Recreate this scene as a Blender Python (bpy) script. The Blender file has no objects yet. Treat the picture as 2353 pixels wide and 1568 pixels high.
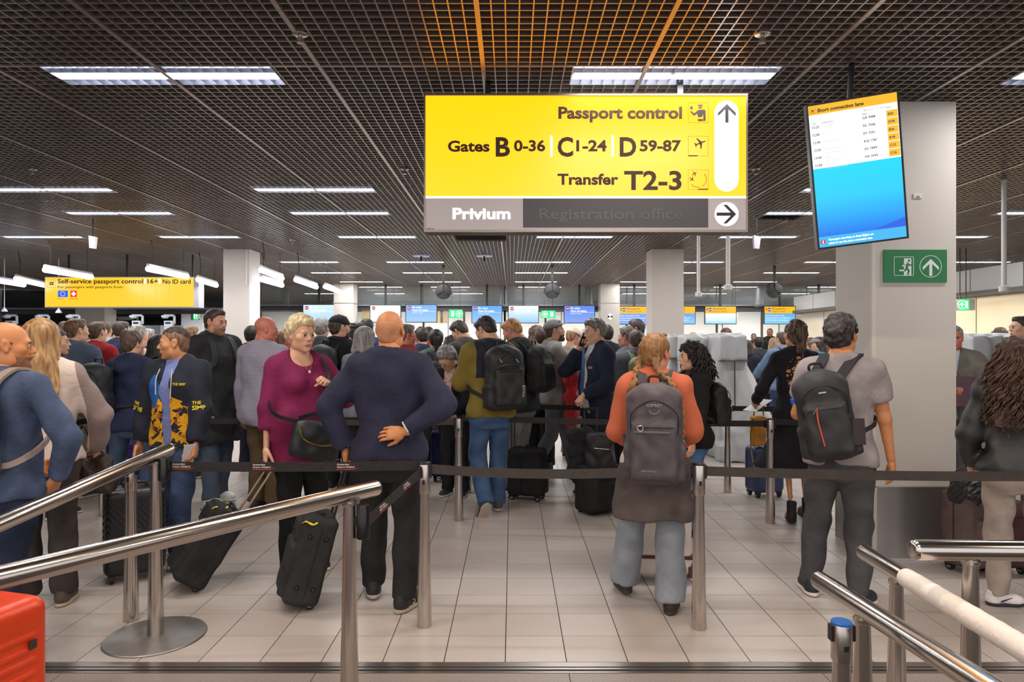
import bpy, bmesh, math, random
import numpy as np
from mathutils import Vector, Matrix, Euler
random.seed(7); rng = np.random.default_rng(7)
SC = bpy.context.scene; COL = SC.collection
FPX = 2353*24/36; CX, CY, EYE = 1176.5, 784.0, 1.6
R = math.radians
# ---------------------------------------------------------------- camera, world, exposure
cam = bpy.data.cameras.new('camera'); cam.lens = 24; cam.sensor_width = 36; cam.clip_end = 200
camo = bpy.data.objects.new('camera', cam); COL.objects.link(camo)
camo.location = (0, 0, EYE); camo.rotation_euler = (R(90), 0, 0); SC.camera = camo
SC.view_settings.view_transform = 'Standard'; SC.view_settings.look = 'None'
SC.view_settings.exposure = 0.12; SC.view_settings.gamma = 1; SC.view_settings.use_curve_mapping = False
wd = bpy.data.worlds.new('hall_light'); SC.world = wd; wd.use_nodes = True
wd.node_tree.nodes['Background'].inputs[0].default_value = (0.95, 0.93, 0.95, 1)
wd.node_tree.nodes['Background'].inputs[1].default_value = 1.15
LAMP_W = 26.0        # watts of each ceiling lamp
CEIL = 3.367

def area(name, loc, sx, sy, w, col=(1, 1, 1), rot=(0, 0, 0)):
    l = bpy.data.lights.new(name, 'AREA'); l.shape = 'RECTANGLE'; l.size = sx; l.size_y = sy; l.energy = w; l.color = col
    o = bpy.data.objects.new(name, l); COL.objects.link(o); o.location = loc; o.rotation_euler = rot; return o

def P(px, py, d): return Vector(((px-CX)*d/FPX, d, EYE+(CY-py)*d/FPX))
def PX(px, d): return (px-CX)*d/FPX
def PZ(py, d): return EYE+(CY-py)*d/FPX
def DF(py): return EYE*FPX/(py-CY)          # depth of a floor point seen at row py
def lin(c):
    if isinstance(c, str):
        c = c.lstrip('#'); c = tuple(int(c[i:i+2], 16)/255 for i in (0, 2, 4))
    return tuple((x/12.92 if x <= .04045 else ((x+.055)/1.055)**2.4) for x in c)

# ---------------------------------------------------------------- materials
_M = {}
def mat(name, col='#808080', rough=.6, metal=0, kind=None, scale=40., bump=.15, var=.12, emit=None, es=1., spec=.5, alpha=None, col2=None, trans=0):
    key = (name, col if isinstance(col, str) else tuple(col), kind)
    if key in _M: return _M[key]
    m = bpy.data.materials.new(name); m.use_nodes = True; nt = m.node_tree; N = nt.nodes; L = nt.links
    b = N['Principled BSDF']; c = lin(col)+(1,)
    b.inputs['Base Color'].default_value = c; b.inputs['Roughness'].default_value = rough; b.inputs['Metallic'].default_value = metal
    b.inputs['Specular IOR Level'].default_value = spec
    if trans: b.inputs['Transmission Weight'].default_value = trans
    if alpha is not None: b.inputs['Alpha'].default_value = alpha
    if emit is not None:
        b.inputs['Emission Color'].default_value = lin(emit)+(1,); b.inputs['Emission Strength'].default_value = es
        m.cycles.emission_sampling = 'NONE' if es < .6 else 'AUTO'
    if kind:
        tc = N.new('ShaderNodeTexCoord'); mp = N.new('ShaderNodeMapping'); L.new(tc.outputs['Object'], mp.inputs[0])
        def noise(sc, det=3, st=(1, 1, 1)):
            mm = mp
            if st != (1, 1, 1):
                mm = N.new('ShaderNodeMapping'); L.new(tc.outputs['Object'], mm.inputs[0]); mm.inputs['Scale'].default_value = st
            n = N.new('ShaderNodeTexNoise'); n.inputs['Scale'].default_value = sc; n.inputs['Detail'].default_value = det
            L.new(mm.outputs[0], n.inputs['Vector']); return n.outputs['Fac']
        def ramp(src, c0, c1, p0=.3, p1=.7):
            r = N.new('ShaderNodeValToRGB'); r.color_ramp.elements[0].color = c0; r.color_ramp.elements[1].color = c1
            r.color_ramp.elements[0].position = p0; r.color_ramp.elements[1].position = p1; L.new(src, r.inputs[0]); return r.outputs[0]
        def wave(sc, dirn='Z', dist=0, prof='SIN'):
            w = N.new('ShaderNodeTexWave'); w.bands_direction = dirn; w.inputs['Scale'].default_value = sc; w.inputs['Distortion'].default_value = dist
            w.wave_profile = prof; L.new(mp.outputs[0], w.inputs['Vector']); return w.outputs['Fac']
        dark = tuple(x*(1-var*2) for x in c[:3])+(1,); lite = tuple(min(1, x*(1+var*2)+.004) for x in c[:3])+(1,)
        if col2: dark = lin(col2)+(1,); lite = c
        h = None; co = None
        if kind in ('cloth', 'denim', 'check', 'spots'): fold = N.new('ShaderNodeTexNoise'); fold.inputs['Scale'].default_value = 13; fold.inputs['Detail'].default_value = 2; fold.inputs['Distortion'].default_value = 1.6; L.new(mp.outputs[0], fold.inputs['Vector'])
        if kind == 'cloth': co = ramp(noise(9, 4), dark, lite); h = noise(scale*6, 2)
        elif kind == 'denim': co = ramp(noise(7, 6), dark, lite, .25, .75); h = noise(scale*8, 2, (1, 1, .3))
        elif kind == 'knit': co = ramp(wave(scale, 'X', 1.5), dark, lite, .1, .6); h = wave(scale, 'X', 1.5)
        elif kind == 'rib': co = ramp(wave(scale, 'Z', .3), dark, lite, .1, .7); h = wave(scale, 'Z', .3)
        elif kind == 'hair': co = ramp(noise(scale, 5, (1, 1, .12)), dark, lite, .32, .68); h = noise(scale*1.3, 4, (1, 1, .12))
        elif kind == 'curl': co = ramp(noise(scale, 4), dark, lite, .35, .65); h = noise(scale, 4)
        elif kind == 'leather': co = ramp(noise(14, 4), dark, lite); h = noise(scale*4, 3)
        elif kind == 'skin': co = ramp(noise(11, 3), dark, lite, .2, .8); h = noise(scale*8, 2)
        elif kind == 'plastic': co = ramp(noise(5, 4), dark, lite, .2, .8); h = noise(scale, 2)
        elif kind == 'steel': co = ramp(noise(scale, 4, (1, 1, .02)), dark, lite, .3, .7); h = noise(scale*3, 2, (1, 1, .02))
        elif kind == 'stone': co = ramp(noise(scale, 5), dark, lite, .35, .6); h = noise(scale, 2)
        elif kind == 'check':
            k = N.new('ShaderNodeMath'); k.operation = 'MAXIMUM'
            L.new(wave(scale, 'X'), k.inputs[0]); L.new(wave(scale, 'Z'), k.inputs[1])
            co = ramp(k.outputs[0], dark, lite, .55, .95); h = noise(scale*6, 2)
        elif kind == 'spots': 
            v = N.new('ShaderNodeTexVoronoi'); v.inputs['Scale'].default_value = scale; L.new(mp.outputs[0], v.inputs['Vector'])
            co = ramp(v.outputs['Distance'], lite, dark, .25, .4); h = noise(scale*3, 2)
        elif kind == 'lace':
            v = N.new('ShaderNodeTexVoronoi'); v.feature = 'DISTANCE_TO_EDGE'; v.inputs['Scale'].default_value = scale; L.new(mp.outputs[0], v.inputs['Vector'])
            co = ramp(v.outputs['Distance'], dark, lite, .10, .16); h = v.outputs['Distance']
        elif kind == 'quilt':
            k = N.new('ShaderNodeMath'); k.operation = 'MINIMUM'
            w1 = N.new('ShaderNodeTexWave'); w1.bands_direction = 'DIAGONAL'; w1.inputs['Scale'].default_value = scale; L.new(mp.outputs[0], w1.inputs['Vector'])
            m2 = N.new('ShaderNodeMapping'); m2.inputs['Rotation'].default_value = (0, R(90), 0); L.new(tc.outputs['Object'], m2.inputs[0])
            w2 = N.new('ShaderNodeTexWave'); w2.bands_direction = 'DIAGONAL'; w2.inputs['Scale'].default_value = scale; L.new(m2.outputs[0], w2.inputs['Vector'])
            L.new(w1.outputs['Fac'], k.inputs[0]); L.new(w2.outputs['Fac'], k.inputs[1]); h = k.outputs[0]; co = ramp(noise(8, 3), dark, lite)
        if co is not None: L.new(co, b.inputs['Base Color'])
        if h is not None and bump:
            bn = N.new('ShaderNodeBump'); bn.inputs['Strength'].default_value = bump; bn.inputs['Distance'].default_value = .01
            L.new(h, bn.inputs['Height']); L.new(bn.outputs[0], b.inputs['Normal'])
            if kind in ('cloth', 'denim', 'check', 'spots'):
                b2 = N.new('ShaderNodeBump'); b2.inputs['Strength'].default_value = .32; b2.inputs['Distance'].default_value = .02; L.new(fold.outputs['Fac'], b2.inputs['Height']); L.new(b2.outputs[0], bn.inputs['Normal'])
    _M[key] = m; return m

def split_mat(name, ma, layers):
    """copy of material ma with more coats on top; layers: (material, fn(op, X, Y, Z, noise) -> 0..1 mask socket)"""
    if name in bpy.data.materials: return bpy.data.materials[name]
    m = bpy.data.materials.new(name); m.use_nodes = True; nt = m.node_tree; N = nt.nodes; L = nt.links; N.clear(); out = N.new('ShaderNodeOutputMaterial')
    tc = N.new('ShaderNodeTexCoord'); sp = N.new('ShaderNodeSeparateXYZ'); L.new(tc.outputs['Object'], sp.inputs[0])
    def op(o, a, b=0., c=0.):
        n = N.new('ShaderNodeMath'); n.operation = o
        for i, v in enumerate((a, b, c)):
            if isinstance(v, (int, float)): n.inputs[i].default_value = v
            else: L.new(v, n.inputs[i])
        return n.outputs[0]
    def noise(sc, dist=0.):
        n = N.new('ShaderNodeTexNoise'); n.inputs['Scale'].default_value = sc; n.inputs['Detail'].default_value = 1; n.inputs['Distortion'].default_value = dist; L.new(tc.outputs['Object'], n.inputs['Vector']); return n.outputs['Fac']
    def coat(src):
        b0 = src.node_tree.nodes['Principled BSDF']; b = N.new('ShaderNodeBsdfPrincipled'); mp = {}
        for k in ('Base Color', 'Roughness', 'Metallic', 'Specular IOR Level'): b.inputs[k].default_value = b0.inputs[k].default_value
        bn = N.new('ShaderNodeBump'); bn.inputs['Strength'].default_value = .3; bn.inputs['Distance'].default_value = .012; L.new(noise(15, 1.5), bn.inputs['Height']); L.new(bn.outputs[0], b.inputs['Normal']); return b.outputs[0]
    cur = coat(ma)
    for src, fn in layers:
        mx = N.new('ShaderNodeMixShader'); L.new(fn(op, sp.outputs[0], sp.outputs[1], sp.outputs[2], noise), mx.inputs[0]); L.new(cur, mx.inputs[1]); L.new(coat(src), mx.inputs[2]); cur = mx.outputs[0]
    L.new(cur, out.inputs[0]); return m

STEEL = mat('brushed_steel', '#c6bdb5', .24, 1, 'steel', 60, .04, .06)
RAILM = mat('rail_steel', '#c9c0b8', .2, 1, 'plastic', 3, 0, .02)
BLACKP = mat('black_plastic', '#141415', .45)
CHROME = mat('chrome', '#d8d8d8', .12, 1)

# ---------------------------------------------------------------- objects
def link(o, parent=None):
    COL.objects.link(o)
    if parent is not None: o.parent = parent
    return o
def meshobj(name, V, Fc, m=None, parent=None, smooth=False, mats=None, mi=None, loc=None, rot=None, kind=None):
    me = bpy.data.meshes.new(name)
    V = np.asarray(V, dtype=np.float32).reshape(-1, 3)
    if isinstance(Fc, np.ndarray):
        n, k = Fc.shape
        me.vertices.add(len(V)); me.vertices.foreach_set('co', V.ravel()); me.loops.add(n*k); me.loops.foreach_set('vertex_index', Fc.astype(np.int32).ravel())
        me.polygons.add(n); me.polygons.foreach_set('loop_start', np.arange(0, n*k, k, dtype=np.int32))
        me.update(calc_edges=True); me.validate()
    else:
        me.from_pydata([tuple(v) for v in V.tolist()], [], [tuple(f) for f in Fc]); me.update()
    me.polygons.foreach_set('use_smooth', np.full(len(me.polygons), bool(smooth)))
    for x in (mats or ([m] if m else [])): me.materials.append(x)
    if mi is not None and len(mi) == len(me.polygons): me.polygons.foreach_set('material_index', np.asarray(mi, dtype=np.int32))
    o = bpy.data.objects.new(name, me); link(o, parent)
    if loc is not None: o.location = loc
    if rot is not None: o.rotation_euler = rot
    if kind: o['kind'] = kind
    return o
def tag(o, label, cat, group=None):
    o['label'] = label; o['category'] = cat
    if group: o['group'] = group
    return o
def thing(name, label, cat, loc=(0, 0, 0), rz=0, group=None):
    o = bpy.data.objects.new(name, None); o.empty_display_size = .1; COL.objects.link(o)
    o.location = loc; o.rotation_euler = (0, 0, rz); return tag(o, label, cat, group)
def struct(name, V, F, m, parent=None, **k):
    o = meshobj(name, V, F, m, parent, **k)
    if parent is None: o['kind'] = 'structure'
    return o

class MB:
    """collects simple solids into one mesh"""
    def __init__(s): s.V = []; s.F = []
    def add(s, V, F):
        n = len(s.V); s.V += [tuple(v) for v in V]; s.F += [tuple(i+n for i in f) for f in F]; return s
    def box(s, c, d, M=None):
        x, y, z = d[0]/2, d[1]/2, d[2]/2
        V = [Vector((a*x, b*y, e*z)) for e in (-1, 1) for b in (-1, 1) for a in (-1, 1)]
        if M is not None: V = [M @ v for v in V]
        return s.add([v+Vector(c) for v in V], [(0, 2, 3, 1), (4, 5, 7, 6), (0, 1, 5, 4), (2, 6, 7, 3), (0, 4, 6, 2), (1, 3, 7, 5)])
    def bb(s, lo, hi): return s.box([(lo[i]+hi[i])/2 for i in range(3)], [hi[i]-lo[i] for i in range(3)])
    def lathe(s, prof, n=20, c=(0, 0, 0), M=None, cap=True):
        V = []; F = []
        for r, z in prof:
            for k in range(n):
                a = 2*math.pi*k/n; v = Vector((r*math.cos(a), r*math.sin(a), z))
                V.append((M @ v if M is not None else v)+Vector(c))
        for j in range(len(prof)-1):
            for k in range(n): F.append((j*n+k, j*n+(k+1) % n, (j+1)*n+(k+1) % n, (j+1)*n+k))
        if cap: F.append(tuple(range(n-1, -1, -1))); F.append(tuple((len(prof)-1)*n+k for k in range(n)))
        return s.add(V, F)
    def tube(s, pts, r, n=8, cap=True):
        pts = [Vector(p) for p in pts]; rs = r if isinstance(r, (list, tuple)) else [r]*len(pts); V = []; F = []; u = None
        for i, p in enumerate(pts):
            t = (pts[min(i+1, len(pts)-1)]-pts[max(i-1, 0)]).normalized()
            if u is None: u = t.orthogonal().normalized()
            u = (u-t*u.dot(t)); u = u.normalized() if u.length > 1e-6 else t.orthogonal().normalized(); w = t.cross(u)
            for k in range(n):
                a = 2*math.pi*k/n; V.append(p+(u*math.cos(a)+w*math.sin(a))*rs[i])
        for j in range(len(pts)-1):
            for k in range(n): F.append((j*n+k, j*n+(k+1) % n, (j+1)*n+(k+1) % n, (j+1)*n+k))
        if cap: F.append(tuple(range(n-1, -1, -1))); F.append(tuple((len(pts)-1)*n+k for k in range(n)))
        return s.add(V, F)
    def ribbon(s, pts, nrm, w, t):
        """flat strap: pts along, nrm normals, width w, thickness t"""
        pts = [Vector(p) for p in pts]; V = []; F = []
        for i, p in enumerate(pts):
            tg = (pts[min(i+1, len(pts)-1)]-pts[max(i-1, 0)]).normalized(); n = Vector(nrm[i] if isinstance(nrm, list) else nrm)
            n = (n-tg*n.dot(tg)).normalized(); b = tg.cross(n)
            wi = w[i] if isinstance(w, list) else w
            for a, c in ((-1, -1), (1, -1), (1, 1), (-1, 1)): V.append(p+b*(a*wi/2)+n*(c*t/2))
        for j in range(len(pts)-1):
            for k in range(4): F.append((j*4+k, j*4+(k+1) % 4, (j+1)*4+(k+1) % 4, (j+1)*4+k))
        F.append((3, 2, 1, 0)); q = (len(pts)-1)*4; F.append((q, q+1, q+2, q+3)); return s.add(V, F)
    def prism(s, poly, y0, y1, M=None):
        """polygon in x,z extruded along y"""
        n = len(poly); V = [Vector((x, y0, z)) for x, z in poly]+[Vector((x, y1, z)) for x, z in poly]
        if M is not None: V = [M @ v for v in V]
        F = [tuple(range(n)), tuple(range(2*n-1, n-1, -1))]+[(k, n+k, n+(k+1) % n, (k+1) % n) for k in range(n)]
        return s.add(V, F)
    def obj(s, name, m, parent=None, smooth=False, **k): return meshobj(name, np.array(s.V, dtype=np.float32), s.F, m, parent, smooth, **k)

def autosmooth(o, ang=35):
    me = o.data; bm = bmesh.new(); bm.from_mesh(me)
    bmesh.ops.recalc_face_normals(bm, faces=bm.faces)
    for f in bm.faces: f.smooth = True
    for e in bm.edges:
        if len(e.link_faces) == 2 and e.calc_face_angle(0) > R(ang): e.smooth = False
    bm.to_mesh(me); bm.free(); return o

def bezier(pts, n=24):
    """catmull-rom through pts"""
    p = [Vector(x) for x in pts]; p = [p[0]*2-p[1]]+p+[p[-1]*2-p[-2]]; out = []; m = len(p)-3
    for i in range(m):
        for k in range(n//m+1 if i < m-1 else n//m+2):
            t = min(1, k/(n//m+1)); a, b, c, d = p[i:i+4]
            out.append(.5*((2*b)+(c-a)*t+(2*a-5*b+4*c-d)*t*t+(3*b-a-3*c+d)*t**3))
    return out

TEXT_RES = 3
def text(s, size, m, parent=None, M=None, bold=0., align='LEFT', ext=.001, name='lettering', sx=1., valign='BOTTOM_BASELINE'):
    """lettering in the local x (right), z (up) plane facing -y, as a flat mesh"""
    cu = bpy.data.curves.new('t', 'FONT'); cu.body = s; cu.size = size; cu.align_x = align; cu.align_y = valign; cu.extrude = ext; cu.offset = bold*size; cu.resolution_u = min(TEXT_RES, 3 if size > .05 else (2 if size > .011 else 1))
    o = bpy.data.objects.new('t', cu); COL.objects.link(o)
    dg = bpy.context.evaluated_depsgraph_get(); me = bpy.data.meshes.new_from_object(o.evaluated_get(dg)); bpy.data.objects.remove(o); bpy.data.curves.remove(cu)
    T = Matrix(((sx, 0, 0, 0), (0, 0, -1, 0), (0, 1, 0, 0), (0, 0, 0, 1)))
    me.transform((M if M is not None else Matrix())@T); me.materials.clear(); me.materials.append(m); me.name = name
    o = bpy.data.objects.new(name, me); return link(o, parent)

# ---------------------------------------------------------------- signed-distance modelling (numpy) -> quad mesh
class Fld:
    def __init__(s, lo, hi, h):
        s.lo = np.array(lo, float); s.h = h; n = np.ceil((np.array(hi, float)-s.lo)/h).astype(int)+1
        s.ax = [s.lo[i]+h*np.arange(n[i]) for i in range(3)]; s.F = np.full(n, 9., np.float32)
    def sub(s, lo, hi):
        sl = tuple(slice(max(0, int((lo[i]-s.lo[i])/s.h)), max(0, int((hi[i]-s.lo[i])/s.h)+2)) for i in range(3))
        a = [s.ax[i][sl[i]] for i in range(3)]
        if min(len(x) for x in a) == 0: return None, None
        return sl, (a[0][:, None, None], a[1][None, :, None], a[2][None, None, :])
    def put(s, sl, d, k=.02, op='add'):
        G = s.F[sl]
        if op == 'add':
            q = np.maximum(k-np.abs(G-d), 0)/k if k else 0; s.F[sl] = np.minimum(G, d)-q*q*k*.25
        elif op == 'sub':
            d = -d; q = np.maximum(k-np.abs(G-d), 0)/k if k else 0; s.F[sl] = np.maximum(G, d)+q*q*k*.25
    def rc(s, a, b, ra, rb, k=.02, fl=None, cut0=False, cut1=False, op='add'):
        a = np.asarray(a, float); b = np.asarray(b, float); m = max(ra, rb)+k+s.h*2
        sl, g = s.sub(np.minimum(a, b)-m, np.maximum(a, b)+m)
        if sl is None: return
        ba = b-a; L2 = max(ba@ba, 1e-9); X, Y, Z = g[0]-a[0], g[1]-a[1], g[2]-a[2]
        t0 = (X*ba[0]+Y*ba[1]+Z*ba[2])/L2; t = np.clip(t0, 0, 1)
        qx, qy, qz = X-t*ba[0], Y-t*ba[1], Z-t*ba[2]
        if fl is not None:
            n, f = fl; n = np.asarray(n, float)/np.linalg.norm(n); e = (qx*n[0]+qy*n[1]+qz*n[2])*(f-1); qx = qx+e*n[0]; qy = qy+e*n[1]; qz = qz+e*n[2]
        d = np.sqrt(qx*qx+qy*qy+qz*qz)-(ra+(rb-ra)*t); L = math.sqrt(L2)
        if cut0: d = np.maximum(d, -t0*L)
        if cut1: d = np.maximum(d, (t0-1)*L)
        s.put(sl, d, k, op)
    def ell(s, c, r, Rm=None, k=.02, op='add'):
        c = np.asarray(c, float); r = np.asarray(r, float)*np.ones(3); m = r.max()+k+s.h*2
        sl, g = s.sub(c-m, c+m)
        if sl is None: return
        X, Y, Z = g[0]-c[0], g[1]-c[1], g[2]-c[2]
        if Rm is not None:
            Rm = np.asarray(Rm); X, Y, Z = X*Rm[0, 0]+Y*Rm[1, 0]+Z*Rm[2, 0], X*Rm[0, 1]+Y*Rm[1, 1]+Z*Rm[2, 1], X*Rm[0, 2]+Y*Rm[1, 2]+Z*Rm[2, 2]
        k0 = np.sqrt((X/r[0])**2+(Y/r[1])**2+(Z/r[2])**2); k1 = np.sqrt((X/r[0]**2)**2+(Y/r[1]**2)**2+(Z/r[2]**2)**2)+1e-6
        s.put(sl, k0*(k0-1)/k1, k, op)
    def rbox(s, c, b, r, Rm=None, k=.01, op='add'):
        c = np.asarray(c, float); b = np.asarray(b, float); m = np.linalg.norm(b)+k+s.h*2; sl, g = s.sub(c-m, c+m)
        if sl is None: return
        X, Y, Z = g[0]-c[0], g[1]-c[1], g[2]-c[2]
        if Rm is not None:
            Rm = np.asarray(Rm); X, Y, Z = X*Rm[0, 0]+Y*Rm[1, 0]+Z*Rm[2, 0], X*Rm[0, 1]+Y*Rm[1, 1]+Z*Rm[2, 1], X*Rm[0, 2]+Y*Rm[1, 2]+Z*Rm[2, 2]
        qx, qy, qz = np.abs(X)-b[0]+r, np.abs(Y)-b[1]+r, np.abs(Z)-b[2]+r
        d = np.sqrt(np.maximum(qx, 0)**2+np.maximum(qy, 0)**2+np.maximum(qz, 0)**2)+np.minimum(np.maximum(np.maximum(qx, qy), qz), 0)-r
        s.put(sl, d, k, op)
    def grid(s): return s.ax[0][:, None, None], s.ax[1][None, :, None], s.ax[2][None, None, :]
    def cut(s, fn): s.F = np.maximum(s.F, fn(*s.grid()).astype(np.float32))
    def disp(s, fn): s.F = s.F+fn(*s.grid()).astype(np.float32)
    def mesh(s, smooth=1):
        F = s.F; F[0] = F[-1] = 9; F[:, 0] = F[:, -1] = 9; F[:, :, 0] = F[:, :, -1] = 9
        S = F < 0; nx, ny, nz = F.shape
        cnt = np.zeros((nx-1, ny-1, nz-1), np.int8)
        for i in (0, 1):
            for j in (0, 1):
                for k in (0, 1): cnt += S[i:nx-1+i, j:ny-1+j, k:nz-1+k]
        act = (cnt > 0) & (cnt < 8); idx = np.full(act.shape, -1, np.int64); C = np.argwhere(act); n = len(C); idx[act] = np.arange(n)
        acc = np.zeros((n, 3)); num = np.zeros(n)
        for ax in range(3):
            o1, o2 = [q for q in range(3) if q != ax]
            for u in (0, 1):
                for v in (0, 1):
                    a = np.zeros(3, int); a[o1] = u; a[o2] = v; b = a.copy(); b[ax] = 1
                    A = C+a; B = C+b; fa = F[A[:, 0], A[:, 1], A[:, 2]]; fb = F[B[:, 0], B[:, 1], B[:, 2]]; m = (fa < 0) != (fb < 0)
                    t = np.where(m, fa/np.where(m, fa-fb, 1), 0); p = np.repeat(a[None].astype(float), n, 0); p[:, ax] = t
                    acc += p*m[:, None]; num += m
        V = s.lo+s.h*(C+acc/np.maximum(num, 1)[:, None]); Q = []
        for ax in range(3):
            o1, o2 = [(1, 2), (2, 0), (0, 1)][ax]
            A = np.take(S, range(0, S.shape[ax]-1), ax); B = np.take(S, range(1, S.shape[ax]), ax)
            I = np.argwhere(A != B); I = I[(I[:, o1] > 0) & (I[:, o2] > 0) & (I[:, o1] < S.shape[o1]-1) & (I[:, o2] < S.shape[o2]-1)]
            e1 = np.zeros(3, int); e1[o1] = 1; e2 = np.zeros(3, int); e2[o2] = 1
            g = lambda J: idx[J[:, 0], J[:, 1], J[:, 2]]
            q = np.stack([g(I), g(I-e1), g(I-e1-e2), g(I-e2)], 1); sg = A[I[:, 0], I[:, 1], I[:, 2]]
            q[~sg] = q[~sg][:, ::-1]; Q.append(q)
        Q = np.concatenate(Q) if Q else np.zeros((0, 4), int); Q = Q[(Q >= 0).all(1)]
        for _ in range(smooth):
            S2 = np.zeros_like(V); c2 = np.zeros(len(V))
            for i in range(4):
                for j in (1, 3): np.add.at(S2, Q[:, i], V[Q[:, (i+j) % 4]]); np.add.at(c2, Q[:, i], 1)
            V = V*.5+.5*S2/np.maximum(c2, 1)[:, None]
        return V, Q
def wrink(amp=.004, f=1., seed=0.):
    def fn(x, y, z):
        u = x*17*f+seed; v = y*15*f+seed*1.7; w = z*21*f+seed*.6
        return amp*(np.sin(w+1.8*np.sin(u)+1.2*np.sin(v*1.3))+.6*np.sin(u*1.9+2.1*np.sin(w*.7)+v)+.4*np.sin(v*2.3-w*1.6+u*.5))
    return fn
# ================================================================ SETTING
RAILX = [-.186+1.0525*k for k in range(-16, 17)]; CELL = 1.0525/14; CY0, CY1 = 2.6, 30.0
LIGHTS = [(d, a, b) for d, row in (
    (4.55, ((125, 640), (1312, 1778), (2335, 2820))),
    (7.97, ((-80, 255), (585, 860), (1215, 1490), (1848, 2123))),
    (9.43, ((155, 392), (668, 893), (1215, 1440), (1762, 1985), (2295, 2520))),
    (11.6, ((12, 187), (368, 548), (778, 955), (1233, 1408), (1655, 1830), (2090, 2268))),
    (15.3, ((645, 777), (888, 1020), (1183, 1312), (1540, 1663), (1850, 1980), (2190, 2320))),
    (17.7, ((715, 830), (925, 1040), (1183, 1305), (1488, 1600), (1755, 1882), (2090, 2205))),
    (20.4, ((780, 880), (962, 1060), (1183, 1280), (1425, 1525), (1685, 1785), (1925, 2025))),
    (22.4, ((825, 925), (990, 1080), (1190, 1290), (1425, 1500), (1640, 1740), (1855, 1955))),
    (25.5, ((700, 770), (860, 930), (1040, 1110), (1430, 1500), (1600, 1670), (1790, 1860)))) for a, b in row]
LRECT = [(PX(a, d), d-.16, PX(b, d), d+.16) for d, a, b in LIGHTS]
def segs(lo, hi, cuts):
    out = []; cur = lo
    for a, b in sorted(cuts):
        if b <= cur or a >= hi: continue
        if a > cur: out.append((cur, a))
        cur = max(cur, b)
    if cur < hi: out.append((cur, hi))
    return out
COLS = [  # front face px range, depth, thickness, top row, label
    (2005, 2197, 5.03, .57), (513, 573, 13.1, .55), (1498, 1571, 13.1, .55), (1380, 1424, 21.0, .55), (767, 812, 21.0, .55), (173, 240, 20.0, .6)]
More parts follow.
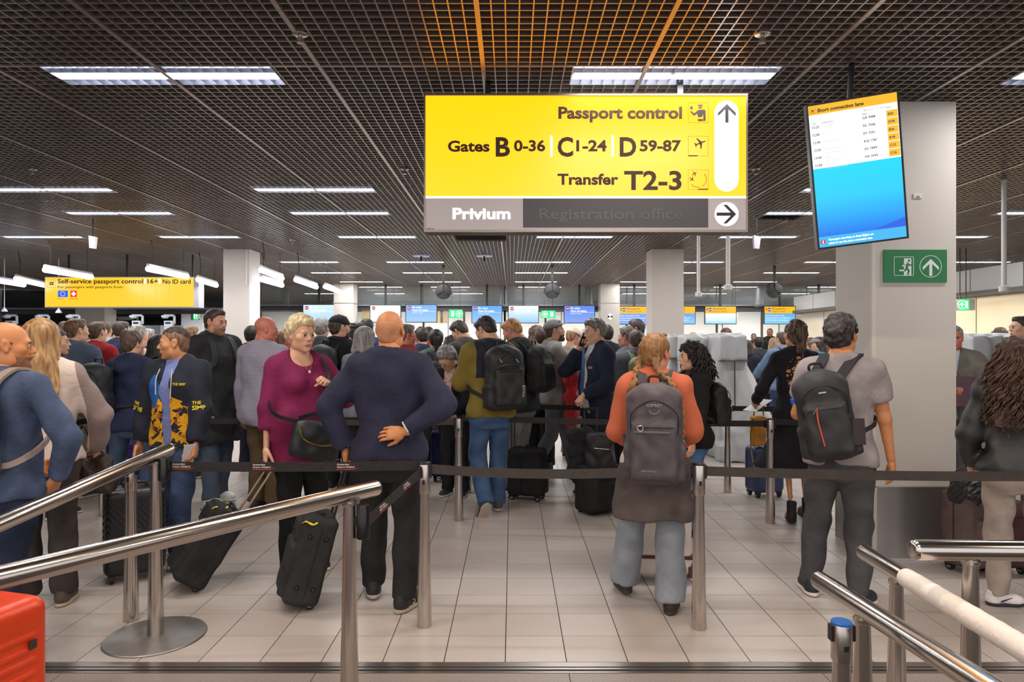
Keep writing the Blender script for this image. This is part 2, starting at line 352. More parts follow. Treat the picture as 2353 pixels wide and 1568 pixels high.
def build_ceiling():
    SL = mat('ceiling_slat', '#a89e97', .28, .65, 'plastic', 30, 0, .06); RL = mat('ceiling_rail', '#a89e98', .28, .65)
    ceil = struct('ceiling', [(-17, -1.5, CEIL+.34), (17, -1.5, CEIL+.34), (17, 34, CEIL+.34), (-17, 34, CEIL+.34)], [(0, 3, 2, 1)], mat('ceiling_void', '#1a1817', .95))
    def slat(mb, lo, hi):  mb.bb(lo, hi)
    holes = LRECT+[(PX(1047, 11.8), 11.35, PX(1163, 11.8), 12.1), (PX(1800, 9.0), 9.55, PX(1895, 9.0), 10.0)]
    rest = MB(); one = []
    xs = [RAILX[k]+CELL*j for k in range(len(RAILX)-1) for j in range(1, 14)]
    for x in xs:
        sg = segs(CY0, CY1, [(r[1], r[3]) for r in holes if r[0]-.006 < x < r[2]+.006])
        near = abs(x) < 5.6
        for q, (a, b) in enumerate(sg):
            if near and a < 8:
                m = MB(); m.bb((x-.004, a, CEIL), (x+.004, b, CEIL+.03)); one.append((abs(x), m))
            else: rest.bb((x-.004, a, CEIL), (x+.004, b, CEIL+.03))
    ny = int((CY1-CY0)/CELL)
    for j in range(ny):
        y = CY0+j*CELL; hw = min(16.5, y*.80+.6)
        for a, b in segs(-hw, hw, [(r[0], r[2]) for r in holes if r[1]-.006 < y < r[3]+.006]):
            if y < 9.5:
                m = MB(); m.bb((a, y-.004, CEIL+.0015), (b, y+.004, CEIL+.03)); one.append((y*.3, m))
            else: rest.bb((a, y-.004, CEIL+.0015), (b, y+.004, CEIL+.03))
    one.sort(key=lambda t: t[0])
    for _, m in one[:295]: m.obj('slat', SL, ceil)
    for _, m in one[295:]: rest.add(m.V, m.F)
    rest.obj('slat_field', SL, ceil, kind='stuff')
    for x in RAILX:
        sg = segs(CY0, CY1, [(r[1]+.02, r[3]-.02) for r in holes[-2:] if r[0] < x < r[2]])
        m = MB()
        for a, b in sg: m.bb((x-.014, a, CEIL-.006), (x+.014, b, CEIL+.035))
        m.obj('ceiling_rail', RL, ceil)
    for y in (4.38, 8.6, 12.9, 17.0):
        m = MB(); m.bb((-y*.8-.5, y-.006, CEIL-.003), (y*.8+.5, y+.006, CEIL+.03)); m.obj('panel_joint', RL, ceil)
    # lamps
    LT = mat('lamp_tube', '#ffffff', .4, emit='#f4f6ff', es=7.0); LF = mat('lamp_louvre', '#b9bcc4', .3, .7); LH = mat('lamp_housing', '#c9ccd4', .35, .5)
    cache = {}
    rows = sorted(set(d for d, a, b in LIGHTS)); ordw = ['first', 'second', 'third', 'fourth', 'fifth', 'sixth', 'seventh', 'eighth', 'ninth']
    for i, ((d, a, b), r) in enumerate(zip(LIGHTS, LRECT)):
        L = r[2]-r[0]; n = len([1 for q in LIGHTS if q[0] == d and q[1] < a])
        t = thing('ceiling_light', f'white louvred ceiling lamp, {ordw[rows.index(d)]} row from the camera, {ordw[n]} from the left', 'ceiling light', ((r[0]+r[2])/2, d, CEIL), 0, 'recessed ceiling lamps')
        key = round(L, 2)
        if key not in cache:
            h = MB(); W = .32
            h.bb((-L/2, -W/2, .065), (L/2, W/2, .07)); h.bb((-L/2, -W/2, 0), (L/2, -W/2+.006, .065)); h.bb((-L/2, W/2-.006, 0), (L/2, W/2, .065)); h.bb((-L/2, -W/2, 0), (-L/2+.006, W/2, .065)); h.bb((L/2-.006, -W/2, 0), (L/2, W/2, .065))
            lv = MB(); nf = max(8, int(L/.075))
            for k in range(1, nf):
                x = -L/2+k*L/nf; lv.bb((x-.002, -W/2, .002), (x+.002, -.055, .04)); lv.bb((x-.002, .055, .002), (x+.002, W/2, .04))
            for y in (-.055, .055): lv.bb((-L/2, y-.003, .0), (L/2, y+.003, .03))
            tb = MB(); tb.bb((-L/2+.02, -.045, -.004), (-.02, .045, .02)); tb.bb((.02, -.045, -.004), (L/2-.02, .045, .02))
            cache[key] = (h, lv, tb)
            o1, o2, o3 = h.obj('housing', LH, t), lv.obj('louvre', LF, t), tb.obj('lamp_tube', LT, t); cache[key] = (o1.data, o2.data, o3.data)
        else:
            for nm, me in zip(('housing', 'louvre', 'lamp_tube'), cache[key]): link(bpy.data.objects.new(nm, me), t)
        area('lamp_light', ((r[0]+r[2])/2, d, CEIL-.006), L-.04, .09, LAMP_W*(1.6 if d > 14 else 1), (1, .985, .97))
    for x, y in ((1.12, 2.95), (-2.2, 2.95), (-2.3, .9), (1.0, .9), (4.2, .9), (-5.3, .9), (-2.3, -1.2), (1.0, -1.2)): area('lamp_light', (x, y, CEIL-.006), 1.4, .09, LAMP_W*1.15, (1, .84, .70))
build_ceiling()

def build_floor():
    TM = mat('floor_tile', '#b9aea6', .34, 0, 'stone', 150, .03, .05, spec=.45); TM2 = mat('floor_tile_pale', '#bfb4ad', .34, 0, 'stone', 150, .03, .05, spec=.45)
    DK = mat('dark_floor_tile', '#8a7e77', .42, 0, 'stone', 130, .05, .08)
    fl = struct('floor', [(-17, -6, -.004), (17, -6, -.004), (17, 34, -.004), (-17, 34, -.004)], [(0, 1, 2, 3)], mat('grout', '#3f3833', .9))
    sx, sy = .306, .300; x0, y0 = -.0336, 3.40
    mb = MB(); mb.bb((.0025, .0025, -.0038), (sx-.0025, sy-.0025, 0)); me = None; cells = []
    for j in range(62):
        for i in range(-54, 54):
            y = y0+j*sy; x = x0+i*sx
            if abs(x) < y*.78+.6: cells.append((y, x, j, i))
    near = [c for c in cells if abs(c[1]+sx/2) < c[0]*.76+.15][:300]; ns = set((c[2], c[3]) for c in near)
    for y, x, j, i in near:
        if me is None: o = mb.obj('floor_tile', TM, fl); me = [o.data, o.data.copy()]; me[1].materials[0] = TM2
        else: o = link(bpy.data.objects.new('floor_tile', me[(i*7+j*3) % 5 == 0]), fl)
        o.location = (x, y, 0)
    V0 = np.array(mb.V); F0 = np.array(mb.F); rest = [c for c in cells if (c[2], c[3]) not in ns]
    V = (V0[None]+np.array([(x, y, 0) for y, x, j, i in rest])[:, None]).reshape(-1, 3); F = (F0[None]+8*np.arange(len(rest))[:, None, None]).reshape(-1, 4)
    meshobj('floor_tile_field', V, F, TM, fl, kind='stuff')
    me = None
    for k in range(-6, 6):
        x = PX(1307, 3.3)+k*1.22
        if me is None:
            m = MB(); m.bb((.002, 2.66, -.0038), (1.218, 3.285, 0)); o = m.obj('dark_floor_tile', DK, fl); me = o.data; o.location = (x, 0, 0)
        else: link(bpy.data.objects.new('dark_floor_tile', me), fl).location = (x, 0, 0)
    m = MB(); m.bb((-8, 2.0, -.0038), (8, 2.655, 0)); m.obj('dark_floor_tile', DK, fl)
    m = MB(); m.bb((-8, 3.287, -.004), (8, 3.302, .002)); m.bb((-8, 3.318, -.004), (8, 3.336, .003)); m.bb((-8, 3.35, -.004), (8, 3.395, .0015)); struct('trim_1', m.V, m.F, mat('floor_trim_steel', '#9a928c', .3, .9), None)
build_floor()

PAINT = mat('column_paint', '#cdc6be', .7, 0, 'stone', 260, .12, .02)
CLAD = mat('steel_cladding', '#b3b0ae', .36, .9, 'steel', 8, .02, .05)
def build_columns():
    labs = ['big square grey column beside the man in the grey t-shirt', 'pale column right of the long yellow hanging sign', 'pale column standing in front of the grey covered kiosks',
            'steel clad column behind the man on the phone', 'white column between two blue screens behind the cap wearer', 'white column under the long yellow hanging sign']
    for k, ((a, b, d, th), lb) in enumerate(zip(COLS, labs)):
        xa, xb = PX(a, d), PX(b, d); t = thing('column', lb, 'column', ((xa+xb)/2, d+th/2, 0)); t['kind'] = 'structure'; w = (xb-xa)/2
        m = MB(); m.bb((-w, -th/2, 0), (w, th/2, CEIL+.0)); m.obj('shaft', PAINT if k not in (3,) else mat('steel_column', '#b9b4ae', .45, .5), t)
        if k == 0:
            m = MB(); m.bb((-w+.008, -th/2-.006, .0), (w-.001, -th/2-.0005, .53)); m.obj('front_cladding', CLAD, t)
            m = MB(); m.bb((-w-.006, -th/2+.02, .0), (-w-.0005, th/2, .53)); m.obj('side_cladding', CLAD, t)
            m = MB(); m.bb((-w-.005, -th/2-.009, .0), (-w+.028, -th/2+.02, .53)); m.bb((-w, -th/2-.009, .525), (w, -th/2-.002, .535)); m.obj('cladding_edge', mat('cladding_edge', '#cfc8c0', .4, .3), t)
            m = MB(); m.bb((-w-.004, -th/2-.003, .56), (-w+.022, -th/2+.02, CEIL-.02)); m.obj('corner_strip', mat('corner_strip', '#d9d0c6', .6), t)
            m = MB(); m.bb((PX(2098, d)-(xa+xb)/2, -th/2-.008, PZ(456, d)), (PX(2118, d)-(xa+xb)/2, -th/2-.001, PZ(446, d))); p = m.obj('small_plate', mat('small_plate', '#d8d4cc', .5), t)
            text('8 6', .016, BLACKP, t, Matrix.Translation((PX(2108, d)-(xa+xb)/2, -th/2-.009, PZ(454.5, d))), align='CENTER', bold=.02)
        if k == 3:
            m = MB(); m.lathe([(.09, 0), (.09, .006)], 20, (0, -th/2-.003, PZ(728, d)), Matrix.Rotation(R(90), 3, 'X')); m.obj('round_marker', mat('white_marker', '#efefef', .5), t)
            m = MB()
            for s in (-1, 1): m.prism([(0, 0), (s*.075, .05), (s*.075, -.05)], -th/2-.014, -th/2-.0105, Matrix.Translation((0, 0, PZ(728, d))))
            m.obj('black_marker', BLACKP, t)
        if k == 1:
            m = MB(); m.bb((w-.06, -th/2-.03, PZ(655, d)), (w-.03, -th/2-.002, CEIL-.02)); m.obj('cable_duct', mat('cable_duct', '#ded9d2', .6), t)
        if k in (3, 4):
            m = MB(); m.bb((-w-.02, -th/2-.02, PZ(696, d)-.01), (w+.02, th/2, PZ(696, d)+.01)); m.obj('band', mat('column_band', '#a9a49e', .5), t)
build_columns()

def build_back():
    D = 24.6
    WH = mat('booth_white', '#e4e2dc', .5); GL = mat('smoked_glass', '#dfe8ea', .08, 0, trans=.0, alpha=.16, spec=.6); MU = mat('mullion', '#6d6660', .5, .3); DKW = mat('night_glass', '#0e1016', .12, 0, spec=.6)
    BM = mat('truss_steel', '#4a4a4d', .5, .3)
    xl, xr = -18, 17
    def sbox(name, lo, hi, m, parent=None):
        b = MB(); b.bb(lo, hi); return struct(name, b.V, b.F, m, parent)
    w = sbox('wall_back', (PX(430, D), D, 0), (xr, D+.1, 2.65), WH)
    for px in (600, 690, 905, 1030, 1150, 1290, 1480, 1570, 1660, 1790, 1900):
        sbox('panel_joint', (PX(px, D)-.02, D-.012, .0), (PX(px, D)+.02, D, 2.65), MU, w)
    for a, b, c in ((832, 850, '#e8b92a'), (1000, 1018, '#e8b92a'), (1012, 1030, '#c9a06a'), (1205, 1228, '#e0a33a')):
        sbox('yellow_panel', (PX(a, D), D-.03, PZ(742, D)), (PX(b, D), D-.013, PZ(708, D)), mat('yellow_panel'+c, c, .5), w)
    wd_ = sbox('wall_left', (-19, D-.5, 0), (PX(430, D), D-.4, 3.4), DKW)
    sbox('wall_right', (12.5, -1.5, 0), (12.6, 34, 3.7), mat('wall_right', '#b9b4ae', .7))
    sbox('wall_rear', (-17, 33.9, 0), (17, 34, 3.7), mat('wall_rear', '#6a6a6a', .7))
    sbox('wall_left_side', (-18.1, -1.5, 0), (-18, 34, 3.7), mat('wall_left_side', '#77726d', .7))
    # glazed front of the booths: posts, lower glass, truss, upper glass
    G = 22.0
    for i, (a, b) in enumerate(((PX(600, G), PX(1160, G)), (PX(1160, G), PX(1440, G)), (PX(1440, G), 12.4))):
        wn = sbox('window_%d' % (i+1), (a+.02, G, 1.25), (b-.02, G+.02, 2.6), GL)
        n = max(2, int((b-a)/1.25))
        for k in range(n+1): sbox('window_post', (a+(b-a)*k/n-.03, G-.03, 0), (a+(b-a)*k/n+.03, G+.03, 2.6), MU, wn)
        sbox('counter', (a, G-.25, 0), (b, G+.2, 1.15), mat('counter_front', '#c7c3bc', .5), wn)
        u = sbox('window_%d' % (i+4), (a, G, 2.78), (b, G+.02, CEIL), GL)
        for k in range(0, n+1, 2): sbox('window_post', (a+(b-a)*k/n-.012, G-.012, 2.78), (a+(b-a)*k/n+.012, G+.012, CEIL), MU, u)
    b = sbox('trim_2', (PX(600, G), G-.08, 2.58), (12.4, G+.12, 2.70), BM); sbox('cable_tray', (PX(600, G), G-.2, 2.72), (12.4, G-.05, 2.765), mat('cable_tray', '#8b8d90', .4, .6), b)
    b = sbox('trim_3', (-17, 20.6, 2.42), (PX(513, 20.6), 20.75, 2.52), BM); sbox('cable_tray', (-17, 20.45, 2.54), (PX(513, 20.6), 20.6, 2.60), mat('cable_tray', '#8b8d90', .4, .6), b)
    for i, px in enumerate((700, 950, 1150, 1350, 1560, 1760)): area('booth_light', (PX(px, 23.4), 23.3, 2.6), 2.2, .5, 45, (1, .97, .93))
    area('gate_fill', (PX(440, 22.6), 22.6, 2.6), 1.6, .2, 40, (.95, .97, 1)); area('gate_fill', (PX(215, 16.6), 16.4, 2.5), 3.5, .15, 55, (.93, .96, 1))  # added fills that brighten the white door and the gates
    # door leaf lit white behind the e-gates and the pale frames in the dark wall
    d2 = sbox('door_1', (PX(418, 24), 23.95, 0), (PX(470, 24), 24.05, 2.6), mat('door_white', '#eeeeee', .5))
    m = MB(); m.bb((PX(422, 24), 23.92, .05), (PX(466, 24), 23.945, 2.5)); m.obj('door_leaf', mat('door_leaf', '#dfe3e6', .4), d2)
    w5 = MB()
    for px in (242, 268, 310): w5.bb((PX(px, 23), 22.9, 0), (PX(px+8, 23), 23, 2.35))
    w5.bb((PX(242, 23), 22.9, 2.3), (PX(318, 23), 23, 2.42)); struct('trim_4', w5.V, w5.F, mat('pale_frame', '#9fa0a2', .5))
    # right-hand side: bulkhead, soffit, warm lit glass wall
    X = 9.0
    bk = sbox('wall_bulkhead', (X, 8.5, 2.55), (X+.1, 21.8, 3.0), mat('bulkhead', '#c9c8c6', .6))
    for k in range(9): sbox('panel_joint', (X-.006, 9.2+k*1.4, 2.55), (X, 9.215+k*1.4, 3.0), MU, bk)
    sbox('trim_5', (X-.25, 8.5, 2.46), (X+.12, 21.8, 2.545), mat('soffit', '#57524e', .6))
    sbox('wall_glass_right', (X+.05, 8.5, 0), (X+.12, 21.9, 2.45), mat('warm_glass', '#e3d3ba', .25))
    for k in range(9): sbox('glass_joint', (X+.042, 9.4+k*1.3, 0), (X+.05, 9.412+k*1.3, 2.45), MU, bpy.data.objects['wall_glass_right'])
    for y in (10.5, 13.5, 17): area('soffit_light', (X-.7, y, 2.5), .3, 2.4, 32, (1, .86, .66))
build_back()

# ================================================================ SIGNS AND SCREENS
INK = mat('sign_ink', '#33200c', .5); WHITE_E = mat('sign_white_lit', '#ffffff', .4, emit='#ffffff', es=1.0); INKB = mat('sign_black', '#26232a', .5)
def plane_icon(mb, c, s, ang=0, y=0.):
    """small aircraft silhouette of span s about c (x, z)"""
    pts = [(0, .5), (.05, .42), (.06, .15), (.5, -.1), (.5, -.17), (.06, -.06), (.05, -.33), (.2, -.45), (.2, -.5), (0, -.45), (-.2, -.5), (-.2, -.45), (-.05, -.33), (-.06, -.06), (-.5, -.17), (-.5, -.1), (-.06, .15), (-.05, .42)]
    ca, sa = math.cos(ang), math.sin(ang); mb.prism([(c[0]+s*(x*ca-z*sa), c[1]+s*(x*sa+z*ca)) for x, z in pts], y-.0015, y)
def arrow_up(mb, c, s, y=0., ang=0):
    pts = [(0, .5), (.5, 0), (.5, -.2), (.09, .2), (.09, -.55), (-.09, -.55), (-.09, .2), (-.5, -.2), (-.5, 0)]
    ca, sa = math.cos(ang), math.sin(ang); mb.prism([(c[0]+s*(x*ca-z*sa), c[1]+s*(x*sa+z*ca)) for x, z in pts], y-.002, y)
def disc(mb, c, r, y0, y1, n=32): mb.prism([(c[0]+r*math.cos(2*math.pi*k/n), c[1]+r*math.sin(2*math.pi*k/n)) for k in range(n)], y0, y1)
def ring(mb, c, r0, r1, y0, y1, a0=0, a1=360, n=32):
    pts = [R(a0+(a1-a0)*k/n) for k in range(n+1)]
    for a, b in zip(pts, pts[1:]): mb.prism([(c[0]+r0*math.cos(a), c[1]+r0*math.sin(a)), (c[0]+r1*math.cos(a), c[1]+r1*math.sin(a)), (c[0]+r1*math.cos(b), c[1]+r1*math.sin(b)), (c[0]+r0*math.cos(b), c[1]+r0*math.sin(b))], y0, y1)
def main_sign():
    d = 4.6; k = d/FPX
    X = lambda px: (px-1346)*k
    Z = lambda py: (375-py)*k
    t = thing('direction_sign', 'big yellow illuminated sign reading Passport control, Gates and Transfer above the grey bottom strip', 'sign', (PX(1346, d), d, PZ(375, d)))
    YL = mat('sign_yellow', '#4a3800', .3, emit='#ff9f00', es=1.95, spec=.8); FR = mat('sign_frame', '#9a8f86', .3, .8)
    m = MB(); m.bb((X(976), .012, Z(531)), (X(1716), .2, Z(219))); m.obj('sign_case', mat('sign_case', '#6f6660', .5, .3), t)
    m = MB(); m.bb((X(974), -.006, Z(220)), (X(1718), .014, Z(215.5))); m.bb((X(974), -.006, Z(533.5)), (X(1718), .014, Z(528))); m.bb((X(974), -.006, Z(529)), (X(978), .014, Z(219))); m.bb((X(1714), -.006, Z(529)), (X(1718), .014, Z(219))); m.obj('sign_frame', FR, t)
    m = MB(); m.bb((X(978), 0, Z(451)), (X(1714), .011, Z(220))); m.obj('yellow_panel', YL, t)
    m = MB(); m.bb((X(978), -.001, Z(456)), (X(1714), .011, Z(451))); m.obj('white_line', WHITE_E, t)
    m = MB(); m.bb((X(978), 0, Z(528)), (X(1714), .011, Z(456))); m.obj('grey_panel', mat('sign_grey', '#a79f9f', .4, .2, emit='#a89fa2', es=.25), t)
    m = MB(); m.bb((X(1202), -.004, Z(523)), (X(1627), .0, Z(456.5))); m.obj('cover_panel', mat('sign_cover', '#4c4a4f', .42, .2), t)
    def tx(s, px, base, hpx, bold, mt=INK, al='LEFT', wpx=None, y=-.0015, sx=1.):
        o = text(s, hpx*k/.727, mt, t, None, bold, al, .0012, sx=1)
        if wpx:
            xs = [v.co.x for v in o.data.vertices]; w = max(xs)-min(xs); f = wpx*k/w; x0 = min(xs)
            for v in o.data.vertices: v.co.x = (v.co.x-x0)*f
        o.location = (X(px), y, Z(base)); return o
    tx('Passport control', 1283, 272, 27, .034, wpx=284); tx('Gates', 1029, 348, 25, .032, wpx=96)
    tx('B', 1139, 358.5, 44, .03, wpx=33); tx('0-36', 1181, 347, 25, .032, wpx=72); tx('C', 1281, 358.5, 44, .03, wpx=36); tx('1-24', 1324, 347, 25, .032, wpx=70)
    tx('D', 1424, 358.5, 44, .03, wpx=38); tx('59-87', 1470, 347, 25, .032, wpx=95); tx('Transfer', 1281, 424, 25, .032, wpx=140); tx('T2-3', 1434, 435.5, 43.5, .025, wpx=132)
    tx('Privium', 1040, 503, 25.5, .03, WHITE_E, wpx=133)
    g = tx('Registration office', 1240, 503, 25, .0, mat('sign_ghost', '#5d5b60', .35, .2), wpx=328, y=-.0042)
    tx('1952-nn', 981, 527.5, 3.6, 0, INKB, wpx=16)
    for px in (1264.5, 1405.5): m = MB(); m.bb((X(px), -.0016, Z(360)), (X(px+5), 0, Z(312))); m.obj('divider_line', WHITE_E, t)
    m = MB(); n = 16; x0, r = X(1669.5), 27.5*k
    m.prism([(x0+r*math.cos(math.pi*q/n), Z(259)+r*math.sin(math.pi*q/n)) for q in range(n+1)]+[(x0-r*math.cos(math.pi*q/n), Z(413)-r*math.sin(math.pi*q/n)) for q in range(n+1)], -.0014, 0); m.obj('arrow_field', WHITE_E, t); m = MB(); disc(m, (X(1669.5), Z(492.5)), 27.5*k, -.0016, 0); m.obj('arrow_disc', WHITE_E, t)
    m = MB(); arrow_up(m, (X(1670), Z(259.5)), 41*k, -.0016); m.obj('arrow', INKB, t); m = MB(); arrow_up(m, (X(1670), Z(492.5)), 43*k, -.0018, R(-90))
    # pictogram squares: officer, departing aircraft, transfer aircraft
    m.obj('arrow', INKB, t)
    for py in (282, 359, 436):
        m = MB(); x0, x1, z0, z1 = X(1581.5), X(1627.5), Z(py), Z(py-46)
        for lo, hi in (((x0, z0), (x1, z0+.0014)), ((x0, z1-.0014), (x1, z1)), ((x0, z0), (x0+.0014, z1)), ((x1-.0014, z0), (x1, z1))): m.bb((lo[0], -.001, lo[1]), (hi[0], 0, hi[1]))
        m.obj('icon_frame', INKB, t)
    m = MB()
    def poly(pts): m.prism([(X(950+x*.34), Z(180+y*.34)) for x, y in pts], -.0016, 0)
    poly([(1922, 188), (1924, 178), (1952, 178), (1954, 188)]); poly([(1926, 192), (1950, 192), (1946, 204), (1930, 204)]); poly([(1870, 192), (1886, 188), (1888, 208), (1872, 212)])
    poly([(1870, 226), (1876, 220), (1896, 238), (1926, 214), (1966, 212), (1974, 220), (1974, 288), (1960, 288), (1958, 240), (1950, 262), (1922, 262), (1920, 238), (1896, 254)]); poly([(1922, 276), (1958, 276), (1958, 290), (1922, 290)]); m.obj('officer_pictogram', INKB, t); m = MB()
    plane_icon(m, (X(1609), Z(329)), 27*k, R(-68), -.0002); m.bb((X(1581.5), -.0016, Z(359.5)), (X(1603), 0, Z(357))); m.obj('departure_pictogram', INKB, t); m = MB()
    plane_icon(m, (X(1596), Z(399)), 13*k, R(-60), -.0002); plane_icon(m, (X(1590), Z(412)), 13*k, R(-120), -.0002); ring(m, (X(1604), Z(412)), 18.5*k, 19.6*k, -.0016, 0, -60, 40, 14); ring(m, (X(1604), Z(412)), 18.5*k, 19.6*k, -.0016, 0, 220, 280, 10); m.bb((X(1604), -.0016, Z(436.5)), (X(1627), 0, Z(434)))
    m.obj('transfer_pictogram', INKB, t)
    for px in (1120, 1570): m = MB(); m.bb((X(px)-.02, .08, Z(217)), (X(px)+.02, .12, CEIL-PZ(375, d)+.04)); m.obj('hanger', BLACKP, t)
main_sign()

def flight_screen():
    d0 = 4.0; wd_, ht = .515, .884
    t = thing('flight_screen', 'tall tilted screen headed Short connection lane with flight list over blue', 'screen', (0, 0, 0))
    # fit of the hanging pose to the four corners
    tgt = [(1858, 249), (2058, 207), (2083, 549), (1884, 566)]
    best = None; p = np.array([PX(1970, d0), d0, PZ(392, d0), .4, .25, .0, 1.0]); step = np.array([.1, .3, .1, .2, .15, .06, .1])
    def rotm(p): return Euler((p[4], p[5], p[3]), 'XYZ').to_matrix()
    def err(p):
        M = rotm(p); e = 0
        for (sx, sz), (u, v) in zip(((-1, 1), (1, 1), (1, -1), (-1, -1)), tgt):
            q = M @ Vector((sx*wd_/2, 0, sz*ht/2))+Vector(p[:3]); e += (CX+q.x*FPX/q.y-u)**2+(CY-(q.z-EYE)*FPX/q.y-v)**2
        return e
    r2 = np.random.default_rng(3); cur = err(p); s = 1.
    for it in range(3000):
        q = p+step*s*r2.normal(size=7)*[1, 1, 1, 1, 1, 1, 0]; e = err(q)
        if e < cur: p, cur = q, e
        if it % 300 == 299: s *= .6
    t.location = p[:3]; t.rotation_euler = (p[4], p[5], p[3])
    W, H = wd_/2, ht/2
    def quad(name, u0, v0, u1, v1, c, y=-.002, es=1.0, grad=None):
        m = MB(); m.bb((-W+u0*wd_, y, H-v1*ht), (-W+u1*wd_, y+.0015, H-v0*ht)); mt = mat('screen_'+c, '#101010', .3, emit=c, es=es)
        return m.obj(name, mt, t)
    m = MB(); m.bb((-W-.012, .004, -H-.012), (W+.012, .06, H+.012)); m.obj('screen_case', BLACKP, t)
    m = MB(); m.bb((-W-.012, -.003, H), (W+.012, .004, H+.012)); m.bb((-W-.012, -.003, -H-.012), (W+.012, .004, -H)); m.bb((-W-.012, -.003, -H), (-W, .004, H)); m.bb((W, -.003, -H), (W+.012, .004, H)); m.obj('screen_bezel', BLACKP, t)
    quad('header_band', 0, 0, 1, .065, '#fbb714'); quad('timetable', 0, .065, 1, .44, '#ffffff', es=1.15)
    # blue wash: cyan to blue
    mm = bpy.data.materials.new('screen_wash'); mm.use_nodes = True; nt = mm.node_tree; b = nt.nodes['Principled BSDF']; tc = nt.nodes.new('ShaderNodeTexCoord'); sp = nt.nodes.new('ShaderNodeSeparateXYZ'); mr = nt.nodes.new('ShaderNodeMapRange'); rp = nt.nodes.new('ShaderNodeValToRGB')
    nt.links.new(tc.outputs['Object'], sp.inputs[0]); nt.links.new(sp.outputs['Z'], mr.inputs[0]); mr.inputs[1].default_value = H-.93*ht; mr.inputs[2].default_value = H-.44*ht; nt.links.new(mr.outputs[0], rp.inputs[0])
    rp.color_ramp.elements[0].color = lin('#1273e6')+(1,); rp.color_ramp.elements[1].color = lin('#00d6ff')+(1,); e = rp.color_ramp.elements.new(.55); e.color = lin('#22c9fb')+(1,); e = rp.color_ramp.elements.new(.25); e.color = lin('#18a2f5')+(1,)
    nt.links.new(rp.outputs[0], b.inputs['Emission Color']); b.inputs['Emission Strength'].default_value = 1; b.inputs['Base Color'].default_value = (.01, .01, .01, 1)
    m = MB(); m.bb((-W, -.002, H-.925*ht), (W, -.0005, H-.44*ht)); m.obj('blue_wash', mm, t)
    m = MB(); m.prism([(-W+.62*wd_, H-.925*ht), (W, H-.925*ht), (W, H-.86*ht)], -.0026, -.002); m.obj('blue_wedge', mat('screen_wedge', '#101010', .3, emit='#1b5fe0', es=1), t)
    quad('footer_band', 0, .925, 1, 1, '#3db4ee')
    ink = mat('screen_ink', '#101010', .4, emit='#15171c', es=.3); gh = mat('screen_faint_ink', '#202020', .4, emit='#b4bcc4', es=1.); wh = mat('screen_white_ink', '#ffffff', .4, emit='#ffffff', es=1.1); cy = mat('screen_cyan_ink', '#101010', .4, emit='#2aa2c8', es=1)
    T = lambda s, u, v, h, mt=ink, bold=.02, sx=1: text(s, h*ht/.727, mt, t, Matrix.Translation((-W+u*wd_, -.0028, H-v*ht)), bold, ext=.0006, sx=sx)
    T('Short connection lane', .10, .050, .025, ink, .03, 1.0); T('Monday 17 April', .62, .095, .016, gh, .005); T('12:11:37', .03, .105, .014, gh, 0)
    T('Time', .02, .130, .012, cy, .02); T('Destination', .14, .130, .012, cy, .02); T('Flight', .60, .118, .012, cy, .02); T('Gate', .87, .098, .012, cy, .02)
    rows = (('12:25', 'Frankfurt', '', 'GA 9084', 'B20'), ('12:45', 'Pisa', '', 'DL 7506', 'D78'), ('12:45', 'Nuremberg', '', 'EY 7291', 'B26'), ('12:50', 'Luxembourg', 'Naar de gate a.u.b.', 'KQ 1741', 'B18'), ('13:00', 'Naples', 'Naar de gate a.u.b.', 'DL 7499', 'C12'), ('13:00', 'Paris Orly', 'Naar de gate a.u.b.', 'HV 3393', 'C16'))
    for i, (a, b_, n_, f_, g_) in enumerate(rows):
        v = .158+i*.0535
        T(a, .02, v, .017); T(b_, .15, v, .015, gh, 0); T(f_, .60, v-.012, .017)
        if n_: T(n_, .15, v+.025, .014, gh, 0)
        quad('gate_field', .87, v-.045, .995, v+.004, '#fcbb25', -.0024); T(g_, .885, v-.012, .017)
    m = MB(); plane_icon(m, (-W+.05*wd_, H-.035*ht), .026, R(-60), -.0026); ring(m, (-W+.05*wd_, H-.033*ht), .0225, .024, -.0028, -.002, n=4, a0=45, a1=405); m.obj('pictogram', ink, t)
    m = MB(); disc(m, (-W+.045*wd_, H-.962*ht), .0146, -.0028, -.002); m.obj('warning_disc', mat('screen_red', '#101010', .4, emit='#d5202c', es=1), t); m = MB(); m.bb((-W+.045*wd_-.003, -.0035, H-.968*ht), (-W+.045*wd_+.003, -.0029, H-.952*ht)); m.bb((-W+.045*wd_-.003, -.0035, H-.974*ht), (-W+.045*wd_+.003, -.0029, H-.9705*ht)); m.obj('warning_mark', wh, t)
    T('Passengers travelling on these flights are', .11, .957, .0145, wh, .01, .93); T('asked to use the short connection lane', .11, .983, .0145, wh, .01, .93)
    bpy.context.view_layer.update(); up = (CEIL+.03-p[2]); inv = rotm(p).transposed()
    m = MB(); m.tube([Vector((0, .06, .2)), Vector((0, .14, .25)), inv @ Vector((.0, .0, up))+Vector((0, .1, 0))], .018, 8); m.obj('hanger', BLACKP, t)
flight_screen()

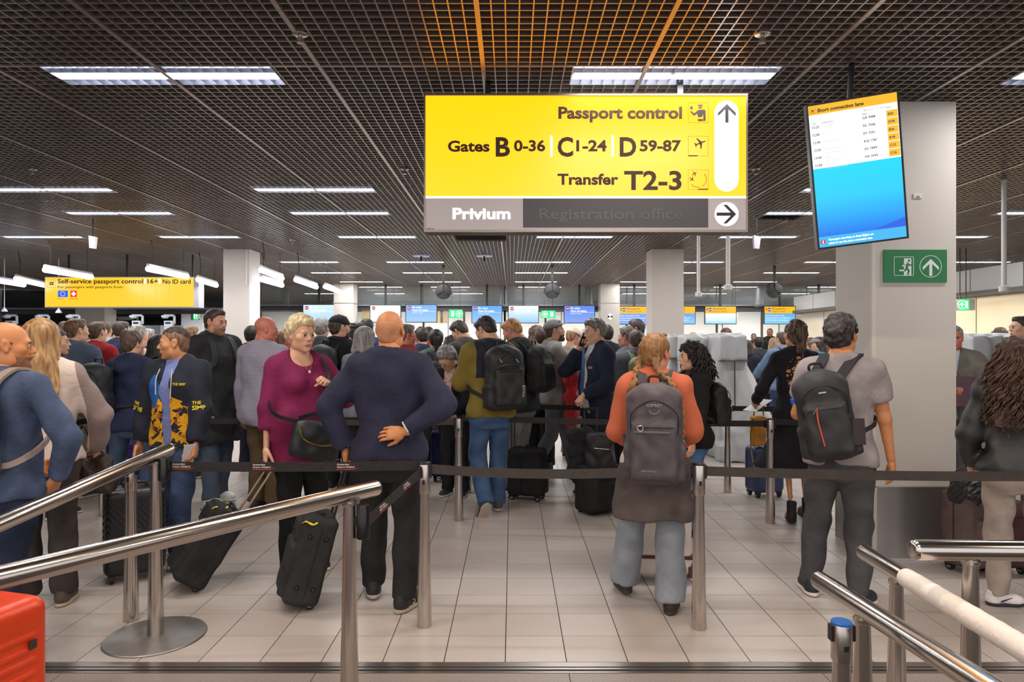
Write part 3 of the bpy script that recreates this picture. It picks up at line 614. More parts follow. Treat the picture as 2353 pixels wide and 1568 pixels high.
def exit_signs():
    GR = mat('exit_green', '#1f6b3f', .5, emit='#1f7a45', es=.12); GE = mat('exit_green_lit', '#12b35c', .4, emit='#17c467', es=1.0)
    d = 5.03-.012; k = d/FPX; t = thing('exit_sign', 'green emergency exit plate with running figure and arrow on the big column', 'sign', (PX(2104, d), d, PZ(611, d)))
    X = lambda px: (px-2104)*k
    Z = lambda py: (611-py)*k
    m = MB(); m.bb((X(2031), 0, Z(649)), (X(2176), .010, Z(574))); m.obj('sign_plate', GR, t)
    W = mat('exit_white', '#dfe6e2', .5); m = MB()
    def fr(x0, y0, x1, y1, w=1.2):
        m.bb((X(x0), -.001, Z(y0+w)), (X(x1), 0, Z(y0))); m.bb((X(x0), -.001, Z(y1)), (X(x1), 0, Z(y1-w))); m.bb((X(x0), -.001, Z(y1)), (X(x0+w), 0, Z(y0))); m.bb((X(x1-w), -.001, Z(y1)), (X(x1), 0, Z(y0)))
    fr(2054, 590, 2099.5, 634); m.bb((X(2077), -.0008, Z(634)), (X(2094), 0, Z(594)))
    ring(m, (X(2138.5), Z(612.5)), 24.3*k, 25.6*k, -.001, 0); arrow_up(m, (X(2138.5), Z(614)), 37*k, 0.)
    m.obj('white_mark', W, t)
    def stroke(mb, pts, w, y0, y1):
        for (x0, z0), (x1, z1) in zip(pts, pts[1:]):
            a = Vector((X(x0), Z(z0))); b = Vector((X(x1), Z(z1))); u = (b-a).normalized(); n = Vector((-u.y, u.x))*w*k/2; a = a-u*w*k*.3; b = b+u*w*k*.3; mb.prism([tuple(a+n), tuple(b+n), tuple(b-n), tuple(a-n)], y0, y1)
    m = MB(); disc(m, (X(2088.5), Z(599)), 2.7*k, -.0018, -.0008, 14); stroke(m, [(2084.5, 605), (2083.5, 616)], 5.5, -.0018, -.0008); stroke(m, [(2085, 605), (2090, 610), (2094.5, 608)], 2.6, -.0022, -.0008); stroke(m, [(2083, 616), (2088, 622), (2086, 631)], 3.6, -.0020, -.0008); stroke(m, [(2083, 616), (2079, 622), (2077, 622)], 3.6, -.0024, -.0008)
    m.obj('running_figure', GR, t)
    m = MB(); stroke(m, [(2083, 605), (2077, 608), (2073.5, 612.5)], 2.6, -.0026, -.0001); stroke(m, [(2076.5, 622), (2067, 622)], 3.6, -.0026, -.0001); m.obj('running_figure', W, t)
    # far lit exit boxes
    for i, (a, b, y0, y1, d, lb, flip) in enumerate(((1032, 1063, 712, 731, 21.5, 'lit green exit box between two blue screens, left of the olive jumper', 0), (1244, 1276, 714, 731, 21.5, 'lit green exit box above the grey cap', 1), (1682, 1692, 717, 733, 21.6, 'lit green exit box half hidden behind a yellow screen', 0), (444, 455, 718, 735, 21., 'small lit green exit box beside the tall bearded man', 0), (2204, 2227, 688, 713, 13.0, 'lit green exit box hanging right of the big column', 1))):
        t = thing('exit_box', lb, 'sign', (PX((a+b)/2, d), d, PZ((y0+y1)/2, d))); w = (b-a)/2*d/FPX; h = (y1-y0)/2*d/FPX
        m = MB(); m.bb((-w, -.004, -h), (w, 0, h)); m.obj('lit_panel', GE, t); m = MB(); m.bb((-w*(2.0 if i > 2 else 1.02), 0.001, -h*1.02), (w*(2.2 if i == 4 else 1.02), .09, h*1.02)); m.obj('sign_case', mat('exit_case', '#7d8280', .5), t)
        m = MB(); s = 1 if flip else -1; c = -.48*w*s; arrow_up(m, (c, 0), h*.95, -.0045); ring(m, (c, 0), h*.72, h*.8, -.006, -.0042, n=16); m.bb((-c-.2*w, -.006, -h*.65), (-c+.22*w, -.0042, h*.65)); m.obj('white_mark', WHITE_E, t)
        top = CEIL-PZ((y0+y1)/2, d)+.01
        for q in (-.6, .6): m = MB(); m.bb((q*w-.006, .03, h), (q*w+.006, .042, top)); m.obj('hanger', BLACKP, t)
exit_signs()

def self_sign():
    d = 13.9; k = d/FPX; X = lambda px: (px-279)*k; Z = lambda py: (672-py)*k
    t = thing('passport_sign', 'long yellow hanging sign reading Self-service passport control', 'sign', (PX(279, d), d, PZ(672, d)))
    YL = mat('sign_yellow_far', '#4a3a08', .25, emit='#ffc51c', es=1.02, spec=.8)
    m = MB(); m.bb((X(102), .01, Z(707)), (X(456), .25, Z(636))); m.obj('sign_case', mat('sign_case_pale', '#a4a1a8', .5), t)
    e = [104, 215, 264, 328, 357, 389, 445]
    for a, b in zip(e, e[1:]):
        m = MB(); m.bb((X(a)+.003, 0, Z(705)), (X(b)-.003, .009, Z(638))); m.obj('yellow_panel', YL, t)
    def tx(s, px, base, hpx, bold, wpx, mt=INK):
        o = text(s, hpx*k/.727, mt, t, None, bold); xs = [v.co.x for v in o.data.vertices]; f = wpx*k/(max(xs)-min(xs)); x0 = min(xs)
        for v in o.data.vertices: v.co.x = (v.co.x-x0)*f
        o.location = (X(px), -.0015, Z(base))
    tx('Self-service passport control', 133, 651.5, 10.5, .02, 196); tx('16+', 339, 651.5, 10, .02, 24); tx('No ID card', 374, 652, 10, .02, 64); tx('For passengers with passports from:', 133, 662.5, 6, .008, 150); tx('EU / EEA', 133, 688, 2.6, 0, 13); tx('Switzerland', 161, 688, 2.6, 0, 19)
    for a in (331, 365): m = MB(); m.bb((X(a), -.002, Z(652)), (X(a+4), 0, Z(641))); m.obj('white_line', WHITE_E, t)
    m = MB(); m.bb((X(133), -.002, Z(683)), (X(156), 0, Z(668))); m.obj('blue_flag', mat('flag_blue', '#0a4fd0', .4, emit='#0a55e0', es=.7), t)
    m = MB(); [disc(m, (X(144.5)+5*k*math.cos(R(30*q)), Z(675.5)+5*k*math.sin(R(30*q))), .8*k, -.003, -.002, 5) for q in range(12)]; m.obj('flag_stars', mat('flag_yellow', '#ffe04a', .4, emit='#ffe04a', es=1), t)
    m = MB(); m.bb((X(162), -.002, Z(683)), (X(176.5), 0, Z(668))); m.obj('red_flag', mat('flag_red', '#e02a20', .4, emit='#e8281e', es=.8), t)
    m = MB(); m.bb((X(164.5), -.003, Z(677.3)), (X(174), -.002, Z(673.7))); m.bb((X(167.5), -.003, Z(680.3)), (X(171), -.002, Z(670.7))); m.obj('white_cross', WHITE_E, t)
    m = MB(); ring(m, (X(118.5), Z(652)), 12*k, 12.5*k, -.001, 0, 45, 405, 4); m.bb((X(113), -.0015, Z(650.5)), (X(124), 0, Z(648.5))); m.bb((X(113), -.0015, Z(655)), (X(124), 0, Z(653))); ring(m, (X(118.5), Z(652)), 1.5*k, 3.6*k, -.002, 0, n=12); m.obj('pictogram', INKB, t)
    for px in (150, 285, 437): m = MB(); m.bb((X(px)-.015, .1, Z(636)), (X(px)+.015, .13, CEIL-PZ(672, d)+.02)); m.obj('hanger', BLACKP, t)
self_sign()

def far_screens():
    d = 21.3; k = d/FPX
    RED = mat('no_entry_red', '#101010', .4, emit='#c4204a', es=.9); WI = mat('screen_white', '#101010', .4, emit='#ffffff', es=1.05)
    def sm(c0, c1):
        n = 'screen_blue'+c0; 
        if n in bpy.data.materials: return bpy.data.materials[n]
        mm = bpy.data.materials.new(n); mm.use_nodes = True; nt = mm.node_tree; b = nt.nodes['Principled BSDF']; tc = nt.nodes.new('ShaderNodeTexCoord'); sp = nt.nodes.new('ShaderNodeSeparateXYZ'); mr = nt.nodes.new('ShaderNodeMapRange'); rp = nt.nodes.new('ShaderNodeValToRGB')
        nt.links.new(tc.outputs['Generated'], sp.inputs[0]); nt.links.new(sp.outputs['Z'], rp.inputs[0]); rp.color_ramp.elements[0].color = lin(c0)+(1,); rp.color_ramp.elements[1].color = lin(c1)+(1,)
        nt.links.new(rp.outputs[0], b.inputs['Emission Color']); b.inputs['Emission Strength'].default_value = 1; b.inputs['Base Color'].default_value = (.01, .01, .01, 1); return mm
    S = [(697, 768, 701, 740, 'n', '#a9d8f5', '#d8effc'), (851, 920, 702, 740, 'n', '#e2f3fb', '#ffffff'), (933, 1003, 701, 740, 'n', '#9cc8f6', '#6fa9ec'), (1085, 1153, 703, 742, 'n', '#8cc4f2', '#5aa2e8'), (1169, 1237, 703, 742, 'n', '#8fc6ee', '#eaf6fc'), (1297, 1366, 703, 742, 'n', '#7ea2ee', '#5d86e4'),
         (1423, 1493, 705, 745, 'y', '#7aa6ee', '#6d9af0'), (1527, 1597, 705, 744, 'y', '#8ecdf2', '#5f9ce8'), (1621, 1691, 705, 744, 'y', '#9fdcf4', '#ffffff'), (1757, 1827, 705, 744, 'y', '#7fd0f0', '#5aa8ea'), (1847, 1919, 705, 746, 'y', '#2f6fd0', '#3f7fda'), (2262, 2332, 706, 744, 'y', '#b9b4d8', '#cfc8e0')]
    whr = ['behind the blond woman', 'left of the bald head', 'right of the bald head', 'above the olive jumper', 'above the red haired man', 'above the man on the phone', 'behind the steel clad column', 'behind the pale column', 'above the grey covered kiosks', 'left of the lace blouse', 'beside the curly haired man', 'far right beyond the big column']
    for i, (a, b, y0, y1, kd, c0, c1) in enumerate(S):
        if i == 11: dd = 17.0  # solid screen standing in for the one mirrored in the glass wall
        else: dd = d
        k = dd/FPX; w = (b-a)/2*k; h = (y1-y0)/2*k
        t = thing('hanging_screen', (f'hanging blue no entry screen {whr[i]}' if kd == 'n' else f'hanging yellow and blue passport screen {whr[i]}'), 'screen', (PX((a+b)/2, dd), dd, PZ((y0+y1)/2, dd)), 0, 'screens over the passport desks')
        m = MB(); m.bb((-w-.02, .004, -h-.02), (w+.02, .08, h+.02)); m.obj('screen_case', BLACKP, t); m = MB(); m.bb((-w, 0, -h), (w, .004, h*(.2 if kd == 'y' else 1))); m.obj('display', sm(c0, c1), t)
        if kd == 'n':
            m = MB(); disc(m, (-w*.78, h*.66), h*.22, -.006, 0, 16); m.obj('no_entry_disc', RED, t); m = MB(); m.bb((-w*.78-h*.15, -.008, h*.62), (-w*.78+h*.15, -.0061, h*.70)); m.obj('no_entry_bar', WI, t)
            tx = (('No entry', -.6, .62), ('Geen doorgang', -.6, .30))
            for s, u, v in tx: text(s, h*.30, WI, t, Matrix.Translation((u*w, -.002, v*h)), .03)
            text('Gesloten / Closed', h*.17, WI, t, Matrix.Translation((-.6*w, -.002, .0)), .01); m = MB(); m.bb((-w*.62, -.002, h*.19), (w*.95, 0, h*.22)); m.obj('white_line', WI, t)
        else:
            m = MB(); m.bb((-w, -.001, h*.2), (w, .004, h)); m.obj('yellow_band', mat('screen_yellow', '#101010', .4, emit='#fdb913', es=1), t)
            last = i in (10, 11)
            text('EU, EER & CH passports' if last else 'All passports', h*(.25 if last else .30), mat('screen_brown', '#101010', .4, emit='#9a6a10', es=.6), t, Matrix.Translation((-.52*w, -.002, .66*h)), .02); text('Passport control', h*.24, mat('screen_brown', '#101010', .4, emit='#9a6a10', es=.6), t, Matrix.Translation((-.52*w, -.002, .36*h)), .01)
            m = MB(); m.bb((-w*.78, -.002, h*.45), (-w*.6, 0, h*.85)); m.obj('pictogram', mat('screen_blue_icon', '#101010', .4, emit='#1d4fa8', es=1), t)
            m = MB(); m.bb((-w*.76, -.004, h*.6), (-w*.62, -.002, h*.68)); m.obj('white_mark', WI, t)
            m = MB(); m.prism([(-w*.94, h*.7), (-w*.86, h*.5), (-w*.84, h*.85), (-w*.9, h*.8)], -.002, 0); m.obj('plane_mark', mat('screen_brown', '#101010', .4, emit='#9a6a10', es=.6), t)
            for q, s in enumerate(('Please keep passport ready', 'Prepare passport and boarding card', 'For liners, swap to your passport')): text(s, h*.20, WI, t, Matrix.Translation((-.94*w, -.002, (-.1-.27*q)*h)), .01)
        m = MB(); m.bb((-.035, .02, h), (.035, .075, CEIL-PZ((y0+y1)/2, dd)+.02)); m.obj('pole', mat('dark_pole', '#2b2b2d', .5), t)
TEXT_RES = 1
far_screens()
TEXT_RES = 3

def ceiling_things():
    # round black convex mirrors seen from behind
    for px, py, d, lb in ((1019, 670, 16.0, 'above the bald man'), (1269, 668, 16.0, 'above the grey cap'), (1779, 667, 16.0, 'right of the two white rods')):
        r = 18.5*d/FPX; t = thing('convex_mirror', f'round black back of a hanging mirror {lb}', 'mirror', (PX(px, d), d, PZ(py, d)))
        m = MB(); m.lathe([(r*.2, .05), (r*.9, .03), (r, 0), (r, -.03), (r*.96, -.04)], 28, (0, 0, 0), Matrix.Rotation(R(90), 3, 'X')); autosmooth(m.obj('disc', mat('mirror_back', '#2a2a2c', .5), t))
        m = MB(); [m.bb((-.008, -.06, 0), (.008, -.045, r*.9)) for q in (0,)]; [m.box((r*.4*math.cos(R(a)), -.05, r*.4*math.sin(R(a))), (r*.8, .012, .02), Matrix.Rotation(R(-a), 3, 'Y')) for a in (90, 210, 330)]; m.obj('spider', BLACKP, t)
        m = MB(); m.bb((-.03, -.03, r), (.03, .0, CEIL-PZ(py, d)+.01)); m.obj('pole', BLACKP, t)
    WR = mat('white_rod', '#d6d2d0', .4)
    for px, py, d, w, lb in ((1605, 680, 9.3, 5, 'left one of the two'), (1673, 664, 8.6, 6.5, 'right one of the two'), (2307, 668, 7.5, 7, 'lone one right of the big column')):
        t = thing('ceiling_rod', f'white rod with round end cap on the ceiling, {lb}', 'rod', (PX(px, d), d, CEIL)); k = d/FPX; L = CEIL-PZ(py, d)
        m = MB(); m.lathe([(w*.75*k, -L+.03), (w*.75*k, .01)], 14); autosmooth(m.obj('rod', WR, t)); m = MB(); m.lathe([(w*.8*k, -L-.02), (w*1.45*k, -L-.01), (w*1.45*k, -L+.045), (w*.8*k, -L+.055)], 18); autosmooth(m.obj('end_cap', WR, t))
    SPK = mat('sprinkler_chrome', '#b9b2ab', .25, .8)
    for px, py, d, lb in ((690, 66, 3.92, 'over the left half of the ceiling'), (1752, 66, 3.92, 'between the yellow sign and the tall screen'), (930, 385, 7.0, 'left of the big yellow sign'), (1737, 385, 7.0, 'right edge of the big yellow sign'), (75, 385, 7.0, 'far left above the strip lamps'), (672, 548, 11.9, 'right of the third row of lamps')):
        t = thing('sprinkler', f'small chrome ceiling sprinkler {lb}', 'sprinkler', (PX(px, d), d, CEIL)); m = MB(); m.lathe([(.036, -.012), (.045, -.006), (.045, 0)], 18); autosmooth(m.obj('rosette', SPK, t))
        m = MB(); m.lathe([(.012, -.05), (.012, -.01)], 10); m.lathe([(.02, -.056), (.02, -.05)], 12); m.tube([(-.014, 0, -.02), (-.016, 0, -.04), (0, 0, -.052)], .002, 5); m.tube([(.014, 0, -.02), (.016, 0, -.04), (0, 0, -.052)], .002, 5); autosmooth(m.obj('head', SPK, t))
        m = MB(); m.bb((-.03, .0, .0), (.03, .03, .03)); m.obj('bracket', BLACKP, t)
    for px, d in ((968, 14.1), (1113, 14.1)):
        t = thing('ceiling_speaker', f'pale round ceiling disc with black stem, {"left" if px < 1000 else "right"} one of the pair', 'speaker', (PX(px, d), d, CEIL)); m = MB(); m.lathe([(.17, -.02), (.175, -.012), (.175, 0)], 24); autosmooth(m.obj('disc', mat('speaker_disc', '#b8c0e8', .4), t)); m = MB(); m.bb((-.02, -.02, -.12), (.02, .02, -.02)); m.obj('stem', BLACKP, t)
    for px, py, d, lb in ((213, 556, 9.9, 'above the long yellow sign'), (1739, 556, 9.6, 'right of the big yellow sign')):
        t = thing('beacon', f'small pale box hanging from the ceiling {lb}', 'beacon', (PX(px, d), d, CEIL)); L = CEIL-PZ(py, d); m = MB(); m.prism([(-.05, -L+.09), (.05, -L+.07), (.03, -L-.1), (-.04, -L-.09)], -.02, .04); m.obj('case', mat('beacon_case', '#cfcbd6', .4), t); m = MB(); m.bb((-.006, 0, -L+.07), (.006, .012, .01)); m.obj('cord', BLACKP, t)
    # hanging fluorescent battens on the left, running away from the camera
    TB = mat('batten_tube', '#ffffff', .4, emit='#eef0ff', es=5.); i = 0
    for (x0, y0), (x1, y1), lb in (((103, 620), (210, 637), 'over the left end of the long yellow sign'), ((340, 618), (430, 636), 'over the right half of the long yellow sign'), ((37, 641), (103, 656), 'left of the long yellow sign'), ((-30, 641), (55, 655), 'at the far left edge'), ((455, 643), (497, 656), 'left of the pale column'), ((600, 621), (648, 640), 'upper one right of the pale column'), ((600, 642), (648, 656), 'lower one right of the pale column'), ((680, 643), (727, 660), 'above the leftmost blue screen'), ((747, 659), (784, 672), 'beside the white column')):
        z = 2.84 if y0 < 630 else 2.80; a = P(x0, y0, (z-EYE)*FPX/(CY-y0)); b = P(x1, y1, (z-EYE)*FPX/(CY-y1))
        t = thing('batten_lamp', f'hanging white fluorescent batten {lb}', 'lamp', a); dv = b-a
        m = MB(); m.tube([(0, 0, 0), dv], .05, 10); autosmooth(m.obj('tube', TB, t)); m = MB(); m.tube([(0, 0, .06), dv+Vector((0, 0, .06))], .035, 6); m.obj('spine', mat('batten_spine', '#d0d0d4', .5), t)
        m = MB(); m.tube([dv*.1+Vector((0, 0, .06)), dv*.1+Vector((.02, 0, .3)), dv*.08+Vector((-.01, 0, CEIL-z-.014))], .008, 5); m.obj('cable', BLACKP, t); m = MB(); m.tube([dv*.9+Vector((0, 0, .06)), dv*.9+Vector((0, 0, CEIL-z-.014))], .004, 5); m.obj('cable', BLACKP, t)
        area('batten_light', (a+b)/2+Vector((0, 0, -.08)),   .15, 1.3, 11, (.95, .96, 1))
    # ducts in the far ceiling
    for px, d in ((1157, 22.6), (1353, 22.6), (1745, 22.6), (655, 22.6)):
        t = thing('duct', f'dark vertical air duct behind the glass, {["left of the olive jumper", "beside the phone caller column", "over the lace blouse", "beside the pale column"][(1157, 1353, 1745, 655).index(px)]}', 'duct', (PX(px, d), d, 2.6)); m = MB(); m.lathe([(.2, .0), (.16, .15), (.12, .3), (.12, CEIL-2.6)], 16); autosmooth(m.obj('duct_pipe', mat('duct', '#3b3c40', .5, .4), t))
ceiling_things()
# ================================================================ PEOPLE
def rot3(y=0, p=0, r=0): return np.array(Euler((R(p), R(r), R(y)), 'YXZ').to_matrix()) if 0 else np.array(Matrix.Rotation(R(y), 3, 'Z') @ Matrix.Rotation(R(p), 3, 'X') @ Matrix.Rotation(R(r), 3, 'Y'))
def head_field(sex, h, fat=0):
    F = Fld((-.12, -.14, -.17), (.12, .155, .15), h); f = sex == 'f'; j = .92 if f else 1.0
    F.ell((0, -.014, .036), (.076, .096, .083), k=.01); F.ell((0, .028, -.022), (.060+.004*fat, .064, .082), k=.03)
    F.ell((0, .032, -.070), (.050*j+.008*fat, .050, .040), k=.03); F.ell((0, .074, -.098), (.020*j+.004*fat, .019, .017), k=.025)
    for s in (-1, 1):
        F.ell((s*.046, .054, -.016), (.022, .026, .022), k=.025); F.ell((s*.05*j, .004, -.065), (.02, .03, .03), k=.03)
    F.rc((-.036, .080, .024), (.036, .080, .024), .011, .011, k=.02)
    for s in (-1, 1): F.ell((s*.031, .098, .004), (.019, .017, .0125), k=.014, op='sub')
    for s in (-1, 1): F.ell((s*.031, .083, .0035), (.0135, .0125, .010), k=.006)
    F.rc((0, .084, .016), (0, .108, -.022), .0075, .0125*j, k=.012)
    for s in (-1, 1): F.ell((s*.0125*j, .097, -.029), (.0085, .011, .008), k=.008)
    F.ell((0, .086, -.058), (.026, .016, .012), k=.014); F.ell((0, .0975, -.0575), (.021, .007, .0055), k=.005); F.ell((0, .096, -.068), (.019, .0075, .006), k=.005)
    F.ell((0, .106, -.0625), (.021, .008, .0016), k=.003, op='sub'); F.ell((0, .099, -.081), (.018, .008, .006), k=.012, op='sub')
    for s in (-1, 1):
        M = rot3(s*18, 12, 0); F.ell((s*.079, -.006, .000), (.008, .020, .032), M, k=.006); F.ell((s*.086, -.003, .003), (.006, .011, .018), M, k=.004, op='sub'); F.ell((s*.077, .001, -.026), (.007, .009, .009), k=.006)
    F.rc((0, -.022, -.05), (0, -.038, -.165), .054 if not f else .047, .058 if not f else .049, k=.03)
    return F
_T = {}
def head_tpl(sex, h, fat):
    k = ('head', sex, h, fat)
    if k not in _T:
        V, Q = head_field(sex, h, fat).mesh(1); c = V[Q].mean(1)
        lips = (np.abs(c[:, 0]) < .0235-.25*np.abs(c[:, 2]+.063)) & (c[:, 1] > .084) & (c[:, 2] > -.0735) & (c[:, 2] < -.0525)
        _T[k] = (V, Q, lips)
    return _T[k]
def hand_tpl(pose, h):
    """right hand: wrist at 0, fingers along +z, palm faces +y, thumb on +x"""
    k = ('hand', pose, h)
    if k in _T: return _T[k]
    cur = {'relax': (18, 28, 18), 'grip': (62, 85, 45), 'flat': (4, 8, 5), 'pinch': (45, 40, 25), 'fist': (78, 95, 50), 'point': (60, 80, 40)}[pose]
    F = Fld((-.075, -.06, -.05), (.10, .12, .24), h)
    F.rc((0, 0, -.045), (0, 0, .015), .0255, .023, k=.01, fl=((0, 1, 0), 1.35))
    F.rc((.022, 0, .03), (.026, 0, .082), .016, .013, k=.015); F.rc((-.018, 0, .03), (-.027, 0, .074), .016, .0125, k=.015); F.rc((.002, 0, .022), (.002, -.002, .082), .018, .0135, k=.02); F.ell((.024, .008, .035), (.016, .014, .024), k=.012)
    for i, (x, z, L) in enumerate(((.031, .085, .074), (.0105, .089, .083), (-.0105, .086, .076), (-.030, .077, .060))):
        p = np.array((x, 0, z)); a = 0; r = .0092 if i < 3 else .008
        for q, (fr, c) in enumerate(zip((.46, .30, .24), cur)):
            if pose == 'point' and i == 0: c = 4
            a += c*(1+.06*(i-1)); d = np.array((x*.12*(1-min(1, a/90)), math.sin(R(a)), math.cos(R(a)))); n = p+d*L*fr; F.rc(p, n, r, r*.90, k=.004); p = n; r *= .92
    th = {'relax': (.55, .42, .75), 'grip': (.25, .85, .55), 'flat': (.75, .15, .65), 'pinch': (.2, .8, .7), 'fist': (-.1, .75, .6), 'point': (.1, .8, .6)}[pose]; d = np.array(th)/np.linalg.norm(th); p = np.array((.026, .006, .022)); n = p+d*.042; F.rc(p, n, .0145, .0115, k=.010)
    d2 = d+np.array((-.25, .15, .45)); d2 /= np.linalg.norm(d2); m = n+d2*.031; F.rc(n, m, .0112, .010, k=.004); F.rc(m, m+d2*.022, .010, .008, k=.004)
    _T[k] = F.mesh(1); return _T[k]
def shoe_tpl(kind):
    k = ('shoe', kind)
    if k in _T: return _T[k]
    F = Fld((-.07, -.12, -.02), (.07, .22, .26), .009); top = .20 if kind == 'boot' else .105
    F.ell((0, .10, .035), (.045, .085, .042), k=.02); F.ell((0, -.02, .045), (.037, .065, .055), k=.03); F.rc((0, .03, .05), (0, .12, .035), .038, .034, k=.03)
    F.rc((0, -.035, .05), (0, -.03, top), .044, .046, k=.03, cut1=True); F.cut(lambda x, y, z: .016-z+0*x+0*y)
    V, Q = F.mesh(1); up = bpy.data.meshes.new('shoe'); o = meshobj('shoe', V, Q, None, None, True); up = o.data; bpy.data.objects.remove(o)
    G = Fld((-.07, -.12, -.01), (.07, .22, .06), .009); G.ell((0, .10, .012), (.050, .092, .03), k=.02); G.ell((0, -.025, .012), (.042, .07, .03), k=.03); G.rc((0, -.02, .01), (0, .10, .01), .040, .046, k=.03); G.cut(lambda x, y, z: np.maximum(-z, z-(.030-.006*np.sin(np.clip(y, -.1, .2)*12)))+0*x)
    V, Q = G.mesh(1); o = meshobj('sole', V, Q, None, None, True); so = o.data; bpy.data.objects.remove(o); up.materials.append(None); so.materials.append(None)
    _T[k] = (up, so); return _T[k]
def inst(name, me, m, parent):
    o = link(bpy.data.objects.new(name, me), parent); o.material_slots[0].link = 'OBJECT'; o.material_slots[0].material = m; return o

def _n(x, y, z, f, a, sd=0): return a*(np.sin(x*f+sd+1.7*np.sin(z*f*.6))*np.sin(y*f*1.1+sd*2+1.3*np.sin(x*f*.7))+.6*np.sin(z*f*.9+2*np.sin(y*f*.8+sd)))
def hair_tpl(style, h):
    k = ('hair', style, h)
    if k in _T: return _T[k]
    deep = style in ('long', 'curllong', 'curlfall'); zl = -.42 if deep else -.24
    F = Fld((-.17, -.21, zl), (.17, .15, .24), h)
    C = np.array((0, -.014, .036)); B = np.array((.076, .096, .083))
    ear = lambda y: np.interp(y, [-.16, -.075, -.045, -.034, -.026, .010, .0155, .024, .030, .045, .066, .12], [-.085, -.085, -.075, -.045, .032, .032, -.012, -.008, .030, .048, .074, .078])
    fear = lambda y: np.interp(y, [-.16, -.06, -.04, -.02, .012, .03, .05, .066, .12], [-.10, -.095, -.06, -.005, -.005, .03, .05, .068, .072])
    S = {'short': (.013, ear, .003, 130), 'shorttop': (.018, ear, .005, 110), 'buzz': (.0035, ear, .0, 90), 'fade': (.0095, lambda y: np.interp(y, [-.16, -.10, -.05, .0, .066, .12], [.0, .03, .062, .074, .072, .078]), .002, 130), 'side': (.008, ear, .001, 120), 'recede': (.010, ear, .002, 130), 'crop': (.026, fear, .006, 85), 'curlshort': (.020, ear, .0065, 105), 'pulled': (.010, fear, .0015, 140), 'bald': (.0022, ear, 0, 90)}
    base = style if style in S else ('pulled' if style in ('bun', 'pony', 'braids', 'updo') else ('short' if style in ('cap', 'flatcap', 'greycap') else None))
    if base:
        t, fn, na, nf = S[base]
        F.ell(C, B+t, k=.01); F.ell((0, -.045, -.03), (.058+t*.7, .052+t*.6, .06), k=.03)
        if base in ('crop', 'curlshort', 'shorttop'): F.ell((0, -.005, .07), (.07+t*.3, .085+t*.3, .06+t*.6), k=.03)
        if base in ('short', 'shorttop'): F.ell((0, .05, .095), (.05, .035, .03), k=.02)
        if na: F.disp(lambda x, y, z: _n(x, y, z, nf, na))
        if base != 'pulled': F.disp(lambda x, y, z: t*.8*(1-np.clip((z-fn(y))/.038, 0, 1))+0*x)
        F.cut(lambda x, y, z: (fn(y)-z)+0*x)
        F.cut(lambda x, y, z: .082+0*z-np.hypot((z+.02)*.9, (y-.105))*1.0+0*x if base != 'pulled' else (.075-np.hypot((z+.03)*.9, y-.105))+0*x)
        if style == 'side' or style == 'bald': F.cut(lambda x, y, z: np.minimum(z-.062+.35*(y+.09), .05-np.hypot(x, 0*y))+0*z if 0 else (z-.058+.30*(y+.10))+0*x)
        if style == 'recede': F.cut(lambda x, y, z: y-.035-.5*np.abs(x)+0*z)
    if style == 'bun': F.ell((0, -.085, .085), (.05, .045, .045), k=.012); F.disp(lambda x, y, z: _n(x, y, z, 100, .004))
    if style == 'updo':
        F.ell((0, -.03, .08), (.083, .095, .075), k=.02); F.ell((.0, -.10, .05), (.06, .05, .05), k=.02); F.rc((0, -.115, .02), (.02, -.12, -.20), .045, .02, k=.03); F.rc((.01, -.11, .03), (-.03, -.11, -.15), .03, .015, k=.02); F.disp(lambda x, y, z: _n(x, y, z, 70, .006)); F.cut(lambda x, y, z: .075-np.hypot((z+.03)*.9, y-.105)+0*x)
    if style == 'pony': F.ell((0, -.105, .02), (.02, .02, .02), k=.01); F.rc((0, -.115, .01), (0, -.125, -.13), .03, .018, k=.02); F.disp(lambda x, y, z: _n(x, y, z, 90, .003))
    if style in ('bob', 'long', 'curlbob', 'curllong', 'curlfall'):
        cu = style.startswith('curl'); t = .030 if cu else .018
        F.ell(C+(0, 0, .003), B+t, k=.01); zb = {'bob': -.12, 'long': -.30, 'curlbob': -.19, 'curllong': -.34, 'curlfall': -.40}[style]; wb = .055 if not cu else .075
        for s in (-1, 1): F.rc((s*.064, -.01, .0), (s*(.088 if not cu else .095), -.05-max(0, -zb-.15)*.6, zb), .036, .042 if not cu else .048, k=.03)
        F.rc((0, -.06, .02), (0, -.115, -.15), .085, .085, k=.04, fl=((0, 1, 0), 1.6)); F.rc((0, -.115, -.15), (0, -.175 if zb < -.2 else -.115, zb-.01), .085, .075 if not cu else .09, k=.03, fl=((0, 1, 0), 1.9)); 
        if cu: F.disp(lambda x, y, z: _n(x, y, z, 62, .010)+_n(x, y, z, 115, .004, 2))
        else: F.disp(lambda x, y, z: .004*np.sin(np.arctan2(x, -y-.0)*26+4*np.sin(z*9))*np.clip(1.2-(z-.02)*8, .2, 1)+_n(x, y, z, 60, .002))
        F.cut(lambda x, y, z: 1.05-np.sqrt((x/.066)**2+((y-.10)/.085)**2+((z+.035)/.105)**2)+0*x if 0 else (1.0-np.sqrt((x/.064)**2+((y-.105)/.10)**2+((z+.045)/.118)**2))*.05)
        F.cut(lambda x, y, z: (y-.045-np.clip(z-.03, 0, 1)*1.2)+0*x if not cu else (y-.06-np.clip(z-.03, 0, 1)*1.2)+0*x)
        if style == 'bob': F.cut(lambda x, y, z: -.125-z+.012*np.sin(x*60)+0*y)
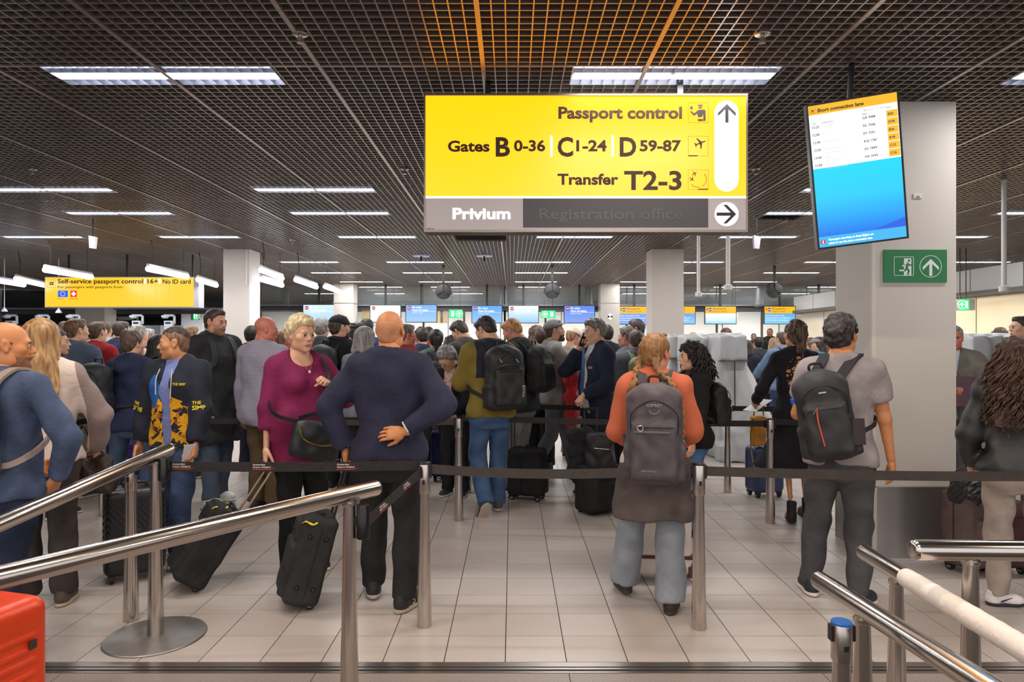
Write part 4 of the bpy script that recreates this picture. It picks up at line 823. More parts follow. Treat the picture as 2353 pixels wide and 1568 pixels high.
    if style == 'beard':
        F = Fld((-.11, -.05, -.16), (.11, .14, .03), h); F.ell((0, .030, -.030), (.066, .068, .085), k=.02); F.ell((0, .036, -.076), (.057, .056, .046), k=.02); F.ell((0, .078, -.10), (.029, .027, .026), k=.02); F.ell((0, .092, -.052), (.030, .019, .012), k=.012)
        F.disp(lambda x, y, z: _n(x, y, z, 160, .0015)); F.cut(lambda x, y, z: z-np.interp(y, [0, .03, .055, .075, .10], [-.012, -.035, -.052, -.046, -.044])+0*x); F.cut(lambda x, y, z: .004-y+0*x+0*z)
        G = np.sqrt((F.ax[0][:, None, None]/.022)**2+((F.ax[1][None, :, None]-.105)/.02)**2+((F.ax[2][None, None, :]+.0645)/.0095)**2); F.F = np.maximum(F.F, ((1-G)*.01).astype(np.float32))
    _T[k] = F.mesh(1); return _T[k]
def cap_mesh(kind, h):
    k = ('capm', kind, h)
    if k in _T: return _T[k]
    F = Fld((-.13, -.15, -.02), (.13, .24, .19), h)
    if kind == 'cap':
        F.ell((0, -.012, .042), (.094, .113, .098), k=.005); F.cut(lambda x, y, z: .042-z-.15*(y)+0*x); V1 = F
        F.rc((0, .085, .052), (0, .135, .047), .062, .056, k=.004, fl=((0, .2, 1), 9)); F.ell((0, -.012, .142), (.010, .010, .006), k=.004)
    elif kind == 'flat':
        F.ell((0, -.005, .062), (.092, .115, .055), k=.01); F.rc((0, .08, .05), (0, .105, .046), .058, .05, k=.02, fl=((0, .2, 1), 7)); F.cut(lambda x, y, z: .03-z+0*x+0*y); F.cut(lambda x, y, z: z-.115-.1*y+0*x)
    _T[k] = F.mesh(1); return _T[k]

PROF = {  # z, half width, half depth, centre y in the torso frame (origin between the hips, 1.75 m tall)
    'm': ((-.16, .135, .100, -.012), (-.08, .166, .118, -.018), (0, .172, .122, -.018), (.09, .160, .112, -.006), (.18, .150, .105, .006), (.30, .160, .112, .008), (.40, .172, .120, .004), (.47, .168, .110, -.010), (.525, .135, .086, -.020), (.565, .078, .066, -.022), (.61, .060, .058, -.014)),
    'f': ((-.16, .140, .098, -.012), (-.08, .172, .118, -.020), (0, .174, .122, -.020), (.09, .152, .104, -.006), (.18, .130, .094, .004), (.30, .140, .102, .006), (.40, .150, .108, .002), (.47, .146, .098, -.012), (.525, .118, .076, -.020), (.565, .066, .056, -.022), (.61, .051, .050, -.014))}
class Sk: pass
def ik(a, c, l1, l2, hint):
    v = c-a; d = np.linalg.norm(v); d2 = min(d, (l1+l2)*.998); u = v/max(d, 1e-6); c = a+u*d2
    x = (l1*l1-l2*l2+d2*d2)/(2*d2); hh = math.sqrt(max(l1*l1-x*x, 0)); n = np.array(hint, float); n = n-u*(n@u); n /= max(np.linalg.norm(n), 1e-6)
    return a+u*x+n*hh, c
ARM = {  # right-hand targets of the wrist, elbow hint, hand pose
    'hang': ((.27, .02, .84), (.35, -1, .1), 'relax'), 'hang2': ((.24, .10, .87), (.4, -1, .1), 'relax'), 'front': ((.07, .33, 1.13), (.7, -.5, -1), 'pinch'), 'low': ((.10, .30, .98), (.6, -.6, -.8), 'grip'), 'phone': ((.13, .10, 1.56), (.7, .5, -1), 'grip'),
    'strap': ((.13, .17, 1.32), (.8, 0, -1), 'fist'), 'hip': ((.215, -.06, 1.03), (1, -.25, .1), 'relax'), 'pocket': ((.21, .08, .90), (.6, -1, .1), 'relax'), 'reach': ((.16, .45, 1.02), (.5, -.6, -1), 'grip'), 'cross': ((-.06, .26, 1.16), (.9, -.3, -.8), 'relax'), 'handle': ((.26, .12, .80), (.5, -1, .1), 'grip'), 'pull': ((.27, -.10, .80), (.4, -1, .1), 'grip'), 'read': ((.05, .36, 1.20), (.8, -.4, -1), 'pinch')}
def skeleton(sex, w, yaw, lean, head, aR, aL, legs, sw=None, twist=0, hipz=.92, fat=0):
    S = Sk(); S.o = np.array((0, 0, hipz)); S.Rt = rot3(twist, -lean[0], lean[1]); S.T = lambda p: S.o+S.Rt @ np.array(p, float)
    sw = sw or (.19 if sex == 'm' else .168); S.sw = sw
    S.nb = S.T((0, -.020, .56)); S.Rh = S.Rt @ rot3(head[0], head[1], head[2]); Rn = S.Rt @ rot3(head[0]*.4, head[1]*.5, head[2]*.5); S.H = S.nb+Rn @ np.array((0, .028, .150)); S.sh = []; S.el = []; S.wr = []; S.hp = []; S.Rhand = []; S.hip = []; S.kn = []; S.an = []; S.fy = []
    for i, a in enumerate((aR, aL)):
        s = 1 if i == 0 else -1; a = ARM[a] if isinstance(a, str) else a; t, hn, pose = a[:3]; mir = np.array((s, 1, 1))
        sh = S.T((s*sw, -.012, .495)); el, wr = ik(sh, np.array(t)*mir, .295, .262, np.array(hn)*mir); S.sh.append(sh); S.el.append(el); S.wr.append(wr); S.hp.append(pose)
        z = (wr-el)/np.linalg.norm(wr-el)
        if len(a) > 3 and a[3] is not None: z = np.array(a[3], float)*mir; z /= np.linalg.norm(z)
        n = np.array(a[4], float)*mir if len(a) > 4 else np.array((-s, .25, 0.)); n = n-z*(n@z); n /= np.linalg.norm(n)
        x = np.cross(n, z)*1.0; S.Rhand.append(np.stack([x, n, z], 1))
    for i, (fx, fy, ya, lift, hint) in enumerate(legs):
        s = 1 if i == 0 else -1; hip = np.array((s*.092, -.01, hipz-.02)); ank = np.array((fx, fy, .085+lift)); kn, an = ik(hip, ank, .417, .405, hint); S.hip.append(hip); S.kn.append(kn); S.an.append(an); S.fy.append(ya)
    return S
def put_torso(F, S, prof, off, z0, z1, w=1, b=1, k=.02, belly=0, bust=0, extra=None, shift=0):
    P_ = np.array(prof); 
    if extra is not None: P_ = np.concatenate([np.array(extra), P_[P_[:, 0] > extra[-1][0]+.01]])
    zs = P_[:, 0]; zz = np.linspace(max(z0, zs[0]), min(z1, zs[-1]), 5); pts = np.array([S.T((x, y, z)) for x in (-.32, .32) for y in (-.32, .32) for z in zz]); sl, g = F.sub(pts.min(0)-.05, pts.max(0)+.05)
    if sl is None: return
    X, Y, Z = g[0]-S.o[0], g[1]-S.o[1], g[2]-S.o[2]; Rt = S.Rt; q = [X*Rt[0, i]+Y*Rt[1, i]+Z*Rt[2, i] for i in range(3)]
    zc = np.clip(q[2], zs[0], zs[-1]); a = np.interp(zc, zs, P_[:, 1])*w+off; bb = np.interp(zc, zs, P_[:, 2])*b+off; c = np.interp(zc, zs, P_[:, 3])
    if belly:
        be = belly*np.exp(-((zc-.14)/.13)**2); bb = bb+be*.5; c = c+be*.5; a = a+be*.45
    kk = (np.abs(q[0]/a)**2.3+np.abs((q[1]-c)/bb)**2.3)**(1/2.3); d = (kk-1)*np.minimum(a, bb)*.92; d = np.maximum(d, np.maximum(z0-q[2], q[2]-z1)); F.put(sl, d, k)
    if bust and z1 > .4:
        for s in (-1, 1): F.ell(S.T((s*.068*w, .075*b+bust*.3, .375)), (.062+off*.6, .045+bust*.6+off*.6, .062+off*.6), k=.04)
def put_shoulders(F, S, off, r=.056, k=.05, m=1.0):
    for i, s in enumerate((1, -1)): F.rc(S.T((s*.02, -.026, .555)), S.sh[i]+S.Rt @ np.array((-s*.012, 0, .004)), (r-.008)+off, r+off, k=k)
def put_arm(F, S, i, off, t1=1., sex='m', k=.018, loose=0, thick=1.0, ext=0.0):
    ru, re, rw = (.054, .043, .028) if sex == 'm' else (.047, .037, .025); ru *= thick; re *= thick
    sh, el, wr = S.sh[i], S.el[i], S.wr[i]
    if t1 > 1: F.rc(sh, el, ru+off, re+off+loose, k=.03); f = t1-1; e = el+(wr-el)*f; r1 = re+(rw-re)*f+off+loose*.7; F.rc(el, e, re+off+loose, r1, k=k, cut1=True)
    else: e = sh+(el-sh)*t1; F.rc(sh, e, ru+off, ru+(re-ru)*t1+off+loose+.008, k=.03, cut1=True)
def put_leg(F, S, i, off, rk, ra, t1=2., k=.012, sex='m', thick=1.0, cut=True):
    rh = (.090 if sex == 'm' else .092)*thick; hip, kn, an = S.hip[i], S.kn[i], S.an[i]
    F.rc(hip, kn, rh+off, rk+off, k=.02)
    b = an+(an-kn)/np.linalg.norm(an-kn)*.02
    if t1 >= 2: F.rc(kn, b, rk+off, ra+off, k=k, cut1=cut)
    else: F.rc(kn, kn+(b-kn)*(t1-1), rk+off, rk+(ra-rk)*(t1-1)+off, k=k, cut1=True)
LEGS = {'stand': ((.10, .02, 8, 0, (0, 1, 0)), (-.10, .02, -8, 0, (0, 1, 0))), 'wide': ((.17, .0, 14, 0, (.1, 1, 0)), (-.17, .02, -14, 0, (-.1, 1, 0))), 'walk': ((.09, .24, 3, 0, (0, 1, 0)), (-.09, -.26, -3, .05, (0, 1, 0))), 'walk2': ((.09, -.26, 3, .05, (0, 1, 0)), (-.09, .24, -3, 0, (0, 1, 0))), 'relaxR': ((.13, .10, 18, 0, (.1, 1, 0)), (-.08, .0, -6, 0, (0, 1, 0))), 'relaxL': ((.08, .0, 6, 0, (0, 1, 0)), (-.13, .10, -18, 0, (-.1, 1, 0)))}
SKIN = {'fair': '#d9a78a', 'pink': '#d2937a', 'red': '#c67762', 'tan': '#b98560', 'brown': '#8a5c42', 'warm': '#cf9166', 'orange': '#d08a5a'}
PEOPLE = {}
def person(key, px, d, ytop, yaw, label, sex='m', w=1., b=1., belly=0., bust=None, lean=(0, 0), head=(0, 0, 0), aR='hang', aL='hang', legs='stand', skin='fair', hair=('short', '#4a382c'), top=None, inner=None, pants=None, shoes=None,
           h=None, near=False, beard=None, extra_z=0., sw=None, twist=0, thick=1., fat=0, eyes=False, group=None, ears=True, hipz=.92, headscale=1., bare=False, cap=None, scale=None):
    legs = LEGS[legs] if isinstance(legs, str) else legs; bust = (.03 if sex == 'f' else 0) if bust is None else bust
    S = skeleton(sex, w, yaw, lean, head, aR, aL, legs, sw, twist, hipz, fat); prof = PROF[sex]
    ht = S.H+S.Rh @ np.array((0, -.01, .119)); sc = scale or (PZ(ytop, d)-extra_z)/ht[2]
    far = d > 7.6; hb = .036 if far else .030; hc = (.032 if far else .024) if not near else .0142; hh = .0125 if far else (.0095 if not near else .0055)
    if bare: hb = .0135
    # the empty: the head centre lands on (px, d)
    yw = R(yaw); off = Matrix.Rotation(yw, 3, 'Z') @ Vector((S.H[0], S.H[1], 0))*sc
    T = thing('person', label, 'person', (PX(px, d)-off.x, d-off.y, 0), yw, group); T.scale = (sc,)*3
    pts = np.array(S.sh+S.el+S.wr+S.hip+S.kn+S.an+[S.nb]); lo, hi = pts.min(0)-.24, pts.max(0)+.24; lo[2] = -.02; hi[2] = S.nb[2]+.2
    # ---- body: one continuous skin
    F = Fld(lo, hi, hb); ins = -.014 if not bare else -.005
    put_torso(F, S, prof, ins, -.16, .62, w*.97, b, belly=belly*.9, bust=bust*.8); put_shoulders(F, S, ins)
    nr = (.054 if sex == 'm' else .046)+.004*fat
    F.rc(S.T((0, -.022, .54)), S.H+S.Rh @ np.array((0, -.025, -.06)), nr+.006, nr, k=.04)
    for i in (0, 1):
        put_arm(F, S, i, ins if (top or {}).get('sleeve', 'long') == 'long' else -.003, 1.999, sex, thick=thick); F.rc(S.wr[i]-S.Rhand[i][:, 2]*.02, S.wr[i]+S.Rhand[i][:, 2]*.008, .024, .0225, k=.012)
        put_leg(F, S, i, ins-.006, .058, .040, sex=sex, cut=False); F.rc(S.an[i], S.an[i]+np.array((math.sin(-R(S.fy[i])), math.cos(R(S.fy[i])), 0))*.06+np.array((0, 0, -.05)), .035, .025, k=.02)
    V, Q = F.mesh(1); Vs, Qs, Ms = [V], [Q], [np.zeros(len(Q), int)]; n = len(V)
    hV, hQ, lips = head_tpl(sex, hh, fat); hs = headscale*(sc**-.45 if sc < 1.2 else 1)
    Vs.append((hV*hs) @ S.Rh.T+S.H); Qs.append(hQ+n); Ms.append(lips.astype(int)); n += len(hV); S.hs = hs
    for i in (0, 1):
        a, q = hand_tpl(S.hp[i], .012 if far else (.0085 if not near else .005)); a = a.copy(); q = q.copy()
        if i == 0: a[:, 0] *= -1; q = q[:, ::-1]
        Rm = S.Rhand[i]
        Vs.append((a*(.96 if sex == 'f' else 1.04)) @ Rm.T+S.wr[i]); Qs.append(q+n); Ms.append(np.zeros(len(q), int)); n += len(a)
    sk = SKIN.get(skin, skin); c = tuple(int(sk[i:i+2], 16) for i in (1, 3, 5)); lipc = '#%02x%02x%02x' % (int(c[0]*.90), int(c[1]*.74), int(c[2]*.75))
    meshobj('body', np.concatenate(Vs), np.concatenate(Qs), None, T, True, [mat('skin_'+skin.strip('#'), sk, .5, 0, 'skin', 40, .05, .07), mat('lip_'+skin.strip('#'), lipc, .45)], np.concatenate(Ms))
    HM = lambda A: (A*hs) @ S.Rh.T+S.H
    if eyes:
        ew = mat('eye_white', '#d8d0c8', .2); ei = mat('iris', '#3a2a1e', .15)
        for s in (-1, 1):
            m = MB(); m.lathe([(.0105*math.sin(math.pi*q/8)+1e-5, -.0105*math.cos(math.pi*q/8)) for q in range(9)], 12, (0, 0, 0), Matrix.Rotation(R(-90), 3, 'X'), cap=False)
            A = np.array(m.V)+np.array((s*.031, .0865, .0035)); A[:, 1] = np.minimum(A[:, 1], .0985); mi = [1 if np.mean([m.V[j][1] for j in f]) > .0080 else 0 for f in m.F]; meshobj('eye', HM(A), m.F, None, T, True, [ew, ei], mi)
            lid = MB(); lid.tube([(s*.018, .0945, .006), (s*.024, .0985, .0105), (s*.033, .0975, .0115), (s*.044, .0885, .006)], [.0012, .0018, .0018, .001], 5); meshobj('eyelid', HM(np.array(lid.V)), lid.F, mat('lash', '#3a261c', .6), T, True)
            eb = MB(); eb.tube([(s*.014, .0935, .020), (s*.026, .0955, .0255), (s*.038, .0905, .026), (s*.047, .080, .021)], [.0024, .0033, .0028, .0012], 6); meshobj('eyebrow', HM(np.array(eb.V)), eb.F, mat('brow_'+hair[1].strip('#'), hair[1] if hair[1] not in ('#e3d3ad', '#ded2ae') else '#b59a72', .7), T, True)
    # ---- hair, beard, cap
    if hair[0]:
        st = hair[0]; kd = 'curl' if st.startswith('curl') else ('skin' if st == 'bald' else 'hair'); c2 = hair[2] if len(hair) > 2 else None
        V, Q = hair_tpl(st, .015 if far else (.0105 if not near else .006)); meshobj('hair', HM(V), Q, mat('hair_'+hair[1].strip('#')+(c2 or ''), hair[1], .5, 0, kd, 55 if kd == 'hair' else 70, .5, .3, col2=c2), T, True)
    if beard: V, Q = hair_tpl('beard', .008 if far else .005); meshobj('beard', HM(V), Q, mat('beard_'+beard.strip('#'), beard, .7, 0, 'curl', 160, .3, .1), T, True)
    if cap: V, Q = cap_mesh(cap[0], .0085); meshobj('cap', HM(V) if len(cap) < 3 else (V*hs) @ (S.Rh @ rot3(0, cap[2], 0)).T+S.H, Q, mat('cap_'+cap[1].strip('#'), cap[1], .8, 0, 'cloth', 60), T, True)
    # ---- clothes
    rs = np.random.default_rng(abs(hash(label)) % 1000 if 0 else sum(map(ord, label)) % 997)
    def garment(name, tp, inn=False):
        F = Fld(lo-(0, 0, 0), hi, tp.get('h', hc)); o = tp.get('off', .016 if not inn else .006); hem = tp.get('hem', -.06); sl = tp.get('sleeve', 'long'); ext = None
        if hem < -.16: fl_ = tp.get('flare', .05); ext = [(hem, .178+fl_, .125+fl_, -.012), (-.16, .178, .125, -.015)]
        put_torso(F, S, prof, o, hem, tp.get('neck', .582), w, b, belly=belly, bust=bust, extra=ext)
        if not tp.get('skirt'): put_shoulders(F, S, o)
        if hem < .03:
            for i, s in enumerate((1, -1)):
                u = (S.kn[i]-S.hip[i])/np.linalg.norm(S.kn[i]-S.hip[i]); ln = max(.05, -hem+.03); F.rc(S.hip[i], S.hip[i]+u*min(ln, .36), (.090 if sex == 'm' else .092)*(w*.5+.5)+o+.007, .084+o+.007, k=.03); F.ell(S.T((s*.072*w, -.060, -.045)), (.085*w+o-.004, .07+o-.004, .085+o-.004), k=.05)
            X, Y, Z = F.grid(); F.F = np.maximum(F.F, (hem-((X-S.o[0])*S.Rt[0, 2]+(Y-S.o[1])*S.Rt[1, 2]+(Z-S.o[2])*S.Rt[2, 2])).astype(np.float32))
        t1 = {'long': 1.95, '34': 1.55, 'elbow': 1.12, 'short': .62, 'none': .02}[sl] if isinstance(sl, str) else sl
        if not inn and not tp.get('skirt'): 
            for i in (0, 1): put_arm(F, S, i, o-.002, t1, sex, loose=tp.get('loose', .006), thick=thick)
        cl = tp.get('collar'); rings = {'crew': (.066, .580, .008), 'polo': (.068, .592, .014), 'hood': (.082, .575, .022), 'turtle': (.066, .60, .02), 'coat': (.085, .575, .018), 'stand': (.066, .605, .016)}
        if cl:
            rr, rz_, rt = rings[cl]; rr *= (1 if sex == 'm' else .88); rr += .005*fat; n = 10; pp = []
            for a in range(n):
                t = 2*math.pi*a/n; fr = math.sin(t); pp.append(S.T((rr*math.cos(t), -.016+rr*.92*fr, rz_-(.03 if cl != 'turtle' else .008)*(fr*.5+.5))))
            gap = (2, 3) if cl in ('polo', 'hood', 'coat') else ()
            for a in range(n):
                if a in gap and False: continue
                F.rc(pp[a], pp[(a+1) % n], rt, rt, k=.012)
            if cl == 'hood':
                F.ell(S.T((0, -.115, .515)), (.115, .052, .085), S.Rt @ rot3(0, -25, 0), k=.03); F.ell(S.T((0, -.085, .585)), (.10, .05, .04), S.Rt, k=.025)
            if cl == 'coat': F.ell(S.T((0, -.075, .575)), (.09, .04, .035), S.Rt, k=.02)
        if tp.get('open'):
            wd0, wd1 = tp['open']
            X, Y, Z = F.grid(); q = [(X-S.o[0])*S.Rt[0, i]+(Y-S.o[1])*S.Rt[1, i]+(Z-S.o[2])*S.Rt[2, i] for i in range(3)]; wd_ = np.interp(q[2], [hem, .45, .62], [wd0, wd1, wd1+.015]); F.F = np.maximum(F.F, np.minimum(wd_-np.abs(q[0]-tp.get('ox', 0)), q[1]-.0).astype(np.float32))
        if tp.get('scoop'): F.ell(S.T((0, .075, .60)), (.085*w, .11, .085+tp['scoop']), k=.01, op='sub')
        F.disp(wrink(tp.get('wr', .0035 if not inn else .001), tp.get('wf', 1.), float(rs.random()*6)))
        V, Q = F.mesh(1); c2 = tp.get('col2'); m = tp.get('mat') or mat(tp.get('kind', 'cloth')+'_'+tp['col'].strip('#')+(c2 or ''), tp['col'], tp.get('rough', .85), 0, tp.get('kind', 'cloth'), tp.get('sc', 50), tp.get('bump', .25), tp.get('var', .1), col2=c2, spec=tp.get('spec', .3))
        if tp.get('regions'):
            mats = [m]; mi = np.zeros(len(Q), int); c = (V[Q].mean(1)-S.o) @ S.Rt
            for fn, mm in tp['regions']: mats.append(mm); mi[fn(c[:, 0], c[:, 1], c[:, 2], V[Q].mean(1))] = len(mats)-1
            return meshobj(name, V, Q, None, T, True, mats, mi)
        return meshobj(name, V, Q, m, T, True)
    if inner: S.inner = garment(inner.get('name', 'shirt'), inner, True)
    if top: S.top = garment(top.get('name', 'jumper'), top)
    if pants:
        F = Fld(lo, hi, hc); o = pants.get('off', .010); rk, ra = {'straight': (.068, .062), 'skinny': (.058, .045), 'flare': (.068, .105), 'wide': (.082, .088), 'jog': (.072, .052), 'loose': (.076, .070)}[pants.get('cut', 'straight')]; t1 = pants.get('len', 2.)
        put_torso(F, S, prof, o, -.17, pants.get('waist', min(.09, (top or {}).get('hem', -.06)+.04)), w, b, belly=belly*.7)
        for i, s in enumerate((1, -1)):
            put_leg(F, S, i, o, rk*thick, ra, t1, sex=sex, k=.01, thick=w*.5+.5); F.ell(S.T((s*.072*w, -.060, -.045)), (.085*w, .07, .085), k=.05)
        wz = S.o[2]+max(.0, pants.get('waist', min(.09, (top or {}).get('hem', -.06)+.04)))+.015; F.cut(lambda x, y, z: z-wz+0*x+0*y); F.disp(wrink(pants.get('wr', .004), 1.1, float(rs.random()*6)))
        V, Q = F.mesh(1); c2 = pants.get('col2'); kd = pants.get('kind', 'cloth')
        S.pants = meshobj(pants.get('name', 'trousers'), V, Q, mat(kd+'_'+pants['col'].strip('#')+(c2 or ''), pants['col'], pants.get('rough', .85), 0, kd, pants.get('sc', 50), pants.get('bump', .2), pants.get('var', .1), col2=c2, spec=.25), T, True)
    sh = shoes or {}; up, so = shoe_tpl(sh.get('kind', 'shoe')); mu = mat('shoe_'+sh.get('col', '#1d1d1f').strip('#'), sh.get('col', '#1d1d1f'), .6, 0, 'cloth', 60); ms = mat('sole_'+sh.get('sole', '#2a2a2a').strip('#'), sh.get('sole', '#2a2a2a'), .7)
    if near:
        lc = mat('lace_'+sh.get('lace', '#8a8784').strip('#'), sh.get('lace', '#8a8784'), .8)
        if 'laces' not in _T:
            lm = MB()
            for q in range(5): yy = .03+.021*q; zz = .107-.0088*q-.0016*q*q; lm.tube(bezier([(-.024, yy-.004, zz-.012), (0, yy, zz+.002), (.024, yy+.004, zz-.012)], 8), .0032, 5)
            lo_ = lm.obj('laces', BLACKP); _T['laces'] = lo_.data; bpy.data.objects.remove(lo_)
    S.shoe = []; S.garment = garment
    for i in (0, 1):
        a = S.an[i]; dn = (S.kn[i]-a); pit = sh.get('pitch', (0, 0))[i]; o = inst('shoe', up, mu, T); o.location = (a[0], a[1], max(0, a[2]-.085)+.001); o.rotation_euler = (R(-pit), 0, -R(S.fy[i])); k = .98 if sex == 'm' else .9; o.scale = (k if i == 0 else -k, k, k); inst('sole', so, ms, o); S.shoe.append(o)
        if near and sh.get('kind') != 'boot': inst('laces', _T['laces'], lc, o)
        if sh.get('mark'):
            for sx in (-1, 1):
                q = MB()
                if sh['mark'][0] == 'swoosh': q.prism([(-.05, .030), (-.035, .022), (-.01, .026), (.055, .058), (-.012, .038), (-.032, .036), (-.045, .046)], -.002, .002, Matrix.Translation((sx*.043, .02, .012)) @ Matrix.Rotation(R(90*sx), 4, 'Z') @ Matrix.Scale(sx, 4, (1, 0, 0)))
                else: ring(q, (0, .058), .011, .0145, -.002, .002, 30, 260, 10); ring(q, (0, .034), .011, .0145, -.002, .002, 210, 440, 10)
                if sh['mark'][0] != 'swoosh': q.V = [tuple(Matrix.Translation((sx*.044, .03, .012)) @ Matrix.Rotation(R(90*sx), 4, 'Z') @ Vector(v)) for v in q.V]
                q.obj('emblem', mat('mark_'+sh['mark'][1].strip('#'), sh['mark'][1], .6), o)
    S.obj = T; S.sc = sc; S.key = key; S.prof = prof; S.w = w; S.b = b; S.belly = belly; S.HM = HM; S.near = near; PEOPLE[key] = S
    return S
def tpt(S, p): return Vector(S.T(p))              # torso-frame point in the person's own space
def wpt(S, p): return S.obj.matrix_basis @ Vector(p)

def plait(S, pts, r0, r1, m, name='plait'):
    """braid: a chain of slanted lobes along pts (person space)"""
    c = bezier(pts, 60); L = sum((b_-a).length for a, b_ in zip(c, c[1:])); n = int(L/.021); P_ = np.array(c); lo = P_.min(0)-.05; F = Fld(lo, P_.max(0)+.05, .0055)
    for q in range(n):
        f = q/(n-1)*(len(c)-1); i = min(int(f), len(c)-2); p_ = c[i].lerp(c[i+1], f-i); t = (c[i+1]-c[i]).normalized(); sd = t.cross(Vector((0, 1, 0))).normalized() if abs(t.y) < .9 else Vector((1, 0, 0)); r = r0+(r1-r0)*q/n; s = 1 if q % 2 else -1
        F.rc(p_+sd*s*r*.15-t*.012, p_+sd*s*r*.75+t*.012, r*.75, r*.6, k=.004)
    V, Q = F.mesh(0); return meshobj(name, V, Q, m, S.obj, True)
def curls(S, n, m, L=(.18, .34), r=.007, amp=.016, seed=1, zmax=.09, back=True, wave=3., spread=.05, name='curl_locks'):
    """hanging curled locks over the hair, one mesh of tapered strands"""
    rg = np.random.default_rng(seed); mb = MB(); hs = S.hs
    for q in range(n):
        a = rg.uniform(-2.5, 2.5) if back else rg.uniform(-math.pi, math.pi); z = rg.uniform(-.03, zmax); rad = math.sqrt(max(.05, 1-((z-.036)/.125)**2)); x = math.sin(a)*.106*rad; y = -.02-math.cos(a)*.122*rad
        if y > .03: continue
        l = rg.uniform(*L); ph = rg.uniform(0, 6.28); k = 12; pts = []
        for j in range(k+1):
            u = j/k; o = 1+u*spread/.1; w_ = amp*min(1, u*2.5); yy = y*(1+u*.35)-u*u*.05*(l/.3); pts.append((x*o+w_*math.sin(ph+u*wave*6.28*l/.3), yy+w_*math.cos(ph+u*wave*6.28*l/.3), z-u*l-.01*u))
        V = S.HM(np.array(pts)); mb.tube([tuple(v) for v in V], [r*hs*(.55+1.0*math.sin(math.pi*min(1, .12+.86*j/k))) for j in range(k+1)], 5)
    return mb.obj(name, m, S.obj, True)
# ================================================================ QUEUE POSTS, BELTS, HANDRAILS
DARKB = mat('belt_black', '#211e1e', .75, 0, 'cloth', 90, .1, .05); BROWNB = mat('belt_brown', '#3d3530', .75, 0, 'cloth', 90, .1, .05)
ST_PROF = [(.0405, 0), (.0415, .004), (.038, .2), (.034, .42), (.030, .62), (.0285, .735), (.0285, .74)]
_st = {}
def stanchion(px, d, label, top=.92, cap='#1c1a1b', slot=True):
    t = thing('belt_post', label, 'belt post', (PX(px, d), d, 0), 0, 'steel belt posts'); s = top/.92; t.scale = (1, 1, s)
    far = d > 5; key = (far,)
    if key not in _st:
        n = 14 if far else 28; o = []
        m = MB(); m.lathe(ST_PROF, n); o.append(('post', autosmooth(m.obj('post', STEEL)), STEEL))
        m = MB(); m.lathe([(.0295, .74), (.0295, .744), (.0325, .746), (.0335, .752), (.0335, .912), (.032, .916)], n); o.append(('post_head', autosmooth(m.obj('post_head', STEEL)), STEEL))
        m = MB(); m.lathe([(.034, .910), (.034, .918), (.030, .922)], n); o.append(('cap', autosmooth(m.obj('cap', None)), None)); o[-1][1].data.materials.append(BLACKP)
        m = MB(); m.bb((-.0075, -.0352, .80), (.0075, -.030, .825)); o.append(('slot', m.obj('slot', BLACKP), BLACKP))
        for a in (-1, 1): m = MB(); m.bb((a*.034-.006, -.014, .835), (a*.034+.006, .014, .905)); o.append(('belt_slot', m.obj('belt_slot', BLACKP), BLACKP))
        _st[key] = [(nm, ob.data) for nm, ob, _ in o]
        for nm, ob, _ in o: bpy.data.objects.remove(ob)
    for nm, me in _st[key]:
        o = link(bpy.data.objects.new(nm, me), t)
        if nm == 'cap' and cap != '#1c1a1b': o.material_slots[0].link = 'OBJECT'; o.material_slots[0].material = mat('cap_blue', cap, .3)
    return t
for px, d, lb in ((301, 3.91, 'steel belt post close beside the post with the round base plate'), (975, 3.83, 'steel belt post in front of the navy jumper man, where three belts meet'), (1606, 3.80, 'steel belt post right of the girl with the plaits'),
                  (1054, 6.08, 'steel belt post left of the jeans of the olive jumper man'), (1074, 7.2, 'steel belt post half hidden behind the one left of the olive jumper man'), (1096, 8.3, 'slim steel belt post right at the left leg of the olive jumper man'), (1672, 7.23, 'steel belt post in front of the grey covered kiosks'),
                  (1770, 6.0, 'steel belt post in front of the woman in the lace blouse'), (238, 6.24, 'steel belt post between the knitted waistcoat and the printed hoodie'), (188, 9.2, 'far steel belt post behind the shoulder of the knitted waistcoat'), (622, 6.67, 'steel belt post behind the woman in the plum top'),
                  (507, 9.0, 'far thin steel belt post behind the printed hoodie man'), (1183, 8.0, 'thin steel belt post behind the small black case'), (1757, 14.0, 'far thin steel belt post left of the lace blouse'), (1598, 7.9, 'thin steel belt post behind the plait wearer at the kiosks')):
    stanchion(px, d, lb)
stanchion(1934, 2.26, 'near steel belt post with blue cap between the sloping handrails', .672, '#1d62b0')

